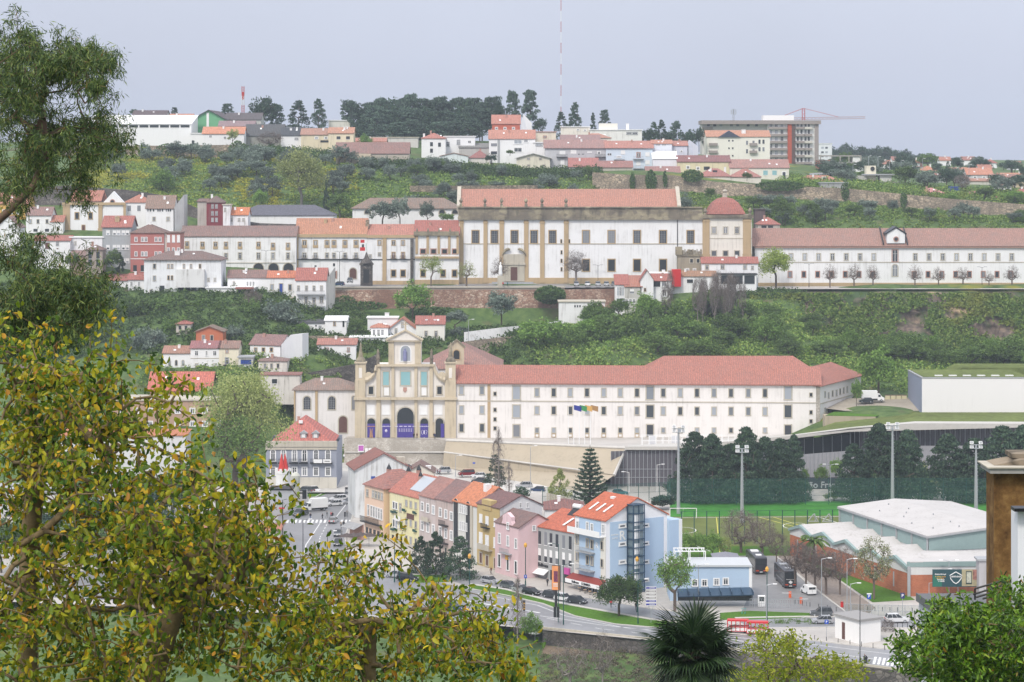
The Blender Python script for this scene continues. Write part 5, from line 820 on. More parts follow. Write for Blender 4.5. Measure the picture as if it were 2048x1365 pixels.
_,z=b.fp(1275,804);b.box('string_course',0,b.W,-.14,-.003,z-.15,z+.15,Ms);_,z=b.fp(1275,768.5);b.box('cornice',0,b.W,-.4,-.003,z-.25,z+.2,plain('terracotta eave',(.62,.33,.26),.8))
b=Bld('convent_range','white end wing of the convent range receding to the right','convent',1640,694,1722,728,866,z0=7.0);b.uM=1680
_,H=b.fp(1680,761.5);b.shell(14,H,'hip',H+4.2,wm_((.77,.74,.72),.08),roofm(CO,'X',.3),6,.8,hipf=1.0)
b.win([(1650,789),(1657,791),(1665,787),(1673,786),(1680,783),(1687,781),(1694,779)],3.2,14,'stone','','light');b.win([(1650,820),(1657,822),(1665,817),(1673,814),(1681,811),(1688,807),(1695,805)],3.2,12,'stone','','light');_,z=b.fp(1680,797);b.box('string_course',0,b.W,-.12,-.003,z-.15,z+.15,Ms)
b=house('broad hipped red roof block of the convent cloister behind the front range',1262,1668,718,790,768,712,dep=28,roof='hip',rc=CO,old=.3,wc=(.77,.74,.72),name='convent_cloister',cat='convent',grime=.05,hipf=.75);
m_=MB();x,z=b.fp(1632,752,2);b.box('skylight',x-1.5,x+1.2,1.2,2.4,z-.6,z+.1,Md,b.roof)
b=house('white side chapel with arched barred windows and a brown roof left of the convent church',588,714,704,872,780,756,dep=14,roof='hip',rc=(.36,.23,.18),old=.6,wc=(.72,.69,.67),grime=.3,name='chapel',cat='chapel',hipf=.8,ov=.6);b.win([(614,806),(663.5,806)],18,30,'stone','archbars','glass');b.win([(707,806)],10,30,'stone','arch','glass');b.win([(686,849)],21,37,'stone','arch','wood',nm='door');pil(b,630.5,635.5,781,870,Mt,cap=False);pil(b,588,591,781,870,Mt,cap=False)
b=house('grey-blue mansion with white-framed windows, iron balconies and a red hipped roof with dormers',532,673,648,973,889,834,dep=22,roof='hip',rc=(.60,.20,.16),wc=(.30,.32,.38),grime=.2,old=.1,name='mansion',cat='mansion',hipf=.65,ov=-.8)
ux=(546,567,589,609,632,656);_,z=b.fp(605,885);b.box('parapet',-.2,b.W+.2,-.4,.5,z-1.2,z+.3,Ms);_,z=b.fp(605,893);b.box('cornice',-.1,b.W+.1,-.3,-.003,z-.9,z-.3,Ms);_,z=b.fp(605,955);b.box('plinth',-.1,b.W+.1,-.15,-.004,z-5,z,wm_((.6,.57,.5),.4))
b.win(row(ux,911),12,26,'white','archcross','glass');b.win(row(ux,943),12,19,'white','cross','glass')
for u0,u1 in((538,554),(557,575),(579,597),(599,616),(621,665)):
 xa,z=b.fp(u0,925);xb,_=b.fp(u1,925);m_=MB();m_.box(xa,xb,-1.1,-.003,z-.3,z);n_=int((xb-xa)/.22);[m_.box(xa+q*.22,xa+q*.22+.05,-1.08,-1.03,z,z+.95)for q in range(n_)];m_.box(xa,xb,-1.1,-1.0,z+.95,z+1.02);m_.bd('balcony',Md,b.rt_)
xa,z0=b.fp(628,925.5);xb,z1=b.fp(645,918);b.box('banner',xa,xb,-1.2,-1.13,z0,z1,Mw);xa,z0=b.fp(647,925.5);xb,z1=b.fp(663,918);bn=b.box('banner',xa,xb,-1.2,-1.13,z0,z1,Mw)
m_=MB();[m_.box(xa+.4+q*.2,xa+.52+q*.2,-1.24,-1.205,z0+.35,z0+.6)for q in range(7)];m_.bd('banner_lettering',Md,bn)
for u in(607,631):
 x,z=b.fp(u,877,2.5);m_=MB();m_.box(x-.8,x+.8,2.2,5,z,z+1.3);m_.pr_([(x-1.1,1.9,z+1.3),(x+1.1,1.9,z+1.3),(x,1.9,z+2.1)],(0,3,0));d=m_.bd('dormer',Mg,b.roof);MB().box(x-.45,x+.45,2.12,2.19,z+.2,z+1.25).bd('dormer_window',Mw,d)
x,z=b.fp(602,845,6);b.box('skylight',x-.5,x+.5,5.0,6.0,z-.2,z+.5,Mw,b.roof)
def tower(label,u,v,D,prof,mat,cone=None,cren=0):
 t=em_('castle_tower',P(u,v,D),0,label,'tower');MB().la_(prof,16).bd('drum',mat,t)
 r,z=prof[-1]
 if cren:
  m_=MB();[m_.pr_([(math.cos(a)*r*.85,math.sin(a)*r*.85,z),(math.cos(a)*r*1.02,math.sin(a)*r*1.02,z),(math.cos(a+.3)*r*1.02,math.sin(a+.3)*r*1.02,z),(math.cos(a+.3)*r*.85,math.sin(a+.3)*r*.85,z)],(0,0,.6))for a in np.arange(0,6.28,.62)];m_.bd('battlement',mat,t)
 return t
t=tower('stout white round miniature castle tower with two tall red cone roofs','x' and 566,980,636,[(1.9,-2),(1.9,3),(1.95,4.2),(2.05,4.3),(2.05,5.0)],Mw,cren=1)
for x,y in((-.35,-.3),(.5,.5)):MB().la_([(.95,4.6),(.55,7),(.05,9.4)],12,(x,y)).bd('cone_roof',plain('bright red cone',(.55,.05,.04),.6),t)
tower('shorter stained white round miniature castle tower with a domed top',591,990,632,[(1.0,-2),(1.0,2.8),(1.25,3.1),(1.25,5),(1.05,5.2),(.7,5.6),(.1,5.9)],wm_((.6,.6,.52),.6))
b=house('white miniature castle gatehouse block behind the leaves at the foot of the towers',540,583,622,1010,981,978,roof='flat',rc=Md,dep=6,grime=.1);
RA=(Vector((-34.5,575)),Vector((-2.55,521.0)),Vector((18.9,493)))
def rowD(u,off=0,seg=None):
 s=(u-1024)/F
 for k in((0,1)if seg is None else(seg,)):
  a,c=RA[k],RA[k+1];d=(c-a).normalized();n_=Vector((-d.y,d.x))if-d.y>0 else Vector((d.y,-d.x));a2=a+n_*off;t=(s*a2.y-a2.x)/(d.x-s*d.y);q=a2+d*t
  if seg is not None or k==1 or t<=(c-a).length:return q.y
def rh_(label,uL,uR,ve,ridge,dep=10.5,roof='gx',fc_=WH,sc=None,rc=RR,off=0,seg=0,old=.2,hipf=1,H=None,ov=.3,grime=.25,roofmat=None):
 DL,DR=rowD(uL,off,seg),rowD(uR,off,seg);b=Bld('row_house',label,'house',uL,DL,uR,DR,1100,z0=0);b.uM=(uL+uR)/2;_,H=b.fp(b.uM,ve);yr=dep/2 if roof!='flat' else 0;_,Hr=b.fp(ridge[0],ridge[1],yr)
 b.shell(dep,H,roof,Hr,wm_(sc or fc_,grime),roofmat or roofm(rc,'X',old),2,ov,hipf=hipf);b.box('facade',0.02,b.W-.02,-.12,-.002,-1,H-.05,wm_(fc_,grime));return b
def rw(b,us,v0,v1,w,h,sur,style='cross',pane='glass',nm='window'):
 n=len(us);b.win([(u,v0+(v1-v0)*(i/(n-1)if n>1 else 0))for i,u in enumerate(us)],w,h,sur,style,pane,y=-.12,nm=nm)
def balc(b,u0,u1,v,mat=Md,proj=1.0,hh=1.0,solid=False):
 xa,_=b.fp(u0,v);xb,z=b.fp(u1,v);_,z=b.fp((u0+u1)/2,v);m_=MB();m_.box(xa,xb,-proj-.1,-.13,z-.2,z)
 if solid:m_.box(xa,xb,-proj-.1,-proj,z,z+hh)
 else:
  n_=max(3,int((xb-xa)/.25));[m_.box(xa+(xb-xa-.05)*q/n_,xa+(xb-xa-.05)*q/n_+.05,-proj-.1,-proj-.05,z,z+hh)for q in range(n_+1)];m_.box(xa,xb,-proj-.12,-proj-.03,z+hh,z+hh+.06)
 return m_.bd('balcony',mat,b.rt_)
def chimr(b,x,y,z,w=.8,h=1.5,cap=True,mat=M_pink):
 c=MB().box(x-w/2,x+w/2,y-w/2,y+w/2,z-1,z+h).bd('chimney',mat,b.roof)
 if cap:MB().la_([(w*.7,z+h),(w*.55,z+h+.35),(.12,z+h+1.0),(.05,z+h+1.3)],8,(x,y)).bd('chimney_cowl',Md,c)
PE=(.74,.55,.42);YE=(.68,.62,.36);PG=(.52,.45,.43)
b=Bld('row_house','old weathered white house with a bare gable wall at the top of the row','house',711,598,822,601,1045,z0=0);b.uM=766;_,H=b.fp(766,938);_,Hr=b.fp(766,908);b.shell(12,H,'gy',Hr,wm_((.68,.70,.70),.7),roofm((.36,.15,.12),'Y',.4),3,.5);b.box('shop_sign',b.fp(742,955)[0],b.fp(750,955)[0],-.2,-.003,b.fp(746,958)[1],b.fp(746,953)[1],M_blue)
x,z=b.fp(801,918,2);b.dep=10;MB().box(x-1,x+1,1,3,z-4,z+.5).bd('chimney',Ms,b.roof)
b=house('pale low house with dark domed chimneys and brown roof behind the top of the row',812,868,612,1010,946,930,roof='gy',rc=(.30,.18,.15),wc=(.68,.63,.55),dep=9,grime=.4);m_=MB();x,z=b.fp(816,938,1);m_.box(x-.8,x+.8,.5,2,z-2,z);m_.la_([(1.1,z),(.9,z+.7),(.4,z+1.1)],8,(x,1.2));m_.bd('chimney',Md,b.roof);b.chim(857,933,y=2,w=1.2,h=2)
b=rh_('peach house with a long iron balcony and hipped roof starting the row',730,768,973,(806,941),12,'hip',PE,(.72,.52,.32),rc=(.46,.20,.16),old=.5,hipf=.8,ov=.5)
rw(b,(735,746.5,752,758,764),987,994,5,15,'stone');rw(b,(737,743,748,753,758,763),1021,1030,4.5,22,'white');balc(b,728,765,1046,hh=1.2);rw(b,(734,741,749,757,764),1066,1077,5,20,'none','','dark')
for x,y in((3.5,4.5),(9.5,6.5),(9,9.5)):chimr(b,x,y,b.Hr-1.2,.9,1.2)
b=rh_('left pale yellow house with flower boxes and a white cornice',780,808,986,(850,953),10.5,'gx',(.72,.68,.44),None,rc=(.55,.2,.15),off=1.2)
rw(b,(788,793),1011,1013,5,14,'white','','light');rw(b,(801,),1016,1016,5,17,'stone');rw(b,(788,793),1047,1049,5,16,'white','','light');rw(b,(801,),1051,1051,5,18,'white');rw(b,(786,794,802),1080,1084,5,18,'none','','dark');balc(b,795,807,1040,Mw,.8,.9,True);[balc(b,a,a+5,v,Mgp,.5,.35,True)for a in(785,791)for v in(1024,1059)]
b=rh_('right pale yellow house with a brown name board between flower boxes',808,839,993,(872,955),10.5,'gx',(.70,.65,.38),None,rc=(.57,.21,.15),off=1.0)
rw(b,(813,822,832),1007,1012,5,13,'stone','','light');rw(b,(813,822,832),1044,1050,5,14,'stone','','light');rw(b,(813,822,832),1080,1086,5,16,'stone','','light');xa,z0=b.fp(815,1037);xb,z1=b.fp(829,1030);b.box('name_board',xa,xb,-.25,-.13,z0,z1,M_brown);[balc(b,a,a+6,v,Mgp,.5,.4,True)for a,v in((808,1021),(829,1026),(808,1057),(829,1062))]
x,y=5.5,3.2;m_=MB();k=(b.Hr-b.H)/5.25;m_.pr_([(1,1,b.H+k*1+.35),(7,1,b.H+k*1+.35),(7,4.6,b.H+k*4.6+.35),(1,4.6,b.H+k*4.6+.35)],(0,0,.1));m_.bd('solar_panel',plain('pale solar panel',(.42,.45,.48),.25,spec=.6),b.roof);chimr(b,.6,4.0,b.Hr-1.2,.8,1.0)
b=rh_('pinkish-grey stucco house with an ornate balcony, left of two alike',839,872,994,(905,960),10.5,'gx',PG,None,rc=(.45,.22,.18),off=.3,old=.4,grime=.6)
rw(b,(845,856,867),1014,1021,6,17,'white','cross','light');rw(b,(845,856,867),1052,1060,6,19,'white');rw(b,(845,856,867),1092,1098,6,18,'stone','','dark');balc(b,849,862,1041,Ms,.8,.8,True)
b=rh_('pinkish-grey stucco house with a rusty balcony, right of two alike',872,907,1001,(940,966),10.5,'gx',(.50,.41,.38),None,rc=(.33,.18,.16),off=.3,old=.5,grime=.7)
rw(b,(881,892,903),1026,1033,6,17,'white','cross','light');rw(b,(881,892,903),1064,1072,6,19,'white');rw(b,(881,892,903),1102,1108,6,18,'stone','','dark');balc(b,885,898,1050,Md);balc(b,885,898,1086,Md)
b=rh_('pale grey building with two tall dark arched recesses and a bright orange roof',907,955,1007,(985,973),10.5,'gx',(.62,.62,.58),None,rc=(.68,.25,.13),off=.2,old=.1)
for u in(912,936.5):b.win([(u,1046+(u-912)*.25)],9,92,'none','arch','dark',y=-.12,nm='arched_recess')  # recesses are flat dark sheets with the shade painted in
rw(b,(921,925,929,933),1018,1021,3.4,17,'white');rw(b,(921,925,929,933),1052,1055,3.4,17,'white');rw(b,(921,925,929,933),1086,1090,3.4,17,'white');pil(b,943,947,1012,1130,Ms,y=-.4,cap=False);chimr(b,8,4.0,b.Hr-1.6,1.3,2.2,False,Mw)
b=rh_('mustard yellow house with balconies and a tall white gable wall on its right',955,1000,1012,(1026,988),10.5,'gx',(.50,.38,.18),(.66,.66,.66),rc=(.25,.13,.12),off=.1,old=.3)
rw(b,(962,974.5,991),1038,1047,6,16,'white','blind','light');rw(b,(962,974.5,991),1077,1087,7,20,'white','blind','light');rw(b,(962,974.5,991),1117,1128,7,22,'stone','','wood',nm='door');balc(b,968,981,1055,Md,.8,.8);balc(b,963,986,1098,Ms,1.0,1.0,True);xa,_=b.fp(966,1030);xb,_=b.fp(984,1030);b.box('attic_block',xa,xb,-.3,1.2,b.H-1,b.H+1.2,wm_((.50,.38,.18),.3));b.wins([(1041,1011),(1055,1011)],6,11,'white','cross')
b=rh_('rose pink house with a baroque gable and balcony',991,1038,1050,(1060,1026),9,'gx',(.66,.48,.49),(.68,.49,.50),rc=(.28,.16,.14),off=-1.5,old=.5,grime=.15,H=1)
rw(b,(999,1016,1032),1078,1088,5.5,20,'white');rw(b,(999,1016,1032),1122,1136,6,26,'white','','dark',nm='door');balc(b,1006,1025,1106,Mg,.9,.9);b.wins([(1068,1057)],7,11,'white','cross')
xa,_=b.fp(1007,1050);xb,_=b.fp(1024,1050);m_=MB();zt=b.fp(1015,1028)[1];m_.pr_([(xa-.6,-.2,b.H-.2),(xb+.6,-.2,b.H-.2),(xb,-.2,b.H+1),(xb,-.2,zt-.5),((xa+xb)/2,-.2,zt+.3),(xa,-.2,zt-.5),(xa,-.2,b.H+1)],(0,.9,0));gb=m_.bd('baroque_gable',wm_((.74,.54,.56),.15),b.rt_);b.win([(1016,1053)],5,14,'white','cross','glass',y=-.22);MB().box((xa+xb)/2-.5,(xa+xb)/2+.5,-.35,-.13,3.4,4.4).bd('yellow_sign',M_yellow,b.rt_)
m_=MB();x,z=b.W+.15,b.H-3.0
b=rh_('grey concrete office house with tall dark windows and red roof next to the blue hotel',1074,1150,1060,(1136,1020),14,'gx',(.36,.37,.37),None,rc=(.60,.17,.10),off=2.0,seg=1,old=.1,grime=.3)
rw(b,(1079.5,1091.5,1102,1114,1127.5,1140.5),1076,1087,5.5,25,'none','','glass');rw(b,(1079.5,1091.5,1102,1114,1127.5,1140.5),1110,1121,5.5,25,'none','shut','glass');rw(b,(1085,),1154,1154,16,20,'none','','grey',nm='garage_door');rw(b,(1105,),1155,1155,9,24,'none','','dark',nm='door');rw(b,(1136,),1160,1160,16,22,'none','','dark',nm='shop_front')
xa,z=b.fp(1070,1136,-.2);xb,_=b.fp(1097,1136,-.2);MB().pr_([(xa,-1.5,z-.9),(xb,-1.5,z-.9),(xb,-.13,z),(xa,-.13,z)],(0,0,.12)).bd('awning',Mw,b.rt_)
def text(body,parent,loc,rot,size,mat,ext=.03,name='lettering',align='CENTER',bold=False):
 cu=bpy.data.curves.new(name,'FONT');cu.body=body;cu.size=size;cu.extrude=ext;cu.align_x=align;cu.align_y='CENTER';cu.resolution_u=3
 if bold:cu.offset=size*.02
 o=bpy.data.objects.new(name,cu);link(o);bpy.context.view_layer.update();me=bpy.data.meshes.new_from_object(o.evaluated_get(bpy.context.evaluated_depsgraph_get()));bpy.data.objects.remove(o);me.materials.clear();me.materials.append(mat)
 o=bpy.data.objects.new(name,me);o.location=loc;o.rotation_euler=rot;link(o,parent);return o
x,z=b.fp(1086,1131,-.2);text('Bullivans',b.rt_,(x,-.2,z),(R(90),0,0),1.0,Md,bold=True)
xa,z=b.fp(1129,1143,-.2);xb,_=b.fp(1140,1143,-.2);b.box('magenta_sign',xa,xb,-.5,-.13,z-.5,z+.8,plain('magenta',(.5,.08,.3),.5));m_=MB();k=(b.Hr-b.H)/7;m_.pr_([(7.0,1.2,b.H+k*1.2+.4),(7.6,1.2,b.H+k*1.2+.4),(7.6,4,b.H+k*4+.4),(7.0,4,b.H+k*4+.4)],(0,0,.1));m_.bd('skylight',Mw,b.roof)
BL=(.42,.54,.68)
b=Bld('hotel','blue and white corner hotel with red roof and glazed lift tower on its gable','hotel',1150,rowD(1150,0,1)+.6,1212,rowD(1212,0,1),1100,z0=0);b.uM=1181;_,H=b.fp(1181,1036);dep=15.8;_,Hr=b.fp(1236,990,dep/2)
b.shell(dep,H,'gx',Hr,wm_((.80,.80,.82),.06),roofm((.62,.17,.09),'X',.05),2,.35)
b.box('blue_side_panel',b.W+.002,b.W+.1,1.0,dep-1.0,-1,b.sp(1240,1043,b.W)[1],wm_(BL,.06));b.box('blue_facade',1.6,b.W-1.6,-.12,-.002,-1,H-.4,wm_(BL,.06));b.box('rear_block',.5,b.W+.6,dep+.003,dep+3.4,-1,H-1.2,wm_(BL,.06));b.box('rear_corner_strip',b.W+.605,b.W+.7,dep+2.6,dep+3.4,-1,H-1.2,Mw)
for xa,xb in((0,1.55),(b.W-1.55,b.W)):b.box('cream_strip',xa,xb,-.2,-.003,-1,b.fp(1181,1068)[1],wm_((.68,.66,.6),.3))
b.win([(1155,1052),(1175,1054),(1184,1056),(1206,1058)],6,17,'white','cross','glass',y=-.14);b.win([(1154,1080),(1175,1087),(1184,1090),(1204,1092)],6,17,'stone','','glass',y=-.22);b.win([(1154,1114),(1175,1121),(1184,1123),(1204,1127)],6,17,'stone','','glass',y=-.22)
balc(b,1146,1210,1067,Mw,1.4,1.0,True);balc(b,1161,1191,1103,Mg,1.3,.9);balc(b,1161,1191,1139,Mg,1.3,.9)
xa,z=b.fp(1142,1149,-1);MB().pr_([(-.6,-2.0,z-.8),(b.W+.4,-2.0,z-.8),(b.W+.4,-.13,z+.1),(-.6,-.13,z+.1)],(0,0,.12)).bd('awning',plain('dark red awning',(.24,.05,.04),.8),b.rt_);MB().box(-.6,b.W+.4,-2.1,-2.0,z-1.5,z-.7).bd('awning_valance',Mw,b.rt_)
text('Bullivans',b.rt_,(b.W*.28,-2.13,z-1.1),(R(90),0,0),.7,Md,bold=True);text('COIMBRA',b.rt_,(b.W*.62,-2.13,z-1.1),(R(90),0,0),.7,Md,bold=True)
b.win([(1166,1167),(1178,1170),(1190,1173),(1202,1176)],9,24,'none','cross','dark',y=-.2,nm='shop_window')
for v in(1052,1088,1124,1160):b.wins([(1244,v),(1290,v-1 if v<1100 else v)],15,9,'white','','glass');
for o in b.rt_.children:
 if o.name.startswith('window')and abs(o.location.x-b.W)<.01:o.location.x+=.12
ya,z0=b.sp(1263,1200,b.W+1.6);yb,_=b.sp(1285,1200,b.W+1.6);_,zt=b.sp(1265,1010,b.W+1.2);m_=MB()
for y in(ya,(ya+yb)/2,yb):
 for x in(b.W+.25,b.W+2.2):m_.box(x-.08,x+.08,y-.08,y+.08,-1,zt)
for q in range(11):z=.5+(zt-.5)*q/10;m_.box(b.W+.2,b.W+2.3,ya-.1,yb+.1,z-.09,z+.09)
M_steel=plain('blue-grey steel',(.03,.07,.12),.4,.3);m_.bd('lift_frame',M_steel,b.rt_);MB().box(b.W+.3,b.W+2.1,ya+.15,yb-.15,-1,zt-.1).bd('lift_glass',plain('lift glass',(.12,.17,.2),.15,spec=.6),b.rt_);m_=MB();[m_.box(b.W+2.12,b.W+2.14,ya+.3+w0,ya+.9+w0,2+2.9*q,4.2+2.9*q)for q in range(5)for w0 in(0,.8)];m_.bd('lift_panel',Mw,b.rt_)
y,z=b.sp(1244,1072,b.W);text('R',b.rt_,(b.W+.13,y,z),(R(90),0,R(90)),2.6,Mw,.04,bold=True);y2,_=b.sp(1229,1069,b.W);text('RIVERSIDE',b.rt_,(b.W+.12,y2,z+.35),(R(90),0,R(90)),.42,Mw,.02);text('SUITES',b.rt_,(b.W+.12,y2,z-.35),(R(90),0,R(90)),.5,Mw,.02)
x,z=b.fp(1194,1092,-.14);text('R',b.rt_,(x,-.16,z),(R(90),0,0),1.7,Mw,.03)
k=(Hr-H)/(dep/2)
for x in(2.2,4.6,7.0):MB().pr_([(x,1.8,H+k*1.8+.35),(x+.5,1.8,H+k*1.8+.35),(x+.5,4.2,H+k*4.2+.35),(x,4.2,H+k*4.2+.35)],(0,0,.12)).bd('skylight',Mw,b.roof)
MB().box(4,5,6,6.8,H+k*6+.3,H+k*6.8+.35).bd('skylight',Mw,b.roof)
t=em_('water_heater',P(1156,1026,505),R(-50),'round white solar water heater tank on the roof beside the blue hotel','water heater');m_=MB();m_.tu_([(-1.2,0,1.3),(1.2,0,1.3)],.5,10);m_.bd('tank',Mw,t);m_=MB();m_.pr_([(-1.1,-.2,.9),(1.1,-.2,.9),(1.1,-2,-.4),(-1.1,-2,-.4)],(0,0,.1));m_.tu_([(0,0,-2.5),(0,0,1)],.07,5);m_.bd('collector',Md,t)
b=house('white house with a low dark red hipped roof behind the pink and grey row houses',1090,1168,545,1100,1019,1001,roof='hip',rc=(.30,.14,.12),wc=(.7,.7,.69),dep=12,grime=.2,old=.3)
b=house('long pale blue flat annex with four white-framed windows',1340,1500,486,1203,1134,1133,roof='flat',wc=BL,rc=plain('annex roof',(.5,.52,.53),.8),dep=9,grime=.05,name='annex',cat='annex',below=3);b.win([(1390,1166),(1409,1166),(1433,1164),(1451.5,1163)],13,15,'white','cross','glass');pil(b,1498,1504,1131,1190,Mw,y=-.1,cap=False);
b2=house('small blue rooftop room with grey pyramid roof on the annex',1432,1480,502,1140,1122,1110,roof='hip',wc=BL,rc=plain('grey slate roof',(.22,.22,.25),.7,var=.1),dep=9,grime=.05,below=3)
t=em_('roof_pergola',P(1385,1128,492),0,'white metal pergola frame standing on the blue annex roof','pergola');m_=MB();zt=2.4
for x in(-3.5,-.5,2.6):[m_.box(x-.08,x+.08,y,y+.16,-2,zt)for y in(0,4)]
m_.box(-3.6,2.7,-.02,.15,zt+.003,zt+.2);m_.box(-3.6,2.7,4,4.2,zt+.003,zt+.2);[m_.box(-3.6+q*.8,-3.5+q*.8,.16,3.99,zt+.02,zt+.15)for q in range(8)];m_.bd('frame',Mw,t)
t=em_('entrance_canopy',P(1430,1196,480),0,'dark steel canopy with glazed walls in front of the blue annex','canopy');zc=zv(1196,478)-t.location.z;m_=MB();m_.pr_([(-7.5,-2.2,zc+.1),(7.4,-1.6,zc+.4),(7.2,3.2,zc+1.0),(-7.2,3.2,zc+.7)],(0,0,.16));[m_.box(-7.4+q*2.1,-7.3+q*2.1,-2.1,3.1,zc+.5,zc+1.2)for q in range(8)];m_.bd('canopy_roof',M_steel,t);m_=MB();[m_.box(-7.3+q*1.62,-7.2+q*1.62,-.1,0,-.6,zc+.2)for q in range(10)];m_.box(-7.3,7.3,-.12,.0,zc*.55,zc*.55+.1);m_.bd('mullion',Md,t);MB().box(-7.2,7.2,.05,.1,-.6,zc+.2).bd('glazing',Mgd,t)
Mte=plain('teal cladding',(.25,.34,.33),.7,var=.05);Mcl=wm_((.62,.62,.61),.15);M_wroof=wm_((.52,.50,.48),.35,'white roof sheet')
M_brick,n,l,bb=newmat('orange brick');bt=n.new('ShaderNodeTexBrick');tcn=n.new('ShaderNodeTexCoord');mp=n.new('ShaderNodeMapping');mp.inputs['Rotation'].default_value=(R(90),0,0);l.new(tcn.outputs['Object'],mp.inputs[0]);l.new(mp.outputs[0],bt.inputs['Vector']);bt.inputs['Color1'].default_value=(.42,.11,.05,1);bt.inputs['Color2'].default_value=(.5,.16,.07,1);bt.inputs['Mortar'].default_value=(.35,.2,.13,1);bt.inputs['Scale'].default_value=1.4;bt.inputs['Mortar Size'].default_value=.03;nz_=noise(n,l,.25,5);rr_=ramp(n,l,nz_.outputs[0],[(.3,(.75,.75,.75)),(.7,(1.12,1.1,1.1))]);l.new(mixc(n,l,1.0,bt.outputs[0],rr_.outputs[0],'MULTIPLY'),bb.inputs['Base Color']);bb.inputs['Roughness'].default_value=.9
C0=P(1857,1074,505);zE=C0.z;C1=P(1681,1015,547);C1.z=zE;e=(C1-C0);LS=e.length;e.normalize();nx_=Vector((e.y,-e.x,0));
t=em_('sports_hall',(C0.x,C0.y,0),0,'big white-roofed sports hall with teal and white cladding above the orange brick annex','sports hall');o=Vector((0,0,0))
A=lambda s,w,z:e*s+nx_*w+Vector((0,0,z))
Wd=27;zR=zE+1.15;tb=zE-3.0
m_=MB();m_.poly([A(LS,0,0),A(0,0,0),A(0,0,tb),A(LS,0,tb)]);m_.poly([A(0,0,0),A(0,Wd,0),A(0,Wd,tb),A(0,0,tb)]);m_.poly([A(0,Wd,0),A(LS,Wd,0),A(LS,Wd,zE),A(0,Wd,zE)]);m_.poly([A(LS,Wd,0),A(LS,0,0),A(LS,0,zE),A(LS,Wd/2,zR),A(LS,Wd,zE)]);m_.bd('wall',Mcl,t)
m_=MB();q=-.12;m_.poly([A(LS,q,tb),A(0,q,tb),A(0,q,zE),A(LS,q,zE)]);m_.poly([A(q,0,tb),A(q,Wd,tb),A(q,Wd,zE),A(q,Wd/2,zR),A(q,0,zE)]);m_.poly([A(0,0,tb),A(0,q,tb),A(LS,q,tb),A(LS,0,tb)]);m_.bd('teal_band',Mte,t)
m_=MB();ov=.5;m_.pr_([A(-ov,-ov,zE),A(LS+ov,-ov,zE),A(LS+ov,Wd/2,zR+.05),A(-ov,Wd/2,zR+.05)],(0,0,.25));m_.pr_([A(-ov,Wd/2+.003,zR+.05),A(LS+ov,Wd/2+.003,zR+.05),A(LS+ov,Wd+ov,zE),A(-ov,Wd+ov,zE)],(0,0,.25));rf=m_.bd('roof',M_wroof,t)
m_=MB();m_.pr_([A(-.6,-.6,zE-.25),A(LS+.6,-.6,zE-.25),A(LS+.6,-.52,zE-.25),A(-.6,-.52,zE-.25)],(0,0,.35));m_.pr_([A(-.6,-.5,zE-.25),A(-.6,Wd/2,zR-.2),A(-.52,Wd/2,zR-.2),A(-.52,-.5,zE-.25)],(0,0,.35));m_.bd('fascia',Mg,t)
for k in range(7):s=LS*k/6;m_=MB();m_.pr_([A(s-.15,-.4,0),A(s+.15,-.4,0),A(s+.15,-.13,0),A(s-.15,-.13,0)],(0,0,zE-.3));m_.bd('column',Mg,t)
m_=MB();[m_.la_([(.16,0),(.16,.35)],6,(A(s,w,0).x,A(s,w,0).y))for s,w in()];
for s,w in((6,4),(14,3),(22,5),(32,4),(10,10),(20,11),(30,10),(38,9),(4,9),(26,7.5)):p=A(s,w,zE+(zR-zE)*w/(Wd/2)+.3);MB().la_([(.16,p.z),(.16,p.z+.35)],6,(p.x,p.y)).bd('roof_vent',Mg,rf)
F0=Vector((79.5,491,0));F1=Vector((61.5,542,0));d2=(F1-F0);L2=d2.length;d2.normalize();n2=Vector((d2.y,-d2.x,0))
t=em_('brick_annex',F0,0,'orange brick annex with a zigzag of teal and white gables beside the sports hall','annex');B2=lambda s,w,z:d2*s+n2*w+Vector((0,0,z))
m_=MB();m_.poly([B2(L2,0,-.5),B2(0,0,-.5),B2(0,0,4.6),B2(L2,0,4.6)]);m_.poly([B2(L2,0,-.5),B2(L2,14,-.5),B2(L2,14,4.6),B2(L2,0,4.6)]);m_.poly([B2(0,0,-.5),Vector((19,1.2,-.5)),Vector((19,1.2,4.3)),B2(0,0,4.3)]);m_.bd('brick_wall',M_brick,t)
ng=5;
for k in range(ng):
 s0=L2*k/ng;s1=L2*(k+1)/ng;sm=(s0+s1)/2;zb_,zt_=5.5,6.9
 MB().pr_([B2(s0,-.05,4.6),B2(s1,-.05,4.6),B2(s1,-.05,zb_),B2(sm,-.05,zt_),B2(s0,-.05,zb_)],n2*.3).bd('gable',Mcl,t)
 m_=MB();m_.pr_([B2(s0,-.5,zb_-.1),B2(sm,-.5,zt_-.1),B2(sm,-.5,zt_+.6),B2(s0,-.5,zb_+.45)],n2*.6);m_.pr_([B2(sm,-.5,zt_-.1),B2(s1,-.5,zb_-.1),B2(s1,-.5,zb_+.45),B2(sm,-.5,zt_+.6)],n2*.6);m_.bd('teal_trim',Mte,t)
 m_=MB();m_.pr_([B2(s0,.1,zb_+.3),B2(sm,.1,zt_+.5),B2(sm,13.5,zt_+.5),B2(s0,13.5,zb_+.3)],(0,0,.15));m_.pr_([B2(sm+.002,.1,zt_+.5),B2(s1,.1,zb_+.3),B2(s1,13.5,zb_+.3),B2(sm+.002,13.5,zt_+.5)],(0,0,.15));m_.bd('roof',M_wroof,t)
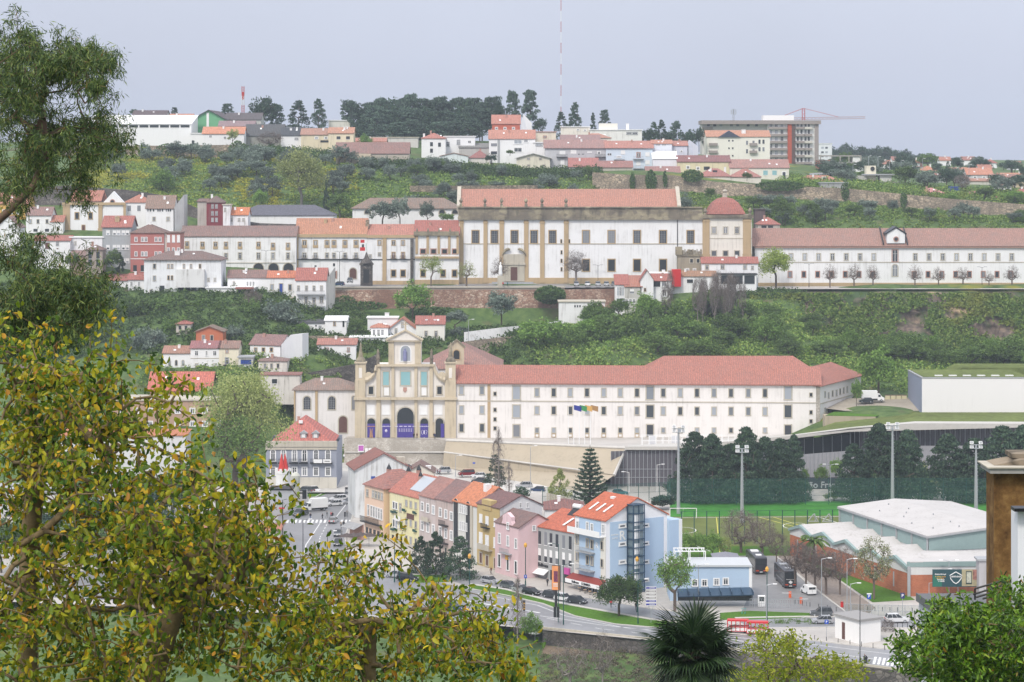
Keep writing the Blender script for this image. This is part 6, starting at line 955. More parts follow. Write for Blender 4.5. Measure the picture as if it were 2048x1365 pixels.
m_=MB();m_.poly([B2(0,-.02,4.3),Vector((19,1.15,4.3)),Vector((19,1.15,5.9)),B2(0,-.02,5.9)]);m_.bd('front_cladding',Mcl,t);m_=MB();m_.pr_([B2(0,-.3,5.9),Vector((19,.9,5.9)),Vector((19,.9,6.9)),B2(0,-.3,6.9)],(0,.5,0));m_.bd('front_fascia',Mte,t);m_=MB();m_.pr_([B2(-.2,.2,6.8),Vector((19,1.2,6.8)),Vector((22,14,6.8)),Vector((5,14,6.8))],(0,0,.15));m_.bd('front_roof',M_wroof,t)
for s in(6,14,23,32,41,50):
 if s<L2:MB().pr_([B2(s,-.05,1),B2(s+.5,-.05,1),B2(s+.5,-.05,4),B2(s,-.05,4)],n2*.04).bd('slot_window',Mg,t)
for q in(0,1):p=[B2(0,0,0),Vector((19,1.2,0))][q];MB().box(p.x-.3,p.x+.3,p.y-.4,p.y-.1,-.5,6).bd('corner_column',Mg,t)
t=em_('billboard',P(1914,1178,488.5),0,'wide dark green billboard with a white shield emblem on the orange brick wall','billboard');
def bp(u,v):p=P(u,v,488.3)-t.location;return p.x,p.z
def bb_(nm,u0,u1,v0,v1,mat,y):xa,zb=bp(u0,v1);xb,zt=bp(u1,v0);return MB().box(xa,xb,y-.03,y,zb,zt).bd(nm,mat,t)
bb_('board',1865,1959,1139.5,1174.5,plain('board dark',(.02,.06,.07),.6),0);bb_('green_panel',1866,1884,1152,1174,plain('board green',(.02,.14,.10),.6),-.035);bb_('photo_panel',1924,1959,1139.5,1173,plain('board beige',(.36,.32,.2),.6,var=.2),-.035);bb_('phone_print',1932,1944,1143,1169,plain('print dark',(.04,.06,.05),.5),-.07);bb_('phone_screen',1933.5,1942.5,1145,1166,plain('print pale',(.45,.46,.38),.5,var=.3,scale=3),-.105);bb_('figure_print',1946,1958,1140,1160,plain('print brown',(.32,.15,.12),.6,var=.5,scale=2),-.07)
for s,u,v,c,sz in(('desportivo.pt',1881,1149,Mw,.36),('A melhor forma',1881,1154,M_yellow,.28),('de comprar',1881,1157,M_yellow,.28),('bicicletas',1882,1160,Mw,.34),('a venda',1883,1163,Mw,.34)):
 x,z=bp(u,v);text(s,t,(x,-.1,z),(R(90),0,0),sz*1.15,c,.01,bold=True)
x,z=bp(1912,1154);text('DEFENDER',t,(x,-.1,z),(R(90),0,0),.42,Mw,.01,bold=True);m_=MB();pts=[(1912,1144.5),(1924,1151.5),(1922.5,1158),(1917,1165),(1912,1168),(1907,1165),(1901.5,1158),(1900,1151.5),(1912,1144.5)];m_.tu_([(bp(u,v)[0],-.08,bp(u,v)[1])for u,v in pts],.09,5);m_.bd('shield_print',Mw,t)
b=house('grey concrete chimney-like pier between the billboard and the brown stained house',1958,1975,486,1192,1122,1118,roof='flat',rc=Mg,wc=(.42,.41,.42),dep=3,name='concrete_pier',cat='pier')
t=em_('ladder',P(1979,1178,470),0,'white metal ladder standing beside the grey concrete pier','ladder');m_=MB();[m_.box(x-.06,x+.06,-.05,.05,-1,7.3)for x in(-.4,.4)];m_.bd('rail',Mw,t);m_=MB();[m_.box(-.35,.35,-.04,.04,z*.75,z*.75+.1)for z in range(10)];m_.bd('rung',Mw,t)
M_fas=plain('pale concrete',(.50,.48,.44),.7,var=.06);M_sedum=groundm('sedum roof',(.13,.16,.05),.4,.6,.95,.05)
t=em_('congress_hall',P(1225,985,650),0,'low modern congress hall with a thin white roof edge and tall dark glazing','congress hall');L0=t.location.copy()
def slab(nm,pts,th,mat):m_=MB();m_.pr_([P(*p)-L0-Vector((0,0,th))for p in pts],(0,0,th));return m_.bd(nm,mat,t)
slab('canopy_edge',[(1250,893.5,654),(1352,893.5,654),(1592,871,654),(1640,866,695),(1300,885,690)],.9,M_fas)
slab('green_roof_edge',[(1585,871.5,655),(1700,858,655),(1830,847,655),(2100,848,655),(2100,844,660),(1830,843,660),(1700,855,660),(1590,869,660)],.8,M_fas)
sheet('sedum_roof',[(1600,869.5,658),(1700,856.5,658),(1830,845.5,658),(2100,846.5,658),(2100,825,690),(1845,825,690),(1760,826,692),(1690,838,692),(1650,852,690)],.0,M_sedum)
def facade(u0,u1,vt0,vt1,vb_,D,n_,gm,fm,pn='pane',mw_=.12,trans=()):
 pa=P(u0,vb_,D)-L0;pb=P(u1,vb_,D)-L0;za=zv(vt0,D)-L0.z;zb=zv(vt1,D)-L0.z;dx=(pb.x-pa.x)/n_
 for i in range(n_):
  x0=pa.x+dx*i;za1=za+(zb-za)*i/n_;zb1=za+(zb-za)*(i+1)/n_;m_=MB();m_.pr_([(x0+.06,pa.y,pa.z-1),(x0+dx-.06,pa.y,pa.z-1),(x0+dx-.06,pa.y,zb1),(x0+.06,pa.y,za1)],(0,.1,0));m_.bd(pn,gm,t)
  m_=MB();m_.pr_([(x0-.06,pa.y-.2,pa.z-1),(x0+.06,pa.y-.2,pa.z-1),(x0+.06,pa.y-.2,za1),(x0-.06,pa.y-.2,za1)],(0,.25,0));m_.bd('mullion',fm,t)
M_gg=plain('grey tinted glass',(.10,.095,.11),.25,spec=.5);M_pan=plain('grey panel',(.30,.30,.32),.6,var=.06)
facade(1222,1352,903,900,985,655,16,M_gg,Mm);
for z_ in(.3,.5):
 pa=P(1232,985,654.7)-L0;MB().box(pa.x,pa.x+15,pa.y-.05,pa.y,z_*11,z_*11+.12).bd('transom',Mm,t)
facade(1590,1720,880,866,958,660,7,Mgd,Mm);facade(1595,1725,910,900,972,652,16,M_pan,Mm,'grey_panel');facade(1700,1830,862,852,905,660,14,M_gg,Mm);facade(1830,2090,852,852,892,660,26,M_gg,Mm);facade(1830,2090,892,892,985,658,6,M_pan,Mm,'grey_panel');facade(1352,1600,900,880,985,660,22,M_pan,Mm,'grey_panel')
pa=P(1560,985,650)-L0;pb=P(1790,985,650)-L0;z0=zv(986,650)-L0.z;z1=zv(955,650)-L0.z;MB().box(pa.x,pb.x,pa.y-.2,pa.y,z0,z1).bd('sign_band',plain('sign band',(.03,.03,.045),.5),t)
xm=(P(1565,970,650)-L0).x;text('Convento São Francisco',t,(xm-4.2,pa.y-.28,(z0+z1)/2+.0),(R(90),0,0),2.35,plain('sign letters',(.42,.43,.45),.5),.05,align='LEFT',bold=True)
t=em_('white_block',P(1844,826,690),0,'large windowless white block of the congress centre with a grey-blue side','building');w=30;h=zv(757,690)-t.location.z;m_=MB();m_.box(0,w,0,24,-4,h);m_.bd('wall',wm_((.78,.76,.76),.05),t);m_=MB();m_.box(-.1,-.004,0,24,-4,h);m_.bd('side_wall',plain('blue grey side face',(.26,.29,.38),.7,var=.04),t);MB().box(-.2,w,-.15,24.1,h+.003,h+.3).bd('roof_edge',Mg,t);MB().box(.4,w,.4,23.6,h+.301,h+.42).bd('sedum',M_sedum,t);m_=MB();[m_.box(4+q*4,6.2+q*4,2,3,h+.43,h+.7)for q in range(6)];m_.bd('roof_panel',Mw,t)  # side sheet is darker and bluer than the front wall
t=em_('white_block',P(1905,756,722),0,'curved green-roofed volume behind the white congress block','building');m_=MB();m_.pr_([(-2,0,-3),(30,0,-3),(30,0,3.0),(3,0,3.0),(-2,0,0)],(0,14,0));m_.bd('roof',M_sedum,t)
sheet('upper_car_park',[(1640,816,700),(1690,822,694),(1850,822,694),(1850,795,714),(1690,797,716),(1640,806,708)],0,groundm('gravel yard',(.36,.32,.26),.1,1,.9,.1))
wp_('planter_wall','tan concrete planter wall at the end of the convent wing','wall',[(1650,832,684),(1752,834,684)],[(1650,858,684),(1752,856,684)],M_conc,5)
sheet('planter_lawn',[(1650,831.5,684),(1752,833.5,684),(1770,824,694),(1668,824,694)],0,M_grass)
b=house('small white windowless kiosk box with a dark door near the car park',1670,1718,449,1282,1237,1236,roof='flat',wc=(.80,.79,.77),rc=plain('kiosk roof',(.3,.29,.28),.8),dep=5,grime=.05,DR=443,name='kiosk',cat='kiosk',below=1);b.win([(1687,1263)],6,32,'none','','wood',nm='door');
M_nr=plain('grey roofing felt',(.13,.135,.14),.9,var=.15,scale=4)
t=em_('grey_outbuilding',P(1866,1290,150),0,'near flat-roofed pale grey outbuilding with a dark felt roof at bottom right','building');zt=zv(1212,150)-t.location.z;xl=(P(1839,1200,180)-t.location).x;m_=MB();m_.poly([(0,0,-6),(8,0,-6),(8,0,zt),(0,0,zt)]);yb=3.6;xb=(1838-1024)*153.6/F-t.location.x;m_.poly([(xb,yb,-6),(0,0,-6),(0,0,zt),(xb,yb,zt)]);m_.bd('wall',wm_((.50,.52,.55),.25),t);m_=MB();m_.pr_([(-.05,-.15,zt),(9,-.15,zt),(9,yb,zt),(xb-.15,yb,zt)],(0,0,.12));m_.pr_([(-.08,-.18,zt-.35),(-.02,-.1,zt-.35),(xb-.1,yb,zt-.35),(xb-.2,yb,zt-.35)],(0,0,.5));m_.bd('roof',M_nr,t)
m,n,l,bb=newmat('brown stained render');a=noise(n,l,1.9,8,rough=.7);f=noise(n,l,6,6);v=noise(n,l,1,5,sc3=(2.2,2.2,.35));r=ramp(n,l,a.outputs[0],[(.32,(.05,.025,.01)),(.46,(.15,.08,.027)),(.62,(.26,.15,.055)),(.74,(.42,.28,.14))]);ff=ramp(n,l,f.outputs[0],[(.45,(0,0,0)),(.7,(1,1,1))]);o=mixc(n,l,ff.outputs[0],r.outputs[0],(.12,.06,.02));vv_=ramp(n,l,v.outputs[0],[(.55,(0,0,0)),(.75,(1,1,1))]);o=mixc(n,l,vv_.outputs[0],o,(.05,.025,.012));l.new(o,bb.inputs['Base Color']);bb.inputs['Roughness'].default_value=.95;M_brs=m
t=em_('brown_house',P(1980,1260,62),0,'near rust-brown stained house wall with a pale concrete eave at the right edge','house');L1=t.location;zt=zv(945,62)-L1.z;MB().box(.1,6,0,1.0,-8,zt).bd('wall',M_brs,t);MB().box(-.05,6,-.3,1.0,zt+.003,zv(934,62)-L1.z).bd('eave',wm_((.36,.35,.34),.6),t);MB().box(-.13,6,-.36,1.0,zv(934,62)-L1.z+.002,zv(931.5,62)-L1.z).bd('eave_slab',Ms,t);m_=MB();z3=zv(931,62)-L1.z;m_.pr_([(.1,0,z3),(3,0,z3),(3,0,z3+.15),(.8,0,z3+.14)],(0,1,0));m_.box(.62,2,.3,1.2,z3+.14,z3+.25);m_.bd('roof_tiles',Mo,t)
t=em_('white_pillar',P(2041,1200,45),0,'near white rendered pillar with a dark metal gutter end at the right edge','pillar');L1=t.location;MB().box(-.05,.6,0,.6,-4,zv(1022,45)-L1.z).bd('shaft',wm_((.72,.73,.76),.1),t);m_=MB();z=zv(1020,45)-L1.z;m_.box(-.16,.6,-.25,.1,z,z+.06);m_.bd('gutter',Mb,t)
t=em_('stair_railing',P(1990,1180,52),0,'black metal stair railing rising in front of the brown stained house','railing');L1=t.location;q=lambda u,v:tuple(P(u,v,52)-L1)
for a,c in(((1949,1178),(2035,1153)),((1946,1189),(2035,1163)),((1952,1195),(2035,1170)),((1965,1198),(2035,1177))):m_=MB();m_.tu_([q(*a),q(*c)],.022,5);m_.bd('rail',Mb,t)
for u in(1950,2005):m_=MB();m_.tu_([q(u,1200),q(u,1178-(u-1949)*.29)],.02,5);m_.bd('post',Mb,t)
def leafquads(C,size,rg,up=.0,asp=.6,out=None,droop=None):
 n=len(C);a=rg.normal(size=(n,3));a/=np.linalg.norm(a,axis=1,keepdims=True)
 if droop is not None:a=a*(1-droop)+np.array([0,0,-1])*droop;a/=np.linalg.norm(a,axis=1,keepdims=True)
 b_=rg.normal(size=(n,3))
 if out is not None:b_=b_*.6+np.cross(a,out)*1.2
 b_-=(a*b_).sum(1,keepdims=True)*a;b_/=np.linalg.norm(b_,axis=1,keepdims=True)+1e-9
 s=size*(.6+.8*rg.random((n,1)))if not hasattr(size,'shape')else size
 v=np.stack([C-a*s*.5,C+b_*s*asp*.5,C+a*s*.5,C-b_*s*asp*.5],1).reshape(-1,3);f_=np.arange(4*n).reshape(n,4);return v,f_
def crownpts(shape,rg,nc,nl):
 out=[];nm=[]
 if shape in('round','airy','wide'):
  cz,rz,rr=(.58,.40,.44)if shape!='wide' else(.55,.38,.46)
  d=rg.normal(size=(nc,3));d/=np.linalg.norm(d,axis=1,keepdims=True);d[:,2]=np.where(d[:,2]<-.55,-d[:,2]*.5,d[:,2]);rad=rg.random((nc,1))**.35*(.75+.4*rg.random((nc,1)));c=d*rad*[rr,rr,rz]+[0,0,cz];cr=.07+.075*rg.random(nc)
 elif shape=='cone':
  h=rg.random(nc)**1.15;r=.50*(1-h)**.62*(.62+.5*rg.random(nc))+.01;th=rg.random(nc)*6.283;c=np.stack([r*np.cos(th),r*np.sin(th),.07+h*.9],1);cr=.06+.07*(1-h)
 elif shape=='column':
  h=rg.random(nc);r=.40*np.sin(np.clip(h*1.05+.12,0,1)*math.pi)**.6*rg.random(nc)**.3;th=rg.random(nc)*6.283;c=np.stack([r*np.cos(th),r*np.sin(th),.04+h*.92],1);cr=.05+.05*rg.random(nc)
 elif shape=='pine':
  h=.32+.62*rg.random(nc)**.8;r=.52*(1.08-h)**.4*rg.random(nc)**.4*(.7+.45*rg.random(nc));th=rg.random(nc)*6.283;c=np.stack([r*np.cos(th),r*np.sin(th),h],1);cr=.05+.07*rg.random(nc)
 elif shape=='tuft':
  h=rg.random(nc);r=.42*rg.random(nc)**.5;th=rg.random(nc)*6.283;c=np.stack([r*np.cos(th),r*np.sin(th),.1+h*.75*(1-r)],1);cr=.08+.08*rg.random(nc)
 d=rg.normal(size=(nc,nl,3));d/=np.linalg.norm(d,axis=2,keepdims=True);
 fl=np.array([1.35,1.35,.33])if shape in('cone','pine')else np.array([1,1,.85])
 p=c[:,None,:]+d*fl*cr[:,None,None]*(.6+.5*rg.random((nc,nl,1)));return p.reshape(-1,3),d.reshape(-1,3),c
G1=[(.0,(.022,.045,.018)),(.5,(.045,.08,.026)),(1,(.075,.115,.035))]
LM={'pine':leafm('hazy pine foliage',[(0,(.035,.065,.05)),(.5,(.075,.12,.085)),(1,(.13,.19,.13))],.15),'dark':leafm('dark conifer foliage',[(0,(.02,.045,.03)),(.5,(.045,.085,.05)),(1,(.085,.135,.07))],.15),'green':leafm('green foliage',[(0,(0.0528,0.096,0.0264)),(.5,(0.106,0.18,0.0456)),(1,(0.172,0.252,0.066))]),'olive':leafm('olive foliage',[(0,(.07,.10,.075)),(.5,(.15,.195,.155)),(1,(.25,.30,.24))],.2),'lime':leafm('lime spring foliage',[(0,(.15,.21,.035)),(.5,(.25,.33,.06)),(1,(.36,.42,.1))],.35),'fresh':leafm('fresh green foliage',[(0,(0.0886,0.172,0.0345)),(.5,(0.164,0.287,0.0575)),(1,(0.253,0.391,0.092))],.3),'willow':leafm('willow foliage',[(0,(.20,.24,.07)),(.5,(.30,.35,.12)),(1,(.42,.45,.18))],.35),'blossom':leafm('blossoming foliage',[(0,(.16,.20,.06)),(.5,(.26,.3,.12)),(.8,(.5,.5,.35)),(1,(.6,.6,.45))],.3),'twig':leafm('fine twigs',[(0,(.09,.07,.06)),(.5,(.16,.13,.115)),(1,(.26,.23,.21))],.1),'ivy':leafm('ivy foliage',[(0,(0.033,0.072,0.024)),(.5,(0.066,0.12,0.036)),(1,(0.106,0.168,0.048))],.15)}  # pine entry is paled: distance haze put into its leaf colour
M_bark=plain('bark',(.10,.08,.06),.95,var=.3,scale=6);M_barkg=plain('grey bark',(.20,.185,.17),.95,var=.2,scale=6);M_twig=plain('grey twigs',(.24,.21,.19),.95);M_twigd=plain('brown twigs',(.15,.115,.095),.95)
def growtree(rt_,att,step,rg,base=.004,expo=.5,sag=.0,maxr=None):
 """joins every attractor point to the growing skeleton; returns node positions, parents, radii, tips"""
 nodes=[tuple(p)for p in rt_];par=[-1]+list(range(len(rt_)-1));A_=np.array(att);mid=np.array(rt_[0]);order=np.argsort(np.linalg.norm(A_-np.array(rt_[-1]),axis=1))
 arr=np.zeros((len(rt_)+len(att)*12,3));arr[:len(rt_)]=np.array(rt_);n=len(rt_);tips=[]
 for k in order:
  a=A_[k];d=np.linalg.norm(arr[:n]-a,axis=1)+.15*np.maximum(0,arr[:n,2]-a[2]);j=int(np.argmin(d));L_=np.linalg.norm(arr[j]-a);m_=max(1,min(11,int(L_/step)));p0=arr[j].copy();prev=j;perp=rg.normal(size=3)*L_*.07
  for i in range(1,m_+1):
   t=i/m_;q=p0+(a-p0)*t+perp*math.sin(t*math.pi)+np.array([0,0,1])*sag*L_*math.sin(t*math.pi)
   arr[n]=q;par.append(prev);prev=n;n+=1
   if n>=len(arr)-2:arr=np.vstack([arr,np.zeros((2000,3))])
  tips.append(prev)
 cnt=np.ones(n)
 for i in range(n-1,0,-1):
  if par[i]>=0:cnt[par[i]]+=cnt[i]*.55 if False else 0
 w=np.zeros(n);
 for t_ in tips:w[t_]+=1
 for i in range(n-1,0,-1):w[par[i]]+=w[i]
 r=base*np.maximum(w,1)**expo
 if maxr:r=np.minimum(r,maxr)
 return arr[:n],np.array(par),r,tips
def skelmesh(name,arr,par,r,mat,k=5):
 i=np.where(par>=0)[0];a=arr[par[i]];b_=arr[i];d=b_-a;L_=np.linalg.norm(d,axis=1,keepdims=True)+1e-9;d=d/L_;h=np.where(np.abs(d[:,2:3])<.9,np.array([[0,0,1.]]),np.array([[1.,0,0]]));u=np.cross(d,h);u/=np.linalg.norm(u,axis=1,keepdims=True);w=np.cross(d,u)
 ra=r[par[i]];ra=np.minimum(ra,r[i]*1.6);V=[]
 for c,rr in((a,ra),(b_,r[i])):
  for j in range(k):t=2*math.pi*j/k;V.append(c+(u*math.cos(t)+w*math.sin(t))*rr[:,None])
 V=np.stack(V,1).reshape(-1,3);n=len(i);base=np.arange(n)[:,None]*2*k;f_=np.stack([np.stack([base[:,0]+j,base[:,0]+(j+1)%k,base[:,0]+k+(j+1)%k,base[:,0]+k+j],1)for j in range(k)],1).reshape(-1,4)
 return npmesh(name,V,f_,mat,smooth=True)
TK={}
def treekind(k):
 if k in TK:return TK[k]
 shape,mat,nc,nl,ls,seed,bark=k;rg=np.random.default_rng(seed)
 if shape in('bare','poplar','pollard'):
  if shape=='poplar':h=rg.random(170)**.8;r=.28*np.sin(np.clip(h*.9+.1,0,1)*3.14)*rg.random(170)**.5;th=rg.random(170)*6.283;att=np.stack([r*np.cos(th),r*np.sin(th),.1+.9*h],1);rt_=[(0,0,-.05),(0,0,.1),(0,0,.3),(0,0,.6),(0,0,.85)]
  elif shape=='bare':d=rg.normal(size=(260,3));d/=np.linalg.norm(d,axis=1,keepdims=True);att=d*(.6+.4*rg.random((260,1)))*[.46,.46,.38]+[0,0,.6];att=att[att[:,2]>.22];rt_=[(0,0,-.08),(0,0,.15),(.01,0,.3)]
  else:d=rg.normal(size=(230,3));d/=np.linalg.norm(d,axis=1,keepdims=True);d[:,2]=np.abs(d[:,2])*1.1-.15;att=d*(.35+.65*rg.random((230,1)))*[.46,.46,.6]+[0,0,.38];rt_=[(0,0,-.08),(0,0,.12),(0,0,.28)]
  arr,par,r,tips=growtree(rt_,att,.06,rg,.0024 if shape!='pollard' else.0022,.48 if shape!='pollard' else.52);tm=skelmesh('branches',arr,par,r,MATS[bark],4);cm=None
  if nl:
   T_=arr[tips];tw=mat=='twig';p=np.repeat(T_,nl,0)+rg.normal(size=(len(T_)*nl,3))*(.035 if tw else.03);v,f_=leafquads(p,ls*(1.7 if tw else 1),rg,asp=.055 if tw else.6);cm=npmesh('crown',v,f_,LM[mat])
  TK[k]=(cm,tm);return TK[k]
 p,d,c=crownpts(shape,rg,nc,nl);v,f_=leafquads(p,ls,rg,out=d);cm=npmesh('crown',v,f_,LM[mat])
 sub=c[rg.choice(len(c),min(len(c),26 if shape!='airy' else 60),False)];sub=sub[sub[:,2]>.12]
 rt_=[(0,0,-.06),(0,0,.12),(0,0,.26 if shape in('round','wide','airy')else.5)];arr,par,r,tips=growtree(rt_,sub,.08,rg,.005,.5);tm=skelmesh('trunk',arr,par,r,MATS[bark],5);TK[k]=(cm,tm);return TK[k]
MATS={'b':M_bark,'g':M_barkg,'t':M_twig,'d':M_twigd}
def K(shape,mat,nc=70,nl=42,ls=.055,seed=1,bark='b'):return(shape,mat,nc,nl,ls,seed,bark)
def tree(k,u,vb,D,vt,wpx,label,name='tree',cat='tree',group=None,loc=None,h=None,w=None):
 if loc is None:loc=P(u,vb,D);h=(vb-vt)*D/F;w=wpx*D/F
 t=em_(name,loc,random.random()*6.28,label,cat,group);cm,tm=treekind(k)
 s=(w,w,h)
 if cm is not None:
  o=bpy.data.objects.new('crown',cm);o.scale=s;link(o,t)
 o=bpy.data.objects.new('trunk' if cm is not None else 'branches',tm);o.scale=s;link(o,t);return t
cones=[K('cone','dark',90,40,.05,s)for s in(1,2)];pines=[K('pine','pine',80,46,.055,s)for s in(3,4,5)];rounds=[K('round','dark',80,44,.055,s)for s in(6,7)]
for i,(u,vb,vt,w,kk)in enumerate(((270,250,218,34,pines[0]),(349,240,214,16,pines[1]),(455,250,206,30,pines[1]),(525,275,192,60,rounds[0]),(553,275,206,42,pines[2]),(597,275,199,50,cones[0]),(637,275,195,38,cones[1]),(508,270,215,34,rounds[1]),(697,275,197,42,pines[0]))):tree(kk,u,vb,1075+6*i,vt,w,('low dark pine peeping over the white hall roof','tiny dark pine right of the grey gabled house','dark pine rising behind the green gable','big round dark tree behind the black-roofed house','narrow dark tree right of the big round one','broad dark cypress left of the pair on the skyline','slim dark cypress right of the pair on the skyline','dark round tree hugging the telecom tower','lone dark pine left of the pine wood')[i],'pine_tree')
g='tall pines of the dark hilltop wood';
for i in range(46):
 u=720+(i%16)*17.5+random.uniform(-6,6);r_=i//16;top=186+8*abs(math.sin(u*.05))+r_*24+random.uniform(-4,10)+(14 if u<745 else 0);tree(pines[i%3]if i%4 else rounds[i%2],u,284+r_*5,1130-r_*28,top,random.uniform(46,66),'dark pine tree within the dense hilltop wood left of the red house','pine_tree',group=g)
for i,(u,vb,vt,w,kk,lb)in enumerate(((1025,270,178,36,pines[0],'tall dark pine left of the twin pines above the red house'),(1060,270,177,40,pines[2],'tall dark pine right of the twin pines above the red house'),(1078,275,236,34,rounds[0],'low dark bush right of the twin pines'),(1122,285,222,30,cones[0],'dark conical cypress by the thin radio mast'),(1150,285,202,34,cones[1],'tall pointed cypress right of the radio mast'),(1186,280,224,16,cones[0],'narrow small cypress behind the white rooftops'),(1210,272,218,26,pines[1],'dark pine at the right end of the white rooftop buildings'),(1000,262,204,30,rounds[1],'dark round tree at the right edge of the pine wood'),(1307,300,242,28,cones[1],'pointed fir in the clump left of the apartment block'),(1323,300,238,26,cones[0],'tallest pointed fir in the clump left of the apartment block'),(1352,300,240,28,pines[0],'dark pine at the right of the fir clump'),(1295,300,258,34,rounds[0],'round dark tree at the left of the fir clump'),(1375,302,258,40,rounds[1],'round dark tree beside the apartment block'),(1337,302,262,36,rounds[0],'low dark tree in the middle of the fir clump'),(1398,302,254,22,rounds[0],'dark tree touching the apartment block'))):tree(kk,u,vb,1085,vt,w,lb,'pine_tree')
for i in range(30):
 u=1666+i*13+random.uniform(-4,4);vt=(288+(u-1666)*.05+random.uniform(-5,6))if u<1800 else(300+(u-1800)*.14+random.uniform(-4,6));tree(rounds[i%2],u,338,1750+random.uniform(-60,60),vt,36,'hazy grey-green tree on the distant ridge at right','tree',group='hazy trees on the distant ridge')
for i,(u,vb,vt,w,D,kk,lb)in enumerate(((1801,352,304,34,1250,rounds[0],'dark round tree in front of the hazy ridge'),(1778,352,322,24,1200,cones[0],'small dark cypress left of the dark round tree on the ridge'),(1823,350,310,24,1240,rounds[1],'narrow dark tree right of the dark round one'),(1896,348,322,12,1150,cones[1],'thin cypress left of the pair near the right skyline'),(1874,350,326,30,1160,pines[0],'dark pine by the thin cypresses'),(1917,345,322,18,1400,pines[1],'distant umbrella pine first of four at the right skyline'),(1948,345,324,14,1400,pines[2],'distant umbrella pine second of four at the right skyline'),(1964,345,324,16,1400,pines[0],'distant umbrella pine third of four at the right skyline'),(1984,345,332,12,1400,pines[1],'distant umbrella pine fourth of four at the right skyline'),(2024,350,328,40,1350,rounds[0],'dark distant tree at the right end of the skyline'),(2046,360,330,18,1100,rounds[1],'dark tree cut by the right edge on the skyline'))):tree(kk,u,vb,D,vt,w,lb,'tree')
gf='trees and hedges behind the garden wall at upper right'
for i in range(58):
 u=random.uniform(1635,2075);D=random.choice((985,1000,1030,1060,1100,1150,1220,1300))+random.uniform(-8,8);X0=(u-1024)*D/F
 if((1700<u<1800 or 1890<u<1925)and D<1010)or(u>1915 and 975<D<1115 and i%4):continue
 z=float(tz(X0,D)[0]);tree(random.choice([rounds[0],K('round','green',80,42,.055,14),K('round','olive',70,40,.06,12)]),0,0,0,0,0,('bushy' if i%2 else 'rounded')+' green tree '+('near the garden wall' if D<1040 else 'in the middle distance' if D<1160 else 'far back under the skyline')+' at upper right','tree',group=gf,loc=Vector((X0,D,z)),h=random.uniform(4,8.5),w=random.uniform(7,13))
oliv=[K('round','olive',70,40,.06,s)for s in(11,12,13)];grn=[K('round','green',80,42,.055,s)for s in(14,15,16)];frs=[K('wide','fresh',80,44,.055,s)for s in(17,18)]
def gt_(k,u,D,h,w,label,name,cat,group):X0=(u-1024)*D/F;z=float(tz(X0,D)[0]);return tree(k,0,0,0,0,0,label,name,cat,group,loc=Vector((X0,D,z)),h=h,w=w)
go='olive trees on the green slope above the houses'
for i in range(72):
 u=random.uniform(210,700);D=random.uniform(895,985);
 if 545<u<665 and D<960:continue
 if u<330 and random.random()<.6:continue
 gt_(random.choice(oliv),u,D,random.uniform(5,9),random.uniform(6,10),'grey-green olive tree on the '+('upper' if D>955 else 'middle' if D>925 else 'lower')+' green slope '+('above the small white chapel' if u<310 else 'above the dark red house' if u<450 else 'above the slate-roofed barn'),'olive_tree','olive tree',go)
for i in range(46):
 u=random.uniform(690,1180);D=random.uniform(905,985);gt_(random.choice(oliv+grn[:1]),u,D,random.uniform(4,7.5),random.uniform(5,9),'grey-green tree on the '+('upper' if D>945 else 'lower')+' terraces '+('above the brown-roofed gallery' if u<920 else 'just above the big church roof'),'olive_tree','olive tree','trees on the terraces behind the church')
for i in range(48):
 u=random.uniform(1360,2060);D=random.uniform(893,935);
 if u>1700 and random.random()<.45:continue
 gt_(random.choice(oliv+grn[:1]),u,D,random.uniform(3.5,6.5),random.uniform(5,9),'grey-green olive tree under the garden wall '+('beside the pyramid-roofed pavilion' if u<1520 else 'above the left part of the long wing' if u<1760 else 'above the right part of the long wing'),'olive_tree','olive tree','olive trees below the garden wall')
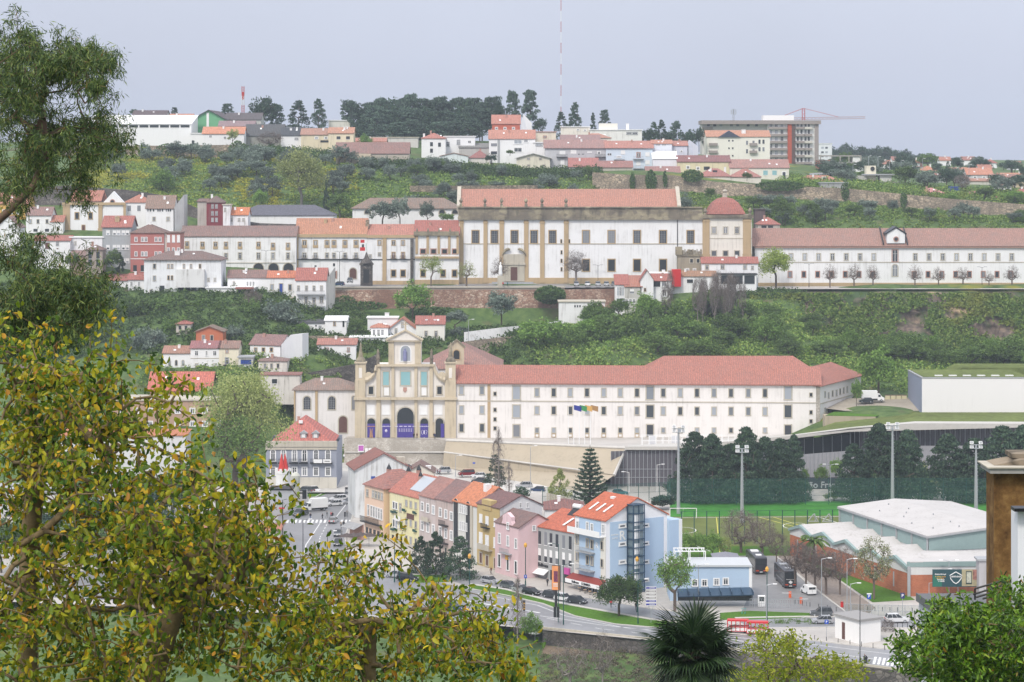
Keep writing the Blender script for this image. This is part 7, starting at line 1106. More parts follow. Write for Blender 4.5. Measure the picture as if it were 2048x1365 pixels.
for u,v,vt,w,D,kk,lb in((326,395,336,56,895,frs[0],'fresh green round tree standing out on the olive slope'),(232,322,288,32,985,frs[1],'light green bush against the dark wall below the white hall'),(603,425,292,118,900,K('wide','willow',150,50,.032,19,'g'),'very large pale yellow-green tree in the middle of the slope'),(520,428,372,34,885,frs[1],'fresh green small tree near the slate-roofed barn'),(652,440,362,16,890,K('column','dark',60,40,.07,20),'slim dark cypress beside the pale yellow-green tree'),(680,440,385,56,890,grn[0],'dark broad tree behind the end of the slate-roofed barn'),(1365,445,385,56,888,K('round','olive',70,40,.05,21,'d'),'brownish olive tree right of the church gable'),(1420,400,375,26,925,grn[1],'green tree behind the pyramid-roofed pavilion'),(1565,455,395,50,893,grn[2],'broad green tree on the slope at right'),(765,455,400,60,872,oliv[0],'tall olive tree in front of the brown-roofed gallery, left of two'),(855,450,402,34,872,oliv[1],'tall olive tree in front of the brown-roofed gallery, right of two'),(800,452,392,46,873,oliv[2],'grey olive tree in the middle of the brown-roofed gallery'),(895,448,424,34,870,frs[1],'low fresh green bush before the gallery arches'),(465,290,258,30,995,K('round','willow',60,40,.06,22),'pale ochre bush in front of the salmon roof'),(1020,312,300,20,996,grn[0],'small dark tree beside the big balconied house'),(983,328,308,30,990,K('round','dark',60,40,.06,23,'d'),'dark brown-green tree below the white four-storey house'),(1494,362,345,22,966,grn[2],'small green tree among red hipped roofs'),(290,345,282,30,980,oliv[0],'grey olive tree against the wall below the white hall'),(540,298,262,60,1000,K('bare','twig',0,13,.05,24,'d'),'bare brown tree before the dark-roofed shed'),(1700,372,345,30,995,oliv[1],'grey-green tree below the street lamps'),(1810,376,330,60,995,grn[1],'mass of green trees right of the concrete church tower'),(1855,378,345,50,990,oliv[2],'grey-green trees right of the concrete church'),(1893,372,336,44,1000,rounds[0],'dark tree group above the blue container'),(1925,385,348,40,985,K('bare','twig',0,13,.05,25,'d'),'bare brown tree near the orange-roofed house'),(1970,398,375,44,975,grn[0],'dark green bushes left of the ochre gabled house'),(2030,402,380,50,970,frs[0],'bright green bush at the right edge behind the garden wall'),(1900,405,386,40,965,frs[0],'bright green hedge bush hanging over the garden wall'),(2040,452,425,50,905,frs[1],'fresh green bush at the right end of the slope'),(730,300,268,30,1010,frs[0],'green bush right of the cream house')):tree(kk,u,vb if False else v,D,vt,w,lb,'tree')
pol=[K('pollard','twig',0,13,.04,s,'d')for s in(31,32,33)]
for i,(u,vt,w,lb)in enumerate(((1660,524,36,'first bare pollarded tree from the left before the long wing'),(1708,524,38,'second bare pollarded tree from the left before the long wing'),(1746,526,36,'third bare pollarded tree, just left of the arched doorway'),(1830,526,38,'bare pollarded tree just right of the arched doorway'),(1877,532,34,'fifth bare pollarded tree before the long wing'),(1926,530,40,'sixth bare pollarded tree before the long wing'),(1978,540,30,'seventh and smallest bare pollarded tree before the long wing'),(2024,528,40,'bare pollarded tree nearest the right edge'))):tree(pol[i%3],u,573,836,vt,w,lb,'pollarded_tree')
tree(K('pollard','twig',0,14,.05,34,'t'),1152,563,831,494,64,'large bare grey pollarded tree standing before the big church','pollarded_tree');tree(K('wide','lime',110,50,.035,35),1552,575,833,492,84,'rounded lime green willow at the left end of the long wing','tree');tree(K('round','lime',90,30,.03,36,'d'),862,572,827,506,58,'yellow-green budding tree in front of the link wing','tree');tree(K('pollard','willow',0,6,.03,37,'d'),933,570,826,515,48,'half-bare tree with pale buds at the left end of the church','tree');tree(pol[1],1000,570,830,508,44,'thin bare tree behind the white statue','tree')
for u,v,vt,w,D,kk,lb in((825,640,562,78,808,frs[0],'fresh green rounded tree in front of the terrace wall'),(1003,652,580,66,805,oliv[0],'large grey-green olive in front of the terrace wall'),(1078,715,628,110,765,frs[1],'large fresh green tree beside the lane wall'),(1150,735,652,70,760,grn[0],'dark green tree right of the fresh green tree behind the convent roof'),(1100,600,572,60,815,K('tuft','ivy',80,50,.06,41),'ivy mass hanging over the terrace wall below the church'),(1215,735,640,80,765,grn[1],'tall green tree behind the middle of the convent roof'),(1270,735,618,90,775,K('round','green',110,46,.045,42),'very tall green tree below the cliff-edge house'),(1345,735,600,100,785,K('round','green',110,46,.045,43),'broad dark green tree right of the cliff-edge houses'),(1420,690,585,90,800,grn[2],'green tree on the cliff top below the red shed'),(1480,720,640,80,780,grn[0],'green shrubby tree on the slope above the long roof'),(711,672,636,34,768,grn[1],'small dark round citrus tree in the white terrace garden'),(605,672,642,30,766,frs[1],'thin fresh green tree in front of the modern white house'),(560,668,600,84,772,oliv[1],'big grey-green tree below the row of white terrace houses'),(500,668,598,60,774,grn[0],'dark green tree left of the big grey-green one'),(440,672,600,60,774,grn[1],'dark green tree below the stained arcade house'),(505,640,575,50,780,K('bare','twig',0,13,.05,44,'d'),'bare brown tree against the basement wall'),(400,650,598,70,776,grn[2],'round dark tree below the arcade of the large white house'),(330,655,592,80,776,grn[0],'dark green trees at the foot of the small red-roofed houses'),(360,690,632,70,755,frs[0],'green tree beside the small garden pavilion'),(270,660,590,90,774,grn[1],'dark tree mass left of the garden pavilion'),(300,740,650,80,745,oliv[2],'grey-green tree left of the white village row'),(225,548,500,40,800,grn[2],'dark green tree at the foot of the grey apartment house'),(240,545,505,26,802,K('column','dark',60,40,.07,45),'dark pointed shrub against the grey apartment house'),(145,540,505,36,802,grn[0],'dark bush below the red-roofed row house'),(90,600,530,100,790,grn[1],'dark tree mass behind the eucalyptus'),(180,640,560,110,785,oliv[0],'grey-green tree mass behind the eucalyptus'),(60,700,620,110,760,grn[2],'dark green tree mass at the far left'),(180,715,640,110,755,grn[0],'dark green tree mass left of the cottage'),(470,700,650,50,750,oliv[1],'grey olive tree behind the orange gabled house'),(640,770,715,30,740,K('tuft','ivy',60,40,.07,46),'ivy clump on the mossy retaining wall'),(545,745,690,50,738,K('tuft','green',60,40,.07,47),'green shrubs in the ruined garden by the pale old house'),(920,700,650,50,775,oliv[0],'small olive tree beside the lane lamp'),(910,660,620,60,790,K('round','olive',60,36,.06,48,'d'),'brownish shrub below the terrace wall')):tree(kk,u,v,D,vt,w,lb,'tree')
for i in range(70):
 u=random.uniform(1150,2060);D=random.uniform(750,800 if u<1690 else 768);gt_(random.choice(grn+[frs[0]]),u,D,random.uniform(4,9),random.uniform(6,12),'green tree in the '+('upper' if D>783 else 'middle' if D>766 else 'lower')+' wood '+('above the left half of the convent roof' if u<1330 else 'above the right half of the convent roof' if u<1650 else 'between the convent end and the rock face' if u<1830 else 'above the white windowless block'),'tree','tree','trees of the wood on the slope behind the convent')
for i in range(16):gt_(K('bare','twig',0,13,.05,49+i%2,'t'),random.uniform(1330,1500),random.uniform(785,800),random.uniform(12,16),random.uniform(3,5),'tall thin pale-trunked tree on the cliff slope','tree','tree','thin pale-trunked trees on the cliff')
tree(K('round','fresh',70,40,.06,51),1757,800,715,690,90,'yellow-flowering shrubby tree above the parked lorry','tree');tree(K('round','fresh',60,40,.06,52,'d'),1713,815,702,757,26,'small fresh green tree at the end of the convent wing','tree')
def scatter(name,label,u0,u1,D0,D1,nb,per,br,bh,size,mat,seed,cat='undergrowth',zf=None):
 rg=np.random.default_rng(seed);u=rg.uniform(u0,u1,nb);D=rg.uniform(D0,D1,nb);Xb=(u-1024)*D/F;zb=tz(Xb,D)if zf is None else zf(Xb,D)
 d=rg.normal(size=(nb,per,3));d/=np.linalg.norm(d,axis=2,keepdims=True);d[:,:,2]=np.abs(d[:,:,2]);s=(.5+rg.random((nb,1,1)));r=rg.random((nb,per,1))**.4
 p=np.stack([Xb,D,zb],1)[:,None,:]+d*r*s*np.array([br,br,bh]);v,f_=leafquads(p.reshape(-1,3),size,rg,out=d.reshape(-1,3));o=link(bpy.data.objects.new(name,npmesh(name,v,f_,mat)));o['kind']='stuff';o['label']=label;return o
M_ug=leafm('undergrowth',[(0,(0.0661,0.115,0.0287)),(.4,(0.119,0.207,0.0403)),(.75,(0.185,0.276,0.0575)),(1,(0.264,0.322,0.0805))],.2,posn=(.035,.60,.68,(.20,.20,.04)))
M_ugy=leafm('flowering undergrowth',[(0,(0.101,0.172,0.0345)),(.4,(0.164,0.253,0.046)),(.75,(0.24,0.31,0.0575)),(1,(0.329,0.345,0.069))],.2,posn=(.03,.50,.58,(.44,.38,.03)))
scatter('undergrowth','green and yellow flowering scrub covering the upper slope',150,720,878,1004,2300,26,1.8,1.1,.8,M_ugy,61)
scatter('undergrowth','green scrub on the terraces behind the church',680,1200,880,1000,1900,26,1.8,1.2,.8,M_ug,62)
scatter('undergrowth','low green scrub between the monastery wing and the garden wall',1290,2080,875,953,2400,24,1.8,.9,.75,M_ug,63)
scatter('undergrowth','dense scrub on the slope behind the convent',1050,2080,722,812,4200,26,2.0,1.6,.8,M_ug,64)
scatter('undergrowth','scrub and gardens on the lower left hillside',-40,1080,738,800,3000,24,1.8,1.5,.8,leafm('dark undergrowth',[(0,(0.0413,0.075,0.025)),(.5,(0.0825,0.15,0.0375)),(1,(0.151,0.225,0.0625))],.2),65)
scatter('undergrowth','shrubby gardens between the lower village houses and the chapel',280,760,700,738,700,30,1.7,1.3,.7,M_ug,64)
scatter('hedge','green hedge spilling over the wall tops of the upper hill',440,660,984,1000,420,40,2.2,2.6,.8,LM['ivy'],66,'hedge')
scatter('hedge','thick hedge in front of the upper white houses',720,1200,970,990,800,36,2.4,2.6,.8,LM['ivy'],67,'hedge')
scatter('hedge','green shrubs along the foot of the right skyline houses',1560,2080,968,1000,900,34,2.4,2.2,.8,M_ug,68,'hedge')
scatter('ivy','ivy and bushes draped over the cliff top before the long wing',1420,2080,818,828,900,40,2.2,1.6,.7,LM['ivy'],69,'ivy')
scatter('riverbank_scrub','dry brown scrub on the river bank below the embankment wall',1080,1500,425,450,700,26,.9,.7,.3,leafm('dry scrub',[(0,(.09,.07,.05)),(.5,(.16,.13,.09)),(.8,(.22,.19,.13)),(1,(.10,.14,.04))],.1),70)
def vert_ivy(label,pts,seed,size=.8,off=.6):
 rg=np.random.default_rng(seed);C=[]
 for u,v,D,ru,rv,n in pts:
  a=rg.random(n)*6.283;r=rg.random(n)**.5;uu_=u+ru*r*np.cos(a);v2=v+rv*r*np.sin(a);Dd=D-off*rg.random(n)-.2;C.append(np.stack([(uu_-1024)*Dd/F,Dd,CH-(v2-HV)*Dd/F],1))
 C=np.concatenate(C);v,f_=leafquads(C,size,rg,out=np.tile([[0,-1.,0]],(len(C),1)));o=link(bpy.data.objects.new('ivy',npmesh('ivy',v,f_,LM['ivy'])));o['kind']='stuff';o['label']=label
vert_ivy('ivy climbing on the garden wall and terrace walls',[(1265,365,954,5,20,300),(1302,362,954,11,22,700),(1330,358,954,4,16,200),(1385,352,954,22,12,700),(1560,372,954,50,10,1200),(1690,382,954,8,20,300),(1807,400,954,7,16,300),(340,300,986,30,12,500),(365,305,986,5,16,150),(475,300,986,18,18,500),(1100,590,818,32,18,1400),(720,612,817,55,9,900),(870,628,817,60,14,1200),(690,600,817,20,8,200)],71)
rgc=np.random.default_rng(5);q=60000;u=rgc.uniform(1500,2110,q);v=rgc.uniform(586,714,q);u2=u+fbm(u,v,.12,3,4)*16;v2=v+fbm(u,v,.15,3,9)*12;keep=(fbm(u,v*1.4,.035,5,8)+.25*rgc.normal(size=q)>-.2-(v>690)*.5+1.5*np.exp(-((u2-1838)**2/900+(v2-640)**2/700))+1.1*np.exp(-((u2-1700)**2/600+(v2-603)**2/90))+1.2*np.exp(-((u2-1995)**2/900+(v2-655)**2/500)));u=u[keep];v=v[keep];Dd=822-(v-584)*.20-rgc.random(len(u))*2.6-1.2
C=np.stack([(u-1024)*Dd/F,Dd,CH-(v-HV)*Dd/F],1);V_,f_=leafquads(C,.95,rgc,out=np.tile([[0,-1.,0]],(len(C),1)));o=link(bpy.data.objects.new('ivy',npmesh('ivy',V_,f_,M_ug)));o['kind']='stuff';o['label']='ivy and creepers hanging over the rock face'
for i in range(24):X0=random.uniform(-200,-52)*1.0;D=random.uniform(505,635);u=1024+X0*F/D;tree(random.choice(grn+rounds),0,0,0,0,0,'dark green town tree seen through the '+('upper' if D>570 else 'lower')+' branches of the foreground tree at left','tree',group='town trees behind the foreground tree',loc=Vector(((random.uniform(-40,520)-1024)*D/F,D,-.2)),h=random.uniform(7,12),w=random.uniform(8,13))
ced=[K('cone','dark',210,52,.042,s)for s in(81,82,83)]
ulab='dark cedar behind the football pitch, '
for i,(u,vt,w)in enumerate(((1388,862,72),(1425,866,64),(1462,884,60),(1492,852,66),(1530,872,64),(1560,874,60),(1588,868,58))):tree(ced[i%3],u,1006,628-3*(i%2),vt,w*(1.35 if i<6 else 1),ulab+('first','second','third','fourth','fifth','sixth','seventh')[i]+' from the left','cedar')
for i,(u,vt,w)in enumerate(((1708,886,60),(1758,845,76),(1815,856,66),(1790,880,60))):tree(ced[i%3],u,1002,626,vt,w*(1.35 if i<6 else 1),ulab+('leftmost','tallest','right','middle')[i]+' of the group by the sign lettering','cedar')
for i,(u,vt,w)in enumerate(((1895,866,78),(1948,874,76),(2005,850,90),(2050,848,90))):tree(ced[(i+1)%3],u,1002,627,vt,w*(1.35 if i<6 else 1),ulab+('first','second','third','last')[i]+' of the group next to the right edge','cedar')
for u,v,vt,w,D,kk,lb in((1642,970,930,30,640,frs[0],'small fresh green tree left of the white lamp by the sign lettering'),(1672,965,912,34,642,frs[1],'small fresh green tree right of the white lamp by the sign lettering'),(1608,968,935,22,641,frs[0],'light green tree at the edge of the cedar row'),(1845,970,920,24,642,K('round','willow',60,40,.06,84),'yellow-green tree between two cedar groups'),(1668,1004,984,46,628,grn[0],'dark shrub under the hall sign'),(1615,1003,985,20,628,cones[0],'tiny conifer by the pitch fence'),(1290,1012,968,0,0,None,'')):
 if kk:tree(kk,u,v,D,vt,w,lb,'tree')
tree(K('tuft','dark',80,50,.07,85),1325,1012,612,985,50,'dark shrub clump by the left floodlight mast','shrub')
tree(K('cone','dark',70,46,.055,86),990,975,636,908,40,'dark conifer behind the bare grey poplar','tree');tree(K('poplar','twig',0,13,.04,87,'t'),997,985,630,858,58,'tall bare grey poplar behind the row houses','tree');tree(K('poplar','twig',0,13,.04,88,'t'),1018,990,628,925,40,'small bare grey poplar right of the tall one','tree');tree(K('column','willow',90,50,.045,89,'g'),1120,1012,596,935,58,'yellow-green poplar-like tree behind the white rear gable','tree')
tree(K('tuft','dark',60,40,.07,90),1040,1003,610,965,40,'dark shrubs beside the road behind the houses','shrub')
def norfolk(u,vb,D,vt,wpx,label):
 t=em_('norfolk_pine',P(u,vb,D),0,label,'norfolk pine');h=(vb-vt)*D/F;w=wpx*D/F/2;rg=np.random.default_rng(9);MB().la_([(.35,-1),(.25,h*.5),(.05,h)],7).bd('trunk',M_bark,t);P_=[];B_=MB()
 n=15
 for i in range(n):
  z=h*(.08+.9*i/n);r=w*(1-.93*(i/n))**.85
  for j in range(8):
   a=j*math.pi/4+i*.4+rg.uniform(-.15,.15);tip=np.array([math.cos(a)*r,math.sin(a)*r,z+.12*r]);m_=int(26*r/w)+6;tt=rg.random(m_*5)[:,None]**.7;q=np.array([0,0,z])*(1-tt)+tip*tt-np.array([0,0,1])*(.10*r*np.sin(tt*3.14));q=q+rg.normal(size=q.shape)*[.22,.22,.09];P_.append(q);B_.tu_([(0,0,z),tuple((np.array([0,0,z])+tip)/2-np.array([0,0,.1*r])),tuple(tip)],[.06,.04,.02],3)
 v,f_=leafquads(np.concatenate(P_),.45,rg,asp=.45);link(bpy.data.objects.new('crown',npmesh('crown',v,f_,LM['dark'])),t);B_.bd('branches',M_bark,t)
norfolk(1180,1022,590,890,88,'tall symmetrical norfolk island pine behind the blue hotel')
tree(K('airy','willow',210,62,.022,91,'b'),487,965,600,735,200,'big airy green tree with fine foliage in front of the orange-brown house','tree');tree(K('airy','green',120,50,.024,92,'b'),470,985,590,820,170,'darker green lower tree beneath the big airy tree','tree')
for u,v,vt,w,D,kk,lb in((842,1158,1072,50,520,K('cone','dark',130,46,.042,93),'blue-green spruce left of three beside the yellow houses'),(872,1162,1062,56,516,K('cone','dark',130,46,.042,94),'blue-green spruce in the middle of three beside the yellow houses'),(920,1165,1070,66,512,K('cone','dark',130,46,.042,95),'blue-green spruce right of three beside the mustard house')):tree(kk,u,v,D,vt,w,lb,'spruce')
tree(K('wide','ivy',150,60,.036,96),1238,1234,470,1144,100,'gnarled dark pepper tree on the lawn below the blue hotel','tree');
tree(K('airy','fresh',100,44,.035,97,'d'),1350,1215,472,1100,88,'loose fresh green tree in front of the blue annex','tree')
tree(K('bare','twig',0,13,.05,98,'d'),1482,1112,545,1015,84,'large bare brown tree behind the coaches','tree');tree(K('bare','twig',0,13,.05,99,'d'),1525,1115,542,1035,66,'bare brown tree right of the largest one behind the coaches','tree');tree(K('bare','twig',0,13,.05,100,'d'),1553,1125,530,1060,50,'small bare tree beside the parked coaches','tree')
for i,(u,vb,vt,w)in enumerate(((1590,1160,1078,70),(1612,1168,1085,60),(1630,1172,1090,66),(1652,1182,1100,70),(1680,1182,1090,76))):tree(K('bare','twig',0,13,.05,101+i%3,'d'),u,vb,498-2*i,vt,w,('first','second','third','fourth','fifth')[i]+' bare brown tree in the avenue beside the orange brick annex, counted from the left','tree')
tree(K('bare','blossom',0,14,.028,104,'d'),1748,1190,488,1072,86,'tall white-blossoming tree in front of the zigzag gables','tree')
for i,(u,vt,w,kk)in enumerate(((1372,1062,40,frs[0]),(1400,1058,34,frs[1]),(1425,1062,44,frs[0]),(1450,1072,34,K('bare','lime',0,6,.035,105,'d')),(1355,1080,36,K('bare','lime',0,6,.035,106,'d')))):tree(kk,u,1118,538,vt,w,('first','second','third','budding','leftmost budding')[i]+' fresh green young tree between the pitch and the annex','tree')
def datepalm(u,vb,D,vt,wpx,label):
 t=em_('date_palm',P(u,vb,D),0,label,'palm');h=(vb-vt)*D/F;w=wpx*D/F/2;MB().la_([(.35,-1),(.3,h*.62),(.5,h*.68),(.2,h*.72)],8).bd('trunk',M_bark,t);rg=random.Random(3)
 for i in range(34):
  a=rg.random()*6.28;e=rg.uniform(-.2,1.3);m_=MB();pr=None;m0=h*.7
  for k in range(9):
   s=k/8;r=w*s;z=m0+math.sin(e)*w*1.0*s-.75*w*s*s;c=Vector((math.cos(a)*r*math.cos(e*.6),math.sin(a)*r*math.cos(e*.6),z));wd=.45*(1-s*.7);n_=Vector((-math.sin(a),math.cos(a),0))*wd
   if pr:m_.poly([pr[0]-pr[1]+Vector((0,0,-.25)),pr[0],c,c-n_+Vector((0,0,-.25))]);m_.poly([pr[0],pr[0]+pr[1]+Vector((0,0,-.25)),c+n_+Vector((0,0,-.25)),c])
   pr=(c,n_)
  m_.bd('frond',LM['green'],t)
datepalm(1627,1125,512,1062,70,'date palm rising in front of the zigzag gables')
tree(K('tuft','fresh',90,50,.05,107),1062,1270,452,1215,50,'bright green shrub at the bend of the main road','shrub');tree(K('poplar','twig',0,13,.04,108,'t'),1035,1285,446,1155,60,'cluster of bare straw-coloured saplings beside the road bend','tree');tree(K('bare','twig',0,13,.04,109,'t'),1140,1380,420,1275,90,'bare brown bushes on the river bank, left','shrub');tree(K('bare','twig',0,13,.04,110,'t'),1205,1375,422,1260,60,'bare brown saplings on the river bank, right','shrub');tree(K('bare','twig',0,13,.05,111,'t'),1776,1290,455,1235,36,'small bare sapling beside the white kiosk','tree');tree(K('tuft','fresh',60,40,.06,112),1937,1196,486,1178,26,'green bush at the foot of the billboard','shrub')
scatter('shrub_bed','low clipped dark shrubs along the car park edge',1545,1650,462,466,40,40,.9,.5,.2,LM['green'],113,zf=lambda x,y:x*0)
def carproto(kind='hatch'):
 L_,W_,H_=dict(hatch=(4.0,1.72,1.48),sedan=(4.5,1.78,1.42),suv=(4.4,1.85,1.66),mpv=(4.5,1.85,1.75))[kind];m_=MB();hw=W_/2;l=L_/2
 bz=.28;wz=H_*.60
 if kind=='sedan':top=[(-l*.62,wz),(-l*.38,H_),(l*.12,H_),(l*.48,wz)]
 elif kind=='hatch':top=[(-l*.93,wz),(-l*.72,H_),(l*.12,H_),(l*.55,wz)]
 elif kind=='suv':top=[(-l*.95,wz),(-l*.80,H_),(l*.12,H_),(l*.48,wz)]
 else:top=[(-l*.97,wz),(-l*.88,H_),(l*.25,H_),(l*.72,wz)]
 low=[(-l,bz),(-l*.98,wz*.95),(top[0][0],wz),(top[3][0],wz),(l*.93,wz*.86),(l,wz*.6),(l*.99,bz)]
 def ring(y,s):return[(x*1.0,y,z)for x,z in low]
 n=len(low);secs=[(-hw,.0),(-hw*.9,.06),(hw*.9,.06),(hw,.0)]
 m_.pr_([(x,-hw,z)for x,z in low],(0,W_,0),0)
 a=.80;rf=[(top[0][0]+.02,wz+.002),(top[1][0],H_),(top[2][0],H_),(top[3][0]-.02,wz+.002)]
 v0=[(rf[0][0],-hw*.93,rf[0][1]),(rf[3][0],-hw*.93,rf[3][1]),(rf[2][0],-hw*a,rf[2][1]),(rf[1][0],-hw*a,rf[1][1])];v1=[(x,-y,z)for x,y,z in v0]
 m_.poly([v0[3],v0[2],v1[2],v1[3]],0)
 body=m_;g=MB();g.poly(v0);g.poly(list(reversed(v1)));g.poly([v0[1],v1[1],v1[2],v0[2]]);g.poly([v1[0],v0[0],v0[3],v1[3]])
 for xx in(-.05,):
  pass
 p=MB()
 for s,vv in((-1,v0),(1,v1)):
  for t in(0,.36,.68,1):
   b0=Vector(vv[0])*(1-t)+Vector(vv[1])*t;t0=Vector(vv[3])*(1-t)+Vector(vv[2])*t;d=Vector((.05,s*.012,0));p.poly([b0-d,b0+d,t0+d*.8,t0-Vector((.05,-s*.012,0))])
 wh=MB();wr=.32
 wls=[(x,y)for x in(-l*.62,l*.64)for y in(-hw+.02,hw-.02)]
 wheels=[]
 for x,y in wls:
  w=MB();s=1 if y>0 else-1;w.tu_([(x,y-s*.2,wr),(x,y+s*.02,wr)],wr,12);r=MB();r.tu_([(x,y+s*.0,wr),(x,y+s*.035,wr)],wr*.6,10);wheels.append((w.mesh('wheel',[Mb]),r.mesh('rim',[Mm])))
 hl=MB();hl.box(l*.93,l+.01,-hw*.92,-hw*.55,wz*.62,wz*.82);hl2=MB();hl2.box(l*.93,l+.01,hw*.55,hw*.92,wz*.62,wz*.82)
 tl=[MB().box(-l-.01,-l*.95,s*hw*.62-.18,s*hw*.62+.18,wz*.68,wz*.9)for s in(-1,1)]
 pl=MB().box(l-.02,l+.02,-.26,.26,.42,.53);pl2=MB().box(-l-.02,-l+.02,-.26,.26,.6,.71);bm=MB().box(l*.96,l+.02,-hw*.96,hw*.96,bz-.05,bz+.16);bm2=MB().box(-l-.02,-l*.96,-hw*.96,hw*.96,bz-.05,bz+.16)
 return dict(body=body,glass=g.mesh('windows',[Mgd]),pillar=p,wheels=wheels,lights=[hl.mesh('headlight',[plain('headlight',(.6,.6,.62),.15,spec=.6)]),hl2.mesh('headlight',[plain('headlight',(.6,.6,.62),.15,spec=.6)])],tails=[x.mesh('tail_light',[M_red])for x in tl],plate=[x.mesh('number_plate',[Mw])for x in(pl,pl2)],bump=[x.mesh('bumper',[Mb])for x in(bm,bm2)])
CP={};CB={}
CC={'white':(.75,.75,.75),'silver':(.42,.43,.45),'grey':(.12,.13,.14),'black':(.015,.016,.02),'blue':(.03,.06,.14),'red':(.2,.015,.02),'teal':(.03,.16,.18),'darkgrey':(.05,.055,.065)}
def car(kind,col,u,v,ang,label,group=None,z=0,D=None,name='parked_car',cat='car'):
 if kind not in CP:CP[kind]=carproto(kind)
 p=CP[kind];m=plain('car paint '+col,CC[col],.25,.2,.5)
 if(kind,col)not in CB:CB[(kind,col)]=(p['body'].mesh('body',[m],False),p['pillar'].mesh('pillars',[m]))
 t=em_(name,P(u,v,D)if D else G(u,v,z),R(ang),label,cat,group);bm_,pm_=CB[(kind,col)]
 kindo(link(bpy.data.objects.new('pillars',pm_),t),'stuff')
 for nm,me in[('body',bm_),('windows',p['glass'])]+[('number_plate',x)for x in p['plate']]+[('bumper',x)for x in p['bump']]+[('headlight',x)for x in p['lights']]+[('tail_light',x)for x in p['tails']]:link(bpy.data.objects.new(nm,me),t)
 for a,b_ in p['wheels']:w=link(bpy.data.objects.new('wheel',a),t);link(bpy.data.objects.new('rim',b_),w)
 return t
for i,(k,c,u,v,a,lb)in enumerate((('hatch','silver',980,1167,-48,'silver hatchback first in the row parked before the pink house'),('hatch','grey',1018,1177,-48,'dark grey hatchback parked second in the row by the bare sapling'),('hatch','silver',1042,1184,-48,'pale silver hatchback parked third in the row'),('hatch','black',1063,1190,-46,'black hatchback parked before the grey office house'),('hatch','darkgrey',1104,1196,-45,'dark grey hatchback parked beside the orange advertising panel'),('hatch','white',1128,1202,-44,'white hatchback parked just behind the orange advertising panel'),('hatch','darkgrey',1155,1207,-40,'charcoal hatchback parked last at the corner of the blue hotel'),('hatch','black',676,1091,-92,'black estate car driving away down the left street'),('hatch','grey',676,1072,-92,'dark car just ahead of the black estate on the left street'),('hatch','silver',667,1046,80,'silver car waiting at the zebra crossing'),('mpv','grey',601,1032,-120,'dark grey people carrier at the zebra crossing beside the lorry'),('hatch','white',669,1012,-158,'white hatchback nearest the zebra crossing on the far lane'),('suv','white',676,1003,-155,'white car behind the white hatchback on the far lane'),('suv','white',697,996,-145,'large white car half hidden by the old white house'),('hatch','silver',698,1008,-150,'silver grey car at the edge of the old white house'),('mpv','grey',612,986,150,'grey people carrier parked in front of the grey-blue mansion'),('hatch','white',629,984,-60,'white hatchback parked on the grass before the grey-blue mansion'),('suv','black',815,1162,-30,'dark car half hidden by the foreground leaves near the spruces'),('hatch','silver',790,1155,160,'silver car behind the foreground shoots'),('suv','blue',905,1222,-20,'dark blue car on the main road behind the leaves'))):car(k,c,u,v,a,lb,name='car')
for k,c,u,v,D,a,lb in(('suv','silver',886,946,677,-170,'silver car on the road below the stone retaining wall'),('mpv','red',933,952,672,-165,'dark red people carrier behind the row houses'),('hatch','white',957,956,668,-165,'white car behind the dark red people carrier'),('hatch','darkgrey',958,966,655,170,'dark car almost hidden by the brown row roofs'),('suv','silver',1048,976,652,-170,'silver car parked below the tan embankment'),('hatch','blue',1075,984,646,170,'dark blue car on the road behind the yellow-green tree'),('hatch','teal',1240,990,640,8,'teal hatchback parked above the red hotel roof'),('hatch','darkgrey',1732,806,706,180,'dark car parked beside the lorry at the convent end')):car(k,c,u,v,a,lb,z=0,D=D)
for i,u in enumerate((1153,1175,1196,1213,1228)):car('hatch',('silver','white','silver','silver','grey')[i],u,572,-90,('first','second','third','fourth','fifth')[i]+' car from the left parked nose-out below the big church',D=824)
car('hatch','blue',677,572,170,'dark blue car parked in front of the convent arched door',D=820);car('mpv','grey',700,566,-90,'grey van-like car parked beside the stone shrine',D=824)
car('suv','grey',1643,1232,178,'dark grey car half hidden at the back of the car park',name='parked_car');car('hatch','silver',1645,1247,180,'silver hatchback in the car park beside the white kiosk');car('suv','white',1793,1245,4,'white suv in the car park right of the white kiosk')
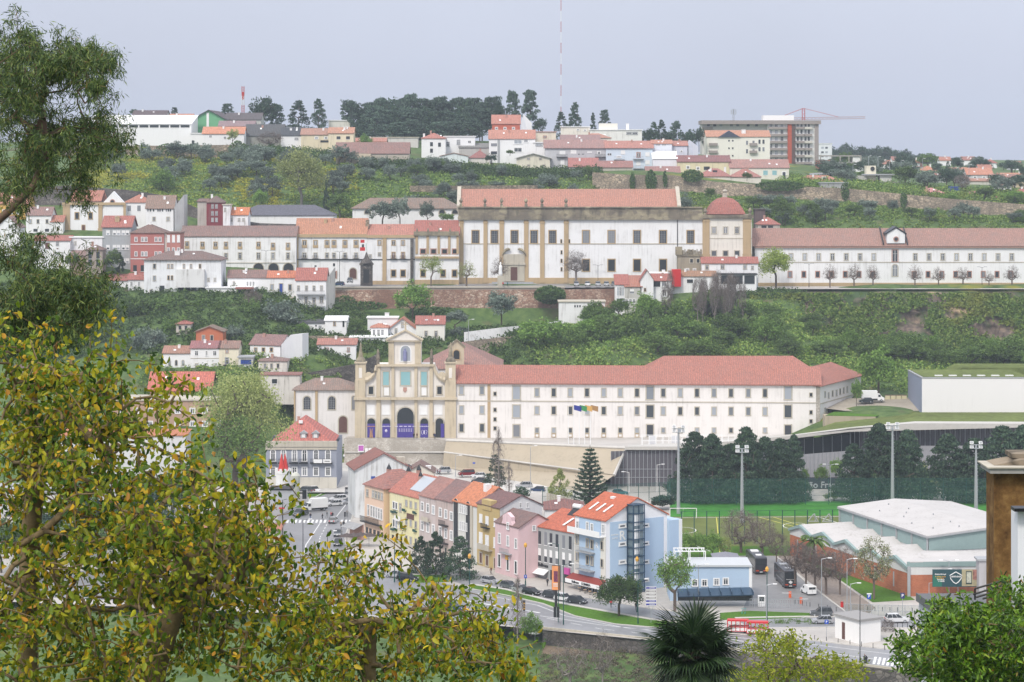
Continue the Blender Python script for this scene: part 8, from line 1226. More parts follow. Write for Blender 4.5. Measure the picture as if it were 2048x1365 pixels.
def coach(u,v,ang,label,two=False):
 t=em_('coach',G(u,v),R(ang),label,'coach');m_=MB();L_,W_,H_=12.0,2.5,3.6;pts=[(-6,.35),(-6,3.4),(-5.7,3.6),(5.5,3.6),(6,3.2),(6.1,.35)];m_.pr_([(x,-W_/2,z)for x,z in pts],(0,W_,0));m_.bd('body',plain('coach charcoal',(.025,.025,.03),.35,spec=.5),t)
 m_=MB();[m_.box(-5.6,5.3,s*1.256-.003,s*1.256+.003,1.75,3.0)for s in(-1,1)];m_.box(-6.02,-6.003,-1.05,1.05,2.0,3.2);m_.bd('windows',Mgd,t)
 m_=MB();[m_.box(-5.6+q*1.7,-5.5+q*1.7,s*1.262-.003,s*1.262+.004,1.75,3.0)for q in range(7)for s in(-1,1)];[m_.box(-4,3.5,s*1.262-.003,s*1.262+.004,1.25,1.4)for s in(-1,1)];m_.bd('trim',Mg,t)
 for x in(-3.6,3.6):
  for s in(-1,1):w=MB().tu_([(x,s*1.0,.5),(x,s*1.28,.5)],.5,14).bd('wheel',Mb,t);MB().tu_([(x,s*1.27,.5),(x,s*1.30,.5)],.28,10).bd('rim',Mm,w)
 m_=MB();m_.box(-6.03,-6.003,-1.1,-.5,.75,.95);m_.box(-6.03,-6.003,.5,1.1,.75,.95);m_.bd('tail_light',plain('tail orange',(.6,.08,.02),.4),t);MB().box(-6.03,-6.003,-.3,.3,.5,.65).bd('number_plate',Mw,t)
 if two:MB().pr_([(-6.04,-.45,1.35),(-6.04,0,.95),(-6.04,.45,1.35),(-6.04,0,1.75)],(.02,0,0)).bd('diamond_emblem',Mw,t);MB().box(-6.04,-6.01,-.9,.9,1.9,1.96).bd('lettering_strip',Mw,t)
 r=MB();r.box(1.5,3.5,-.8,.8,3.605,3.8);r.box(-3.5,-2,-.6,.6,3.605,3.75);r.bd('roof_unit',Mw if not two else Mg,t);return t
coach(1512.7,1140.4,94,'dark coach parked further up the lane with a pale roof unit');coach(1570.6,1168,94,'dark coach with a white diamond emblem on its back, nearer of the two',True)
def van(u,v,ang,label,box=False,D=None,z=0):
 t=em_('van' if not box else 'box_lorry',P(u,v,D)if D else G(u,v,z),R(ang),label,'van' if not box else 'lorry')
 if box:
  MB().pr_([(x,-.95,q)for x,q in[(1.2,.4),(1.2,2.3),(1.9,2.2),(2.6,1.3),(3.1,1.1),(3.1,.4)]],(0,1.9,0)).bd('cab',Mw,t);MB().box(-3.2,1.15,-1.05,1.05,.85,3.1).bd('cargo_box',Mw,t);m_=MB();m_.pr_([(1.95,-.85,2.12),(2.6,-.85,1.36),(2.6,.85,1.36),(1.95,.85,2.12)],(.02,0,.02));[m_.box(1.4,2.1,s*.955-.004,s*.955+.004,1.3,2.0)for s in(-1,1)];m_.bd('windows',Mgd,t);MB().box(-3.2,3.05,-.8,.8,.4,.84).bd('chassis',Md,t);xs=(-2.2,2.3);hw=.95
 else:
  MB().pr_([(x,-.9,q)for x,q in[(-2.1,.3),(-2.1,1.75),(-2.0,1.85),(.7,1.85),(1.3,1.2),(2.1,1.0),(2.2,.3)]],(0,1.8,0)).bd('body',Mw,t);m_=MB();m_.pr_([(.75,-.8,1.8),(1.3,-.8,1.24),(1.3,.8,1.24),(.75,.8,1.8)],(.02,0,.02));[m_.box(.1,.9,s*.905-.004,s*.905+.004,1.15,1.6)for s in(-1,1)];m_.box(-2.12,-2.103,-.7,.7,1.2,1.65);m_.bd('windows',Mgd,t);MB().box(-2.12,2.22,-.85,.85,.22,.32).bd('bumper',Mb,t);xs=(-1.4,1.4);hw=.9;m_=MB();m_.box(-2.125,-2.105,-.02,.02,.5,1.7);m_.bd('door_seam',Mg,t)
 for x in xs:
  for s in(-1,1):w=MB().tu_([(x,s*(hw-.2),.35),(x,s*(hw+.02),.35)],.35,12).bd('wheel',Mb,t);MB().tu_([(x,s*(hw+.01),.35),(x,s*(hw+.03),.35)],.2,10).bd('rim',Mm,w)
 return t
van(1617,1188,104,'small white panel van parked behind the nearer coach');van(629,1022,-152,'white box lorry stopped before the zebra crossing',True);van(1746,803,0,'long white box lorry in the yard at the end of the convent',True,D=708)
for i,(u,v,lb)in enumerate(((1476,1266,'left carriage of the red and white open tourist train'),(1515,1270,'right carriage of the red and white open tourist train'))):
 t=em_('train_carriage',G(u,v),R(-7),lb,'tourist train');m_=MB();m_.box(-2,2,-.9,.9,2.25,2.4);m_.box(-1.9,1.9,-.8,.8,2.401,2.5);m_.bd('roof',M_red,t);m_=MB();m_.box(-2,2,-.92,-.86,1.15,1.3);m_.box(-2,2,.86,.92,1.15,1.3);m_.box(-2,2,-.92,.92,.4,.52);[m_.box(x-.06,x+.06,s*.89-.04,s*.89+.04,.5,2.25)for x in(-1.94,-1.2,-.4,.4,1.2,1.94)for s in(-1,1)];m_.bd('frame',M_red,t);m_=MB();[m_.box(-1.98,1.98,s*.87-.02,s*.87+.02,.521,1.149)for s in(-1,1)];[m_.box(x-.2,x+.2,-.8,.8,.53,1.0)for x in(-1.5,-.6,.3,1.2)];m_.bd('side_panel',Mw,t)
 for x in(-1.3,1.3):
  for s in(-1,1):MB().tu_([(x,s*.7,.25),(x,s*.88,.25)],.25,10).bd('wheel',Mb,t)
def personmesh(pose,top,legs,seed=0):
 k=('person',pose,top,legs)
 if k in MC:return MC[k]
 st=.34 if pose=='walk' else.06
 J=[(0,0,.95),(0,0,1.2),(0,0,1.42),(0,0,1.5),(0,.01,1.6),(0,.01,1.72),(.1,0,.9),(.11,st*.5,.5),(.11,st*.2+.0,.08),(.11,st*.2+.14,.03),(-.1,0,.9),(-.11,-st*.3,.5),(-.11,-st*1.1,.12),(-.11,-st*1.1+.13,.05),(.2,0,1.4),(.25,-st*.4,1.12),(.24,-st*.4+.12,.88),(-.2,0,1.4),(-.25,st*.4,1.12),(-.24,st*.4+.12,.88)]
 if pose=='ride':J=[(0,0,1.0),(0,.18,1.22),(0,.38,1.4),(0,.45,1.46),(0,.52,1.55),(0,.55,1.66),(.1,0,.97),(.12,.34,.8),(.12,.2,.4),(.12,.32,.35),(-.1,0,.97),(-.12,.38,.62),(-.12,.15,.25),(-.12,.28,.2),(.2,.38,1.36),(.24,.6,1.15),(.2,.8,1.05),(-.2,.38,1.36),(-.24,.6,1.15),(-.2,.8,1.05)]
 E=[(0,1),(1,2),(2,3),(3,4),(4,5),(0,6),(6,7),(7,8),(8,9),(0,10),(10,11),(11,12),(12,13),(2,14),(14,15),(15,16),(2,17),(17,18),(18,19)]
 Rr=[.15,.14,.15,.06,.10,.085,.095,.065,.045,.04,.095,.065,.045,.04,.07,.05,.035,.07,.05,.035]
 me=bpy.data.meshes.new('body');me.from_pydata(J,E,[]);o=bpy.data.objects.new('b',me);COL.objects.link(o);md=o.modifiers.new('s','SKIN');ly=me.skin_vertices[0].data if me.skin_vertices else None
 if ly is None:
  bpy.context.view_layer.objects.active=o;bpy.ops.object.select_all(action='DESELECT')if False else None;me.attributes;
 bm_=None
 import bmesh
 bm_=bmesh.new();bm_.from_mesh(me);lay=bm_.verts.layers.skin.verify();bm_.verts.ensure_lookup_table()
 for i,vv in enumerate(bm_.verts):vv[lay].radius=(Rr[i]*(1.25 if i in(0,1,2)else 1),Rr[i]*.8);vv[lay].use_root=(i==0)
 bm_.to_mesh(me);bm_.free();o.modifiers.new('d','SUBSURF').levels=1;bpy.context.view_layer.update();ev=bpy.data.meshes.new_from_object(o.evaluated_get(bpy.context.evaluated_depsgraph_get()));bpy.data.objects.remove(o)
 ev.materials.clear();mats=[plain('skin',(.45,.28,.2),.7),plain('cloth '+str(top),top,.85),plain('cloth '+str(legs),legs,.85),plain('hair',(.03,.02,.015),.8)]
 for m in mats:ev.materials.append(m)
 for p in ev.polygons:
  z=p.center.z;y=p.center.y;x=abs(p.center.x);off=0 if pose!='ride' else-.06
  p.material_index=3 if z>1.66+off or(z>1.56+off and y<(.0 if pose!='ride' else.5))else 0 if z>1.47+off else(1 if(z>.93 or(x>.19 and z>.9))else(0 if x>.2 and z>.8 else 2))
  p.use_smooth=True
 MC[k]=ev;return ev
def person(u,v,label,top,legs,pose='walk',ang=0,D=None,group=None,z=0):
 t=em_('person',P(u,v,D)if D else G(u,v,z),R(ang),label,'person',group);link(bpy.data.objects.new('body',personmesh(pose,top,legs)),t);return t
dk=(.02,.02,.025);rd=(.5,.03,.04);bl=(.05,.08,.2);gy=(.2,.2,.2)
for u,v,lb,tp,lg,ps,an in((621,1040,'person in dark clothes at the left end of the zebra crossing',dk,bl,'stand',30),(645,1041,'person in a dark coat striding over the zebra crossing',dk,dk,'walk',80),(654,1036,'person in dark clothes behind the striding walker',dk,gy,'walk',-80),(662,1037,'person in a red jacket at the zebra crossing',rd,dk,'walk',-60),(665,1038,'person in black beside the red jacket at the zebra crossing',dk,dk,'stand',0),(694,1035,'person in grey waiting by the traffic light post',gy,dk,'stand',10),(682,1057,'person in tan walking on the pavement near the awning',(.3,.25,.2),dk,'walk',20),(687,1056,'person in black walking on the pavement near the awning',dk,dk,'walk',20),(785,1135,'person in dark clothes standing near the yellow houses',dk,dk,'stand',0),(982,1150,'person in a brown jacket before the mustard house',(.2,.1,.06),dk,'walk',60),(1095,1173,'person in black walking before the grey office house',dk,dk,'walk',200),(1222,1216,'person in a bright red jacket under the pepper tree',rd,dk,'stand',0),(1272,1222,'person in dark clothes beside the trunk of the pepper tree',dk,dk,'stand',0),(1788,1289,'person in grey-violet walking on the paving right of the kiosk',(.1,.08,.12),(.05,.05,.12),'walk',90)):person(u,v,lb,tp,lg,ps,an)
for u,v,D,lb,tp,ps,an in((827.5,878,696,'person in black sitting height beside the wide blue banner',dk,'stand',0),(834,878,696,'person in brown standing between the wide banner and the trophy banner',(.12,.06,.04),'stand',10),(868,878,696,'person in dark clothes beside the last arch',dk,'stand',0),(870,879,695,'person in dark blue beside the white notice at the last arch',(.03,.04,.1),'stand',40),(1006,574,822,'person in a red coat beside the white statue',rd,'stand',0),(1015,574,822,'person in teal beside the white statue',(.05,.2,.2),'stand',0),(688,920,690,'person in white at the foot of the stone ramp',(.7,.7,.7),'walk',0),(1603,884,693,'person standing at the base of the convent range',dk,'stand',0),(875,950,672,'person in dark red crossing behind the silver car',(.2,.03,.04),'walk',90),(880,951,671,'person in maroon crossing just ahead behind the silver car',(.25,.04,.06),'walk',90)):person(u,v,lb,tp,dk,ps,an,D=D)
t=em_('bicycle',G(1733,1327),R(90),'bicycle ridden along the main road at bottom right','bicycle');
for y in(-.5,.55):m_=MB();m_.tu_([(0,y+.33*math.cos(a),.34+.33*math.sin(a))for a in lin(0,6.283,15)],.02,4);m_.bd('wheel',Mb,t)
m_=MB();[m_.tu_(q,.02,4)for q in([(0,-.5,.34),(0,-.1,.9)],[(0,-.1,.9),(0,.4,.9)],[(0,-.05,.4),(0,.4,.88)],[(0,-.5,.34),(0,-.05,.4)],[(0,.55,.34),(0,.4,1.05)],[(-.2,.42,1.05),(.2,.42,1.05)])];m_.box(-.06,.06,-.22,.0,.9,.95);m_.bd('frame',Md,t)
pr=person(1733,1327,'cyclist in black leaning over the handlebars on the main road',dk,dk,'ride',90);pr.location.x+=.15
def lantern(u,v,vt,label):
 p=G(u,v);h=(v-vt)*p.y/F;t=em_('lantern_post',p,0,label,'lamp post');MB().la_([(.16,-.3),(.14,1),(.1,1.01),(.08,h-.6)],8).bd('pole',Mgp,t);MB().la_([(.05,h-.6),(.28,h-.45),(.36,h),(.2,h+.35),(.03,h+.45)],8).bd('lantern',M_yellow,t)
for u,v,vt,lb in((1051,1172,1090,'green post with a golden lantern before the pink house'),(939,1190,1112,'blue-green post with a golden lantern beside the spruces'),(789,1165,1078,'blue-green post with a golden lantern by the pedestrian signals'),(1274,1225,1118,'tall green post with an orange lantern before the glazed lift'),(1534,1245,1138,'dark post with an amber lantern beside the coaches'),(799,1168,1135,'short post with a yellow signal lantern')):lantern(u,v,vt,lb)
for u,v,vt,lb,mat,arm in((1117,1245,1089,'dark green double-curved street lamp by the orange panel',Mgp,((-1,0),)),(1127,1250,1130,'dark green street lamp with a long arm in front of the office house',Mgp,((1,.2),)),(1276,1248,1160,'green lamp base post on the lawn corner',Mgp,((1,0),)),(1643,1235,1118,'slim white street lamp among the avenue trees',Mm,((1,0),)),(1694,1240,1119,'white street lamp with a single arm near the blossoming tree',Mm,((1,0),)),(1701,1240,1168,'short white street lamp near the parking sign',Mm,((1,0),)),(1720,1325,1190,'tall dark lamp post by the zebra crossing at bottom right',Md,((1,0),)),(1898,1195,1122,'double-armed white lamp post in front of the billboard',Mm,((1,0),(-1,0))),(1916,1196,1140,'single-armed white lamp post in front of the shield emblem',Mm,((-1,0),)),(1858,1196,1166,'short white lamp post left of the billboard',Mm,((1,0),)),(1533,1250,1170,'thin grey lamp post at the gate of the coach lane',Mm,((1,0),)),(1397,1215,1130,'grey lamp post in front of the blue annex windows',Mm,((1,0),)),(606,1120,1040,'dark lamp post beside the left street',Md,((1,0),)),(655,1125,1064,'dark lamp post with a curved arm over the left street',Md,((1,.3),)),(565,1080,1000,'dark sign lamp post at the leaf edge on the left',Md,((1,0),)),(1661,1005,930,'white lamp post beside the sign lettering of the congress hall',Mm,((1,0),(-1,0))),(1258,985,945,'white bow-arm lamp left of the glass hall doors',Mw,((-1,0),)),(1314,985,930,'white bow-arm lamp right of the glass hall doors',Mw,((1,0),))):
 p=G(u,v);lamp_post(u,v,None,(v-vt)*p.y/F,lb,mat=mat,arms=arm,armL=1.6)
for u,v,D,vt,lb in((911,952,670,912,'slim white lamp on the road behind the row houses'),(1061,985,640,893,'tall grey lamp post in front of the tan embankment'),(937,690,760,640,'lamp post on the lane beside the bell gable'),(702,985,620,930,'grey lamp post left of the old white house')):lamp_post(u,v,D,(v-vt)*D/F,lb)
def flood(u,v,vt,label,n=4):
 p=G(u,v)if not isinstance(v,tuple)else P(u,*v);vb=v if not isinstance(v,tuple)else v[0];h=(vb-vt)*p.y/F;t=em_('floodlight_mast',p,0,label,'floodlight');MB().la_([(.5,-1),(.42,h*.3),(.34,h*.6),(.22,h)],10).bd('mast',Mm,t);m_=MB();[m_.box(.3,.5,-.06,.06,z*.9+2,z*.9+2.1)for z in range(int(h/.9)-3)];m_.bd('ladder_rung',Mm,t);m_=MB();m_.box(-1.3,1.3,-.08,.08,h-.1,h+.1);m_.box(-1.5,1.5,-.5,.5,h-.9,h-.8);m_.bd('head_frame',Mm,t)
 for x,z in((-1.1,.5),(1.1,.5),(-1.1,-.5),(1.1,-.5)):o=MB().box(-.45,.45,-.15,.15,-.38,.38).bd('floodlight_head',Mw,t,(x,-.25,h+z));o.rotation_euler=(R(-30),0,R(12)*(1 if x>0 else-1));MB().box(-.36,.36,-.17,-.153,-.3,.3).bd('lens',Mg,o)
flood(1357,1028,858,'leftmost tall floodlight mast beside the football pitch');flood(1484,1046,898,'floodlight mast rising from the bare brown tree');flood(1785,(1003,612),852,'tallest floodlight mast behind the sports hall roof');flood(1952,(1020,600),890,'floodlight mast right of the sports hall roof')
M_net=plain('green net',(.03,.14,.10),.8);mn_=M_net.copy();
m=bpy.data.materials.new('green netting');m.use_nodes=True;n=m.node_tree.nodes;l=m.node_tree.links;b_=n['Principled BSDF'];b_.inputs['Base Color'].default_value=(.03,.13,.10,1);tr=n.new('ShaderNodeBsdfTransparent');ms=n.new('ShaderNodeMixShader');ms.inputs[0].default_value=.12;l.new(tr.outputs[0],ms.inputs[1]);l.new(b_.outputs[0],ms.inputs[2]);l.new(ms.outputs[0],n['Material Output'].inputs[0])
def netfence(name,label,a,c,h,n_,net=True,post=Mgp,rails=2,r=.06,mat=m):
 d=c-a;t=em_(name,a,math.atan2(d.y,d.x),label,'fence');L_=Vector((d.x,d.y)).length
 for i in range(n_+1):MB().box(L_*i/n_-r,L_*i/n_+r,-r,r,-.3,h).bd('post',post,t)
 q=MB();[q.box(0,L_,-.03,.03,h*(k+1)/rails-.06,h*(k+1)/rails)for k in range(rails)];q.bd('rail',post,t)
 if net:MB().box(0,L_,-.015,.015,0,h-.07).bd('netting',mat,t)
netfence('net_fence','tall green netting fence behind the football pitch in front of the cedars',P(1335,1008,614),P(2070,1006,616),6.2,16,rails=3)
netfence('net_fence','tall dark post fence along the near side of the football pitch',G(1363,1090),G(1690,1086),7.6,13,rails=1,r=.09,net=False)
netfence('net_fence','green mesh fence behind the norfolk pine and the glass hall',P(1085,1012,600),P(1340,1010,610),4.5,12,rails=2)
netfence('metal_fence','pale metal palisade between the coach gate and the orange brick annex',G(1690,1232),G(1850,1236),2.3,12,True,Mm,2,.05,mat=m)
netfence('metal_fence','grey railing with bent tops across the entrance of the coach lane',G(1500,1216),G(1612,1218),1.8,24,False,Mm,2,.035)
netfence('metal_fence','low white railing behind the tourist train and scooters',P(1285,890,662),P(1470,888,662),2.4,14,False,Mw,2,.08)
netfence('palisade','pale wooden palisade beside the yellow-green tree behind the row',P(1095,1022,575),P(1145,1024,565),4.2,11,False,Ms,1,.16)
t=em_('football_goal',G(1393,1037),0,'white football goal at the far side of the pitch','football goal');m_=MB();L_=-(1393-1340)*G(1393,1037).y/F;m_.box(-.08,.08,-.08,.08,0,2.44);m_.box(L_-.08,L_+.08,-.08,.08,0,2.44);m_.box(L_,0,-.08,.08,2.36,2.5);m_.bd('goal_frame',Mw,t);m_=MB();[m_.tu_([(x,0,2.4),(x,1.8,0)],.03,4)for x in(0,L_,L_/2)];m_.bd('net_stay',Mw,t)
for i,(u,v)in enumerate(((1628,1044),(1658,1044))):
 t=em_('folded_goal',G(u,v),0,('left','right')[i]+' of two grey folded portable goals beside the pitch','football goal');m_=MB();[m_.tu_(q,.13,5)for q in([(-1.6,0,0),(0,0,1.9)],[(0,0,1.9),(1,0,0)],[(.4,.6,0),(.2,.5,1.9)],[(-1.6,0,.1),(1,0,.1)])];m_.bd('goal_frame',Mg,t)
for i,(u,c,lb)in enumerate(((1137,None,'first bare white flagpole before the convent'),(1147.5,(.03,.04,.25),'flagpole flying the blue flag'),(1158.5,(.05,.25,.08),'flagpole flying the green and red flag'),(1169.5,(.6,.35,.1),'flagpole flying the yellow and brown flag'),(1181,(.35,.2,.08),'flagpole with a brown flag nearest the norfolk pine'))):
 D=672;t=em_('flagpole',P(u,893,D),0,lb,'flagpole');h=(893-810)*D/F;MB().la_([(.12,-.5),(.09,h*.5),(.05,h)],7).bd('pole',Mw,t)
 if c:
  m_=MB();
  for k in range(5):x0,x1=k*.42,(k+1)*.42;y=lambda q:.12*math.sin(q*3);z=lambda q:-.28*q;m_.poly([(x0,y(x0),h-1.35+z(x0)),(x1,y(x1),h-1.35+z(x1)),(x1,y(x1),h-.05+z(x1)*.7),(x0,y(x0),h-.05+z(x0)*.7)])
  m_.bd('flag',plain('flag cloth %d'%i,c,.8),t)
def sign(u,v,vt,w_,h_,label,mat,txt=None,name='road_sign',tm=Mw,ps=1,sz=None,D=None):
 p=G(u,v)if D is None else P(u,v,D);h=(v-vt)*p.y/F;t=em_(name,p,0,label,'sign');m_=MB();[m_.la_([(.05,-.2),(.05,h)],6,(x,0))for x in((0,)if ps==1 else(-w_*.35,w_*.35))];m_.bd('pole',Mm,t);s=MB().box(-w_/2,w_/2,-.09,-.055,h-h_,h).bd('sign_plate',mat,t);
 if txt:text(txt,t,(0,-.11,h-h_/2),(R(90),0,0),sz or h_*.75,tm,.01,bold=True)
 return t
sign(1738,1232,1188,.75,1.0,'blue P parking sign at the car park fence',plain('sign blue',(.02,.08,.45),.5),'P');sign(1805,1230,1186,.8,1.1,'dark blue P parking sign left of the grey outbuilding',plain('sign navy',(.03,.03,.15),.5),'P');sign(1653,1280,1240,.7,.75,'blue P parking sign in front of the silver hatchback',plain('sign blue',(.02,.08,.45),.5),'P');sign(1051,1172,1150,.6,.7,'small blue access sign by the pink house wall',plain('sign blue',(.02,.08,.45),.5),'P');sign(948,945,925,.7,.4,'small blue road sign on the road behind the row houses',plain('sign blue',(.02,.08,.45),.5),D=676)
t=em_('direction_totem',G(1302,1246),0,'white direction sign with six blue and grey strips on the lawn corner','sign');h=6.5;m_=MB();m_.tu_([(0,0,-.2),(0,0,2.4)],.06,6);m_.tu_([(0,0,2.2),(-.5,0,3.2)],.05,5);m_.tu_([(0,0,2.2),(.5,0,3.2)],.05,5);m_.bd('post',Mm,t)
for i,cc in enumerate(((.06,.06,.3),(.3,.27,.27),(.3,.27,.27),(.3,.27,.27),(.06,.06,.3),(.06,.06,.3))):z=6.6-i*.62;s=MB().box(-1.0,1.0,-.08,-.03,z-.26,z+.26).bd('strip',Mw,t);MB().box(-.94,.94,-.1,-.083,z-.17,z+.17).bd('strip_face',plain('strip %s'%str(cc[0]),cc,.5),s);m_=MB();[m_.box(-.3+q*.13,-.22+q*.13,-.115,-.103,z-.06,z+.08)for q in range(8)];m_.bd('lettering',Mw,s)
t=em_('advert_panel',G(1112,1217),R(-12),'tall orange illuminated advertising panel on a dark post by the main road','advertising panel');MB().box(-.25,.25,-.15,.15,-.2,3.6).bd('post',Md,t);MB().box(-.8,.9,-.2,.2,3.5,8.4).bd('case',Md,t);MB().box(-.75,.7,-.26,-.203,3.6,8.3).bd('poster',plain('poster orange',(.75,.30,.12),.5,var=.15),t);MB().box(-.4,.4,-.29,-.263,5.2,7.3).bd('poster_picture',plain('poster purple',(.16,.04,.08),.5,var=.6,scale=3),t);m_=MB();[m_.box(-.5,.4,-.29,-.263,4.3+q*.25,4.4+q*.25)for q in range(3)];m_.bd('poster_lettering',Mw,t)
t=em_('info_panel',G(1113,1250),0,'dark upright panel on two thin legs at the roadside','sign');MB().box(-.55,.55,-.08,.08,1.4,3.4).bd('panel',Md,t);m_=MB();m_.box(-.03,.05,-.1,-.083,1.45,3.3);[m_.box(x-.03,x+.03,-.03,.03,-.2,1.4)for x in(-.4,.4)];m_.bd('leg',Mm,t)
t=em_('info_panel',G(609,1003),0,'dark upright city panel behind the box lorry','sign');MB().box(-.55,.55,-.12,.12,.6,2.9).bd('panel',Md,t);MB().box(.56,.7,-.12,.12,-.1,3).bd('edge_post',Mw,t)
t=em_('chevron_marker',G(1048,1224),0,'black and yellow chevron marker post at the road bend','sign');MB().box(-.25,.25,-.05,.05,.2,2.2).bd('plate',Mb,t);m_=MB();[m_.pr_([(-.24,-.06,.4+q*.5),(0,-.06,.6+q*.5),(.24,-.06,.4+q*.5),(.24,-.06,.6+q*.5),(0,-.06,.8+q*.5),(-.24,-.06,.6+q*.5)],(0,.005,0))for q in range(3)];m_.bd('chevron',M_yellow,t)
t=em_('advert_panel',P(722,897,694),0,'magenta and white poster panel on the stone retaining wall','sign');MB().box(-.85,.85,-.3,-.1,-1.0,1.0).bd('board',Mw,t);MB().box(-.7,.75,-.33,-.303,-.7,.8).bd('poster',plain('poster magenta',(.45,.12,.42),.6,var=.2),t)
for u in(733,740):t=em_('notice_board',P(u,901,694),0,('left' if u==733 else 'right')+' of two small white notice boards on the stone retaining wall','sign');MB().box(-.4,.4,-.3,-.1,-1.0,.6).bd('board',Mw,t)
bl_=MB().la_([(.06,-.1),(.06,.85),(.02,.9)],6).mesh('bollard',[Md])
def bollards(pts,n_,grp,label):
 q=[G(*p)for p in pts];
 for i in range(n_):
  t=i/(n_-1)*(len(q)-1);k=min(int(t),len(q)-2);p=q[k]+(q[k+1]-q[k])*(t-k);o=bpy.data.objects.new('bollard',bl_);o.location=p;link(o);tag(o,label,'bollard',grp)
bollards([(1560,1271),(1700,1290),(1840,1310)],13,'bollards along the main road kerb','thin dark bollard in the row along the main road kerb in front of the kiosk');bollards([(1735,1222),(1840,1226)],8,'bollards between the fence and the car park','thin dark bollard in the row between the palisade and the car park');bollards([(1765,1256),(1835,1256)],8,'bollards behind the white suv','thin dark bollard in the row before the white suv');bollards([(1590,1208),(1620,1214),(1690,1226)],9,'bollards along the coach lane pavement','thin dark bollard beside the coach lane pavement')
for i,(u,v)in enumerate(((1580,1196),(1602,1208))):t=em_('barrier_unit',G(u,v),0,('left' if i==0 else 'right')+' orange parking barrier unit at the coach lane gate','barrier');MB().box(-.25,.25,-.2,.2,0,1.25).bd('cabinet',plain('orange paint',(.65,.12,.04),.5),t);MB().box(-1.6 if i==0 else-.2,.2 if i==0 else 1.4,-.25,-.2,.95,1.03).bd('barrier_arm',Mw,t)
t=em_('ticket_booth',G(1523,1213),0,'small white ticket booth window at the coach lane gate','booth');MB().box(-.7,.7,-.5,.5,0,2.1).bd('booth_body',Mw,t);MB().box(-.5,.5,-.53,-.503,1.1,1.9).bd('booth_window',Mgd,t)
for i,u in enumerate((1484,1490)):t=em_('scooter',G(u,1228),0,('left' if i==0 else 'right')+' of two parked turquoise electric scooters','scooter');m_=MB();m_.box(-.08,.08,-.4,.4,.1,.16);m_.tu_([(0,-.4,.12),(0,-.3,1.1)],.03,5);m_.box(-.25,.25,-.33,-.28,1.08,1.13);m_.bd('frame',plain('turquoise',(.03,.35,.33),.5),t);MB().tu_([(-.02,-.4,.1),(.02,-.4,.1)],.1,8).bd('wheel',Mb,t)
for u,v,lb in((1197,1196,'dark waste bin in front of the hotel terrace'),(1731,1327,'brown waste bin near the cyclist'),(988,1170,'grey bollard bin in the lawn strip'),(1042,1186,'grey bollard bin beside the silver parked car'),(1684,1215,'red litter container beside the coach lane')):t=em_('waste_bin',G(u,v),0,lb,'waste bin');MB().la_([(.26,0),(.3,.1),(.3,1.0),(.2,1.1)],10).bd('bin_body',M_red if u==1684 else Md if u>1100 else Mg,t);MB().la_([(.32,1.0),(.32,1.06)],10).bd('rim',Mb,t)
for i,(u,v)in enumerate(((1160,1183),(1170,1187),(1180,1190),(1190,1193),(1165,1180),(1176,1184))):t=em_('cafe_table',G(u,v),0,'small wooden terrace table in front of the hotel awning','table',group='terrace tables before the hotel');MB().la_([(.4,.7),(.4,.75)],10).bd('table_top',plain('light wood',(.4,.27,.16),.6),t);MB().la_([(.25,0),(.05,.05),(.04,.7)],6).bd('leg',Md,t)
for i,(u,v)in enumerate(((694,1095),(708,1094),(722,1093),(738,1094))):t=em_('parasol',G(u,v),0,('first','second','third','fourth')[i]+' dark brown cafe parasol from the left at the street corner','parasol');MB().la_([(1.9,2.5),(1.85,2.6),(.1,3.2),(.02,3.3)],8).bd('canopy',plain('taupe canvas',(.09,.07,.065),.9,var=.2),t);MB().la_([(.04,0),(.04,3)],6).bd('pole',Md,t)
t=em_('awning',G(712,1078),R(-55),'grey canvas awning over the corner cafe','awning');MB().pr_([(-3,-2.4,2.6),(3,-2.4,2.6),(3,0,3.6),(-3,0,3.6)],(0,0,.08)).bd('canvas',plain('grey canvas',(.3,.3,.3),.9,var=.2),t);MB().box(-3,3,.1,.3,0,3.6).bd('back_wall',M_pink,t)
t=em_('traffic_light',G(690,1052),0,'black traffic light on the pavement at the zebra crossing','traffic light');MB().la_([(.06,0),(.06,3.2)],6).bd('pole',Md,t);MB().box(-.18,.18,-.2,.1,2.2,3.3).bd('signal_head',Mb,t)
t=em_('traffic_light',G(802,1160),0,'pedestrian traffic light beside the spruces','traffic light');MB().la_([(.06,0),(.06,3.2)],6).bd('pole',Md,t);MB().box(-.18,.18,-.2,.1,2.4,3.4).bd('signal_head',Mb,t)
t=em_('sign_post',G(566,1045),0,'white sign post with grey and red arrows at the leaf edge','sign');MB().la_([(.06,0),(.06,5)],6).bd('pole',Md,t);[MB().box(-1,.4,-.08,-.05,4.3-q*.55,4.7-q*.55).bd('arrow_plate',(Mg,Mg,M_red)[q],t)for q in range(3)]
t=em_('street_lamp',G(1070,1320,-6),0,'broad grey umbrella-shaped path lamp by the river bank','street lamp');MB().la_([(.08,-1),(.06,5.2)],6).bd('pole',Mm,t);MB().la_([(1.3,5.0),(1.2,5.1),(.5,5.5),(.1,5.6)],12).bd('lamp_shade',Mg,t)
for i in range(4):t=em_('container_bin',P(1775+i*11,800,713),0,('first','second','third','fourth')[i]+' beige waste container from the left beside the long lorry','waste container');MB().box(-.7,.7,-.5,.5,.1,1.3).bd('container_body',plain('beige bin',(.55,.5,.32),.6),t);MB().box(-.75,.75,-.55,.55,1.303,1.4).bd('lid',M_brown,t)
t=em_('scaffold_frame',P(1283,893,664),0,'white scaffold-like railing structure on the forecourt edge','scaffold');m_=MB();Ls=22
for q in range(12):m_.box(q*2-.06,q*2+.06,-.06,.06,-.5,3.2-.05*q)
m_.box(0,Ls,-.05,.05,3.0,3.12);m_.box(0,Ls,-.05,.05,1.4,1.5);m_.bd('frame',Mw,t)
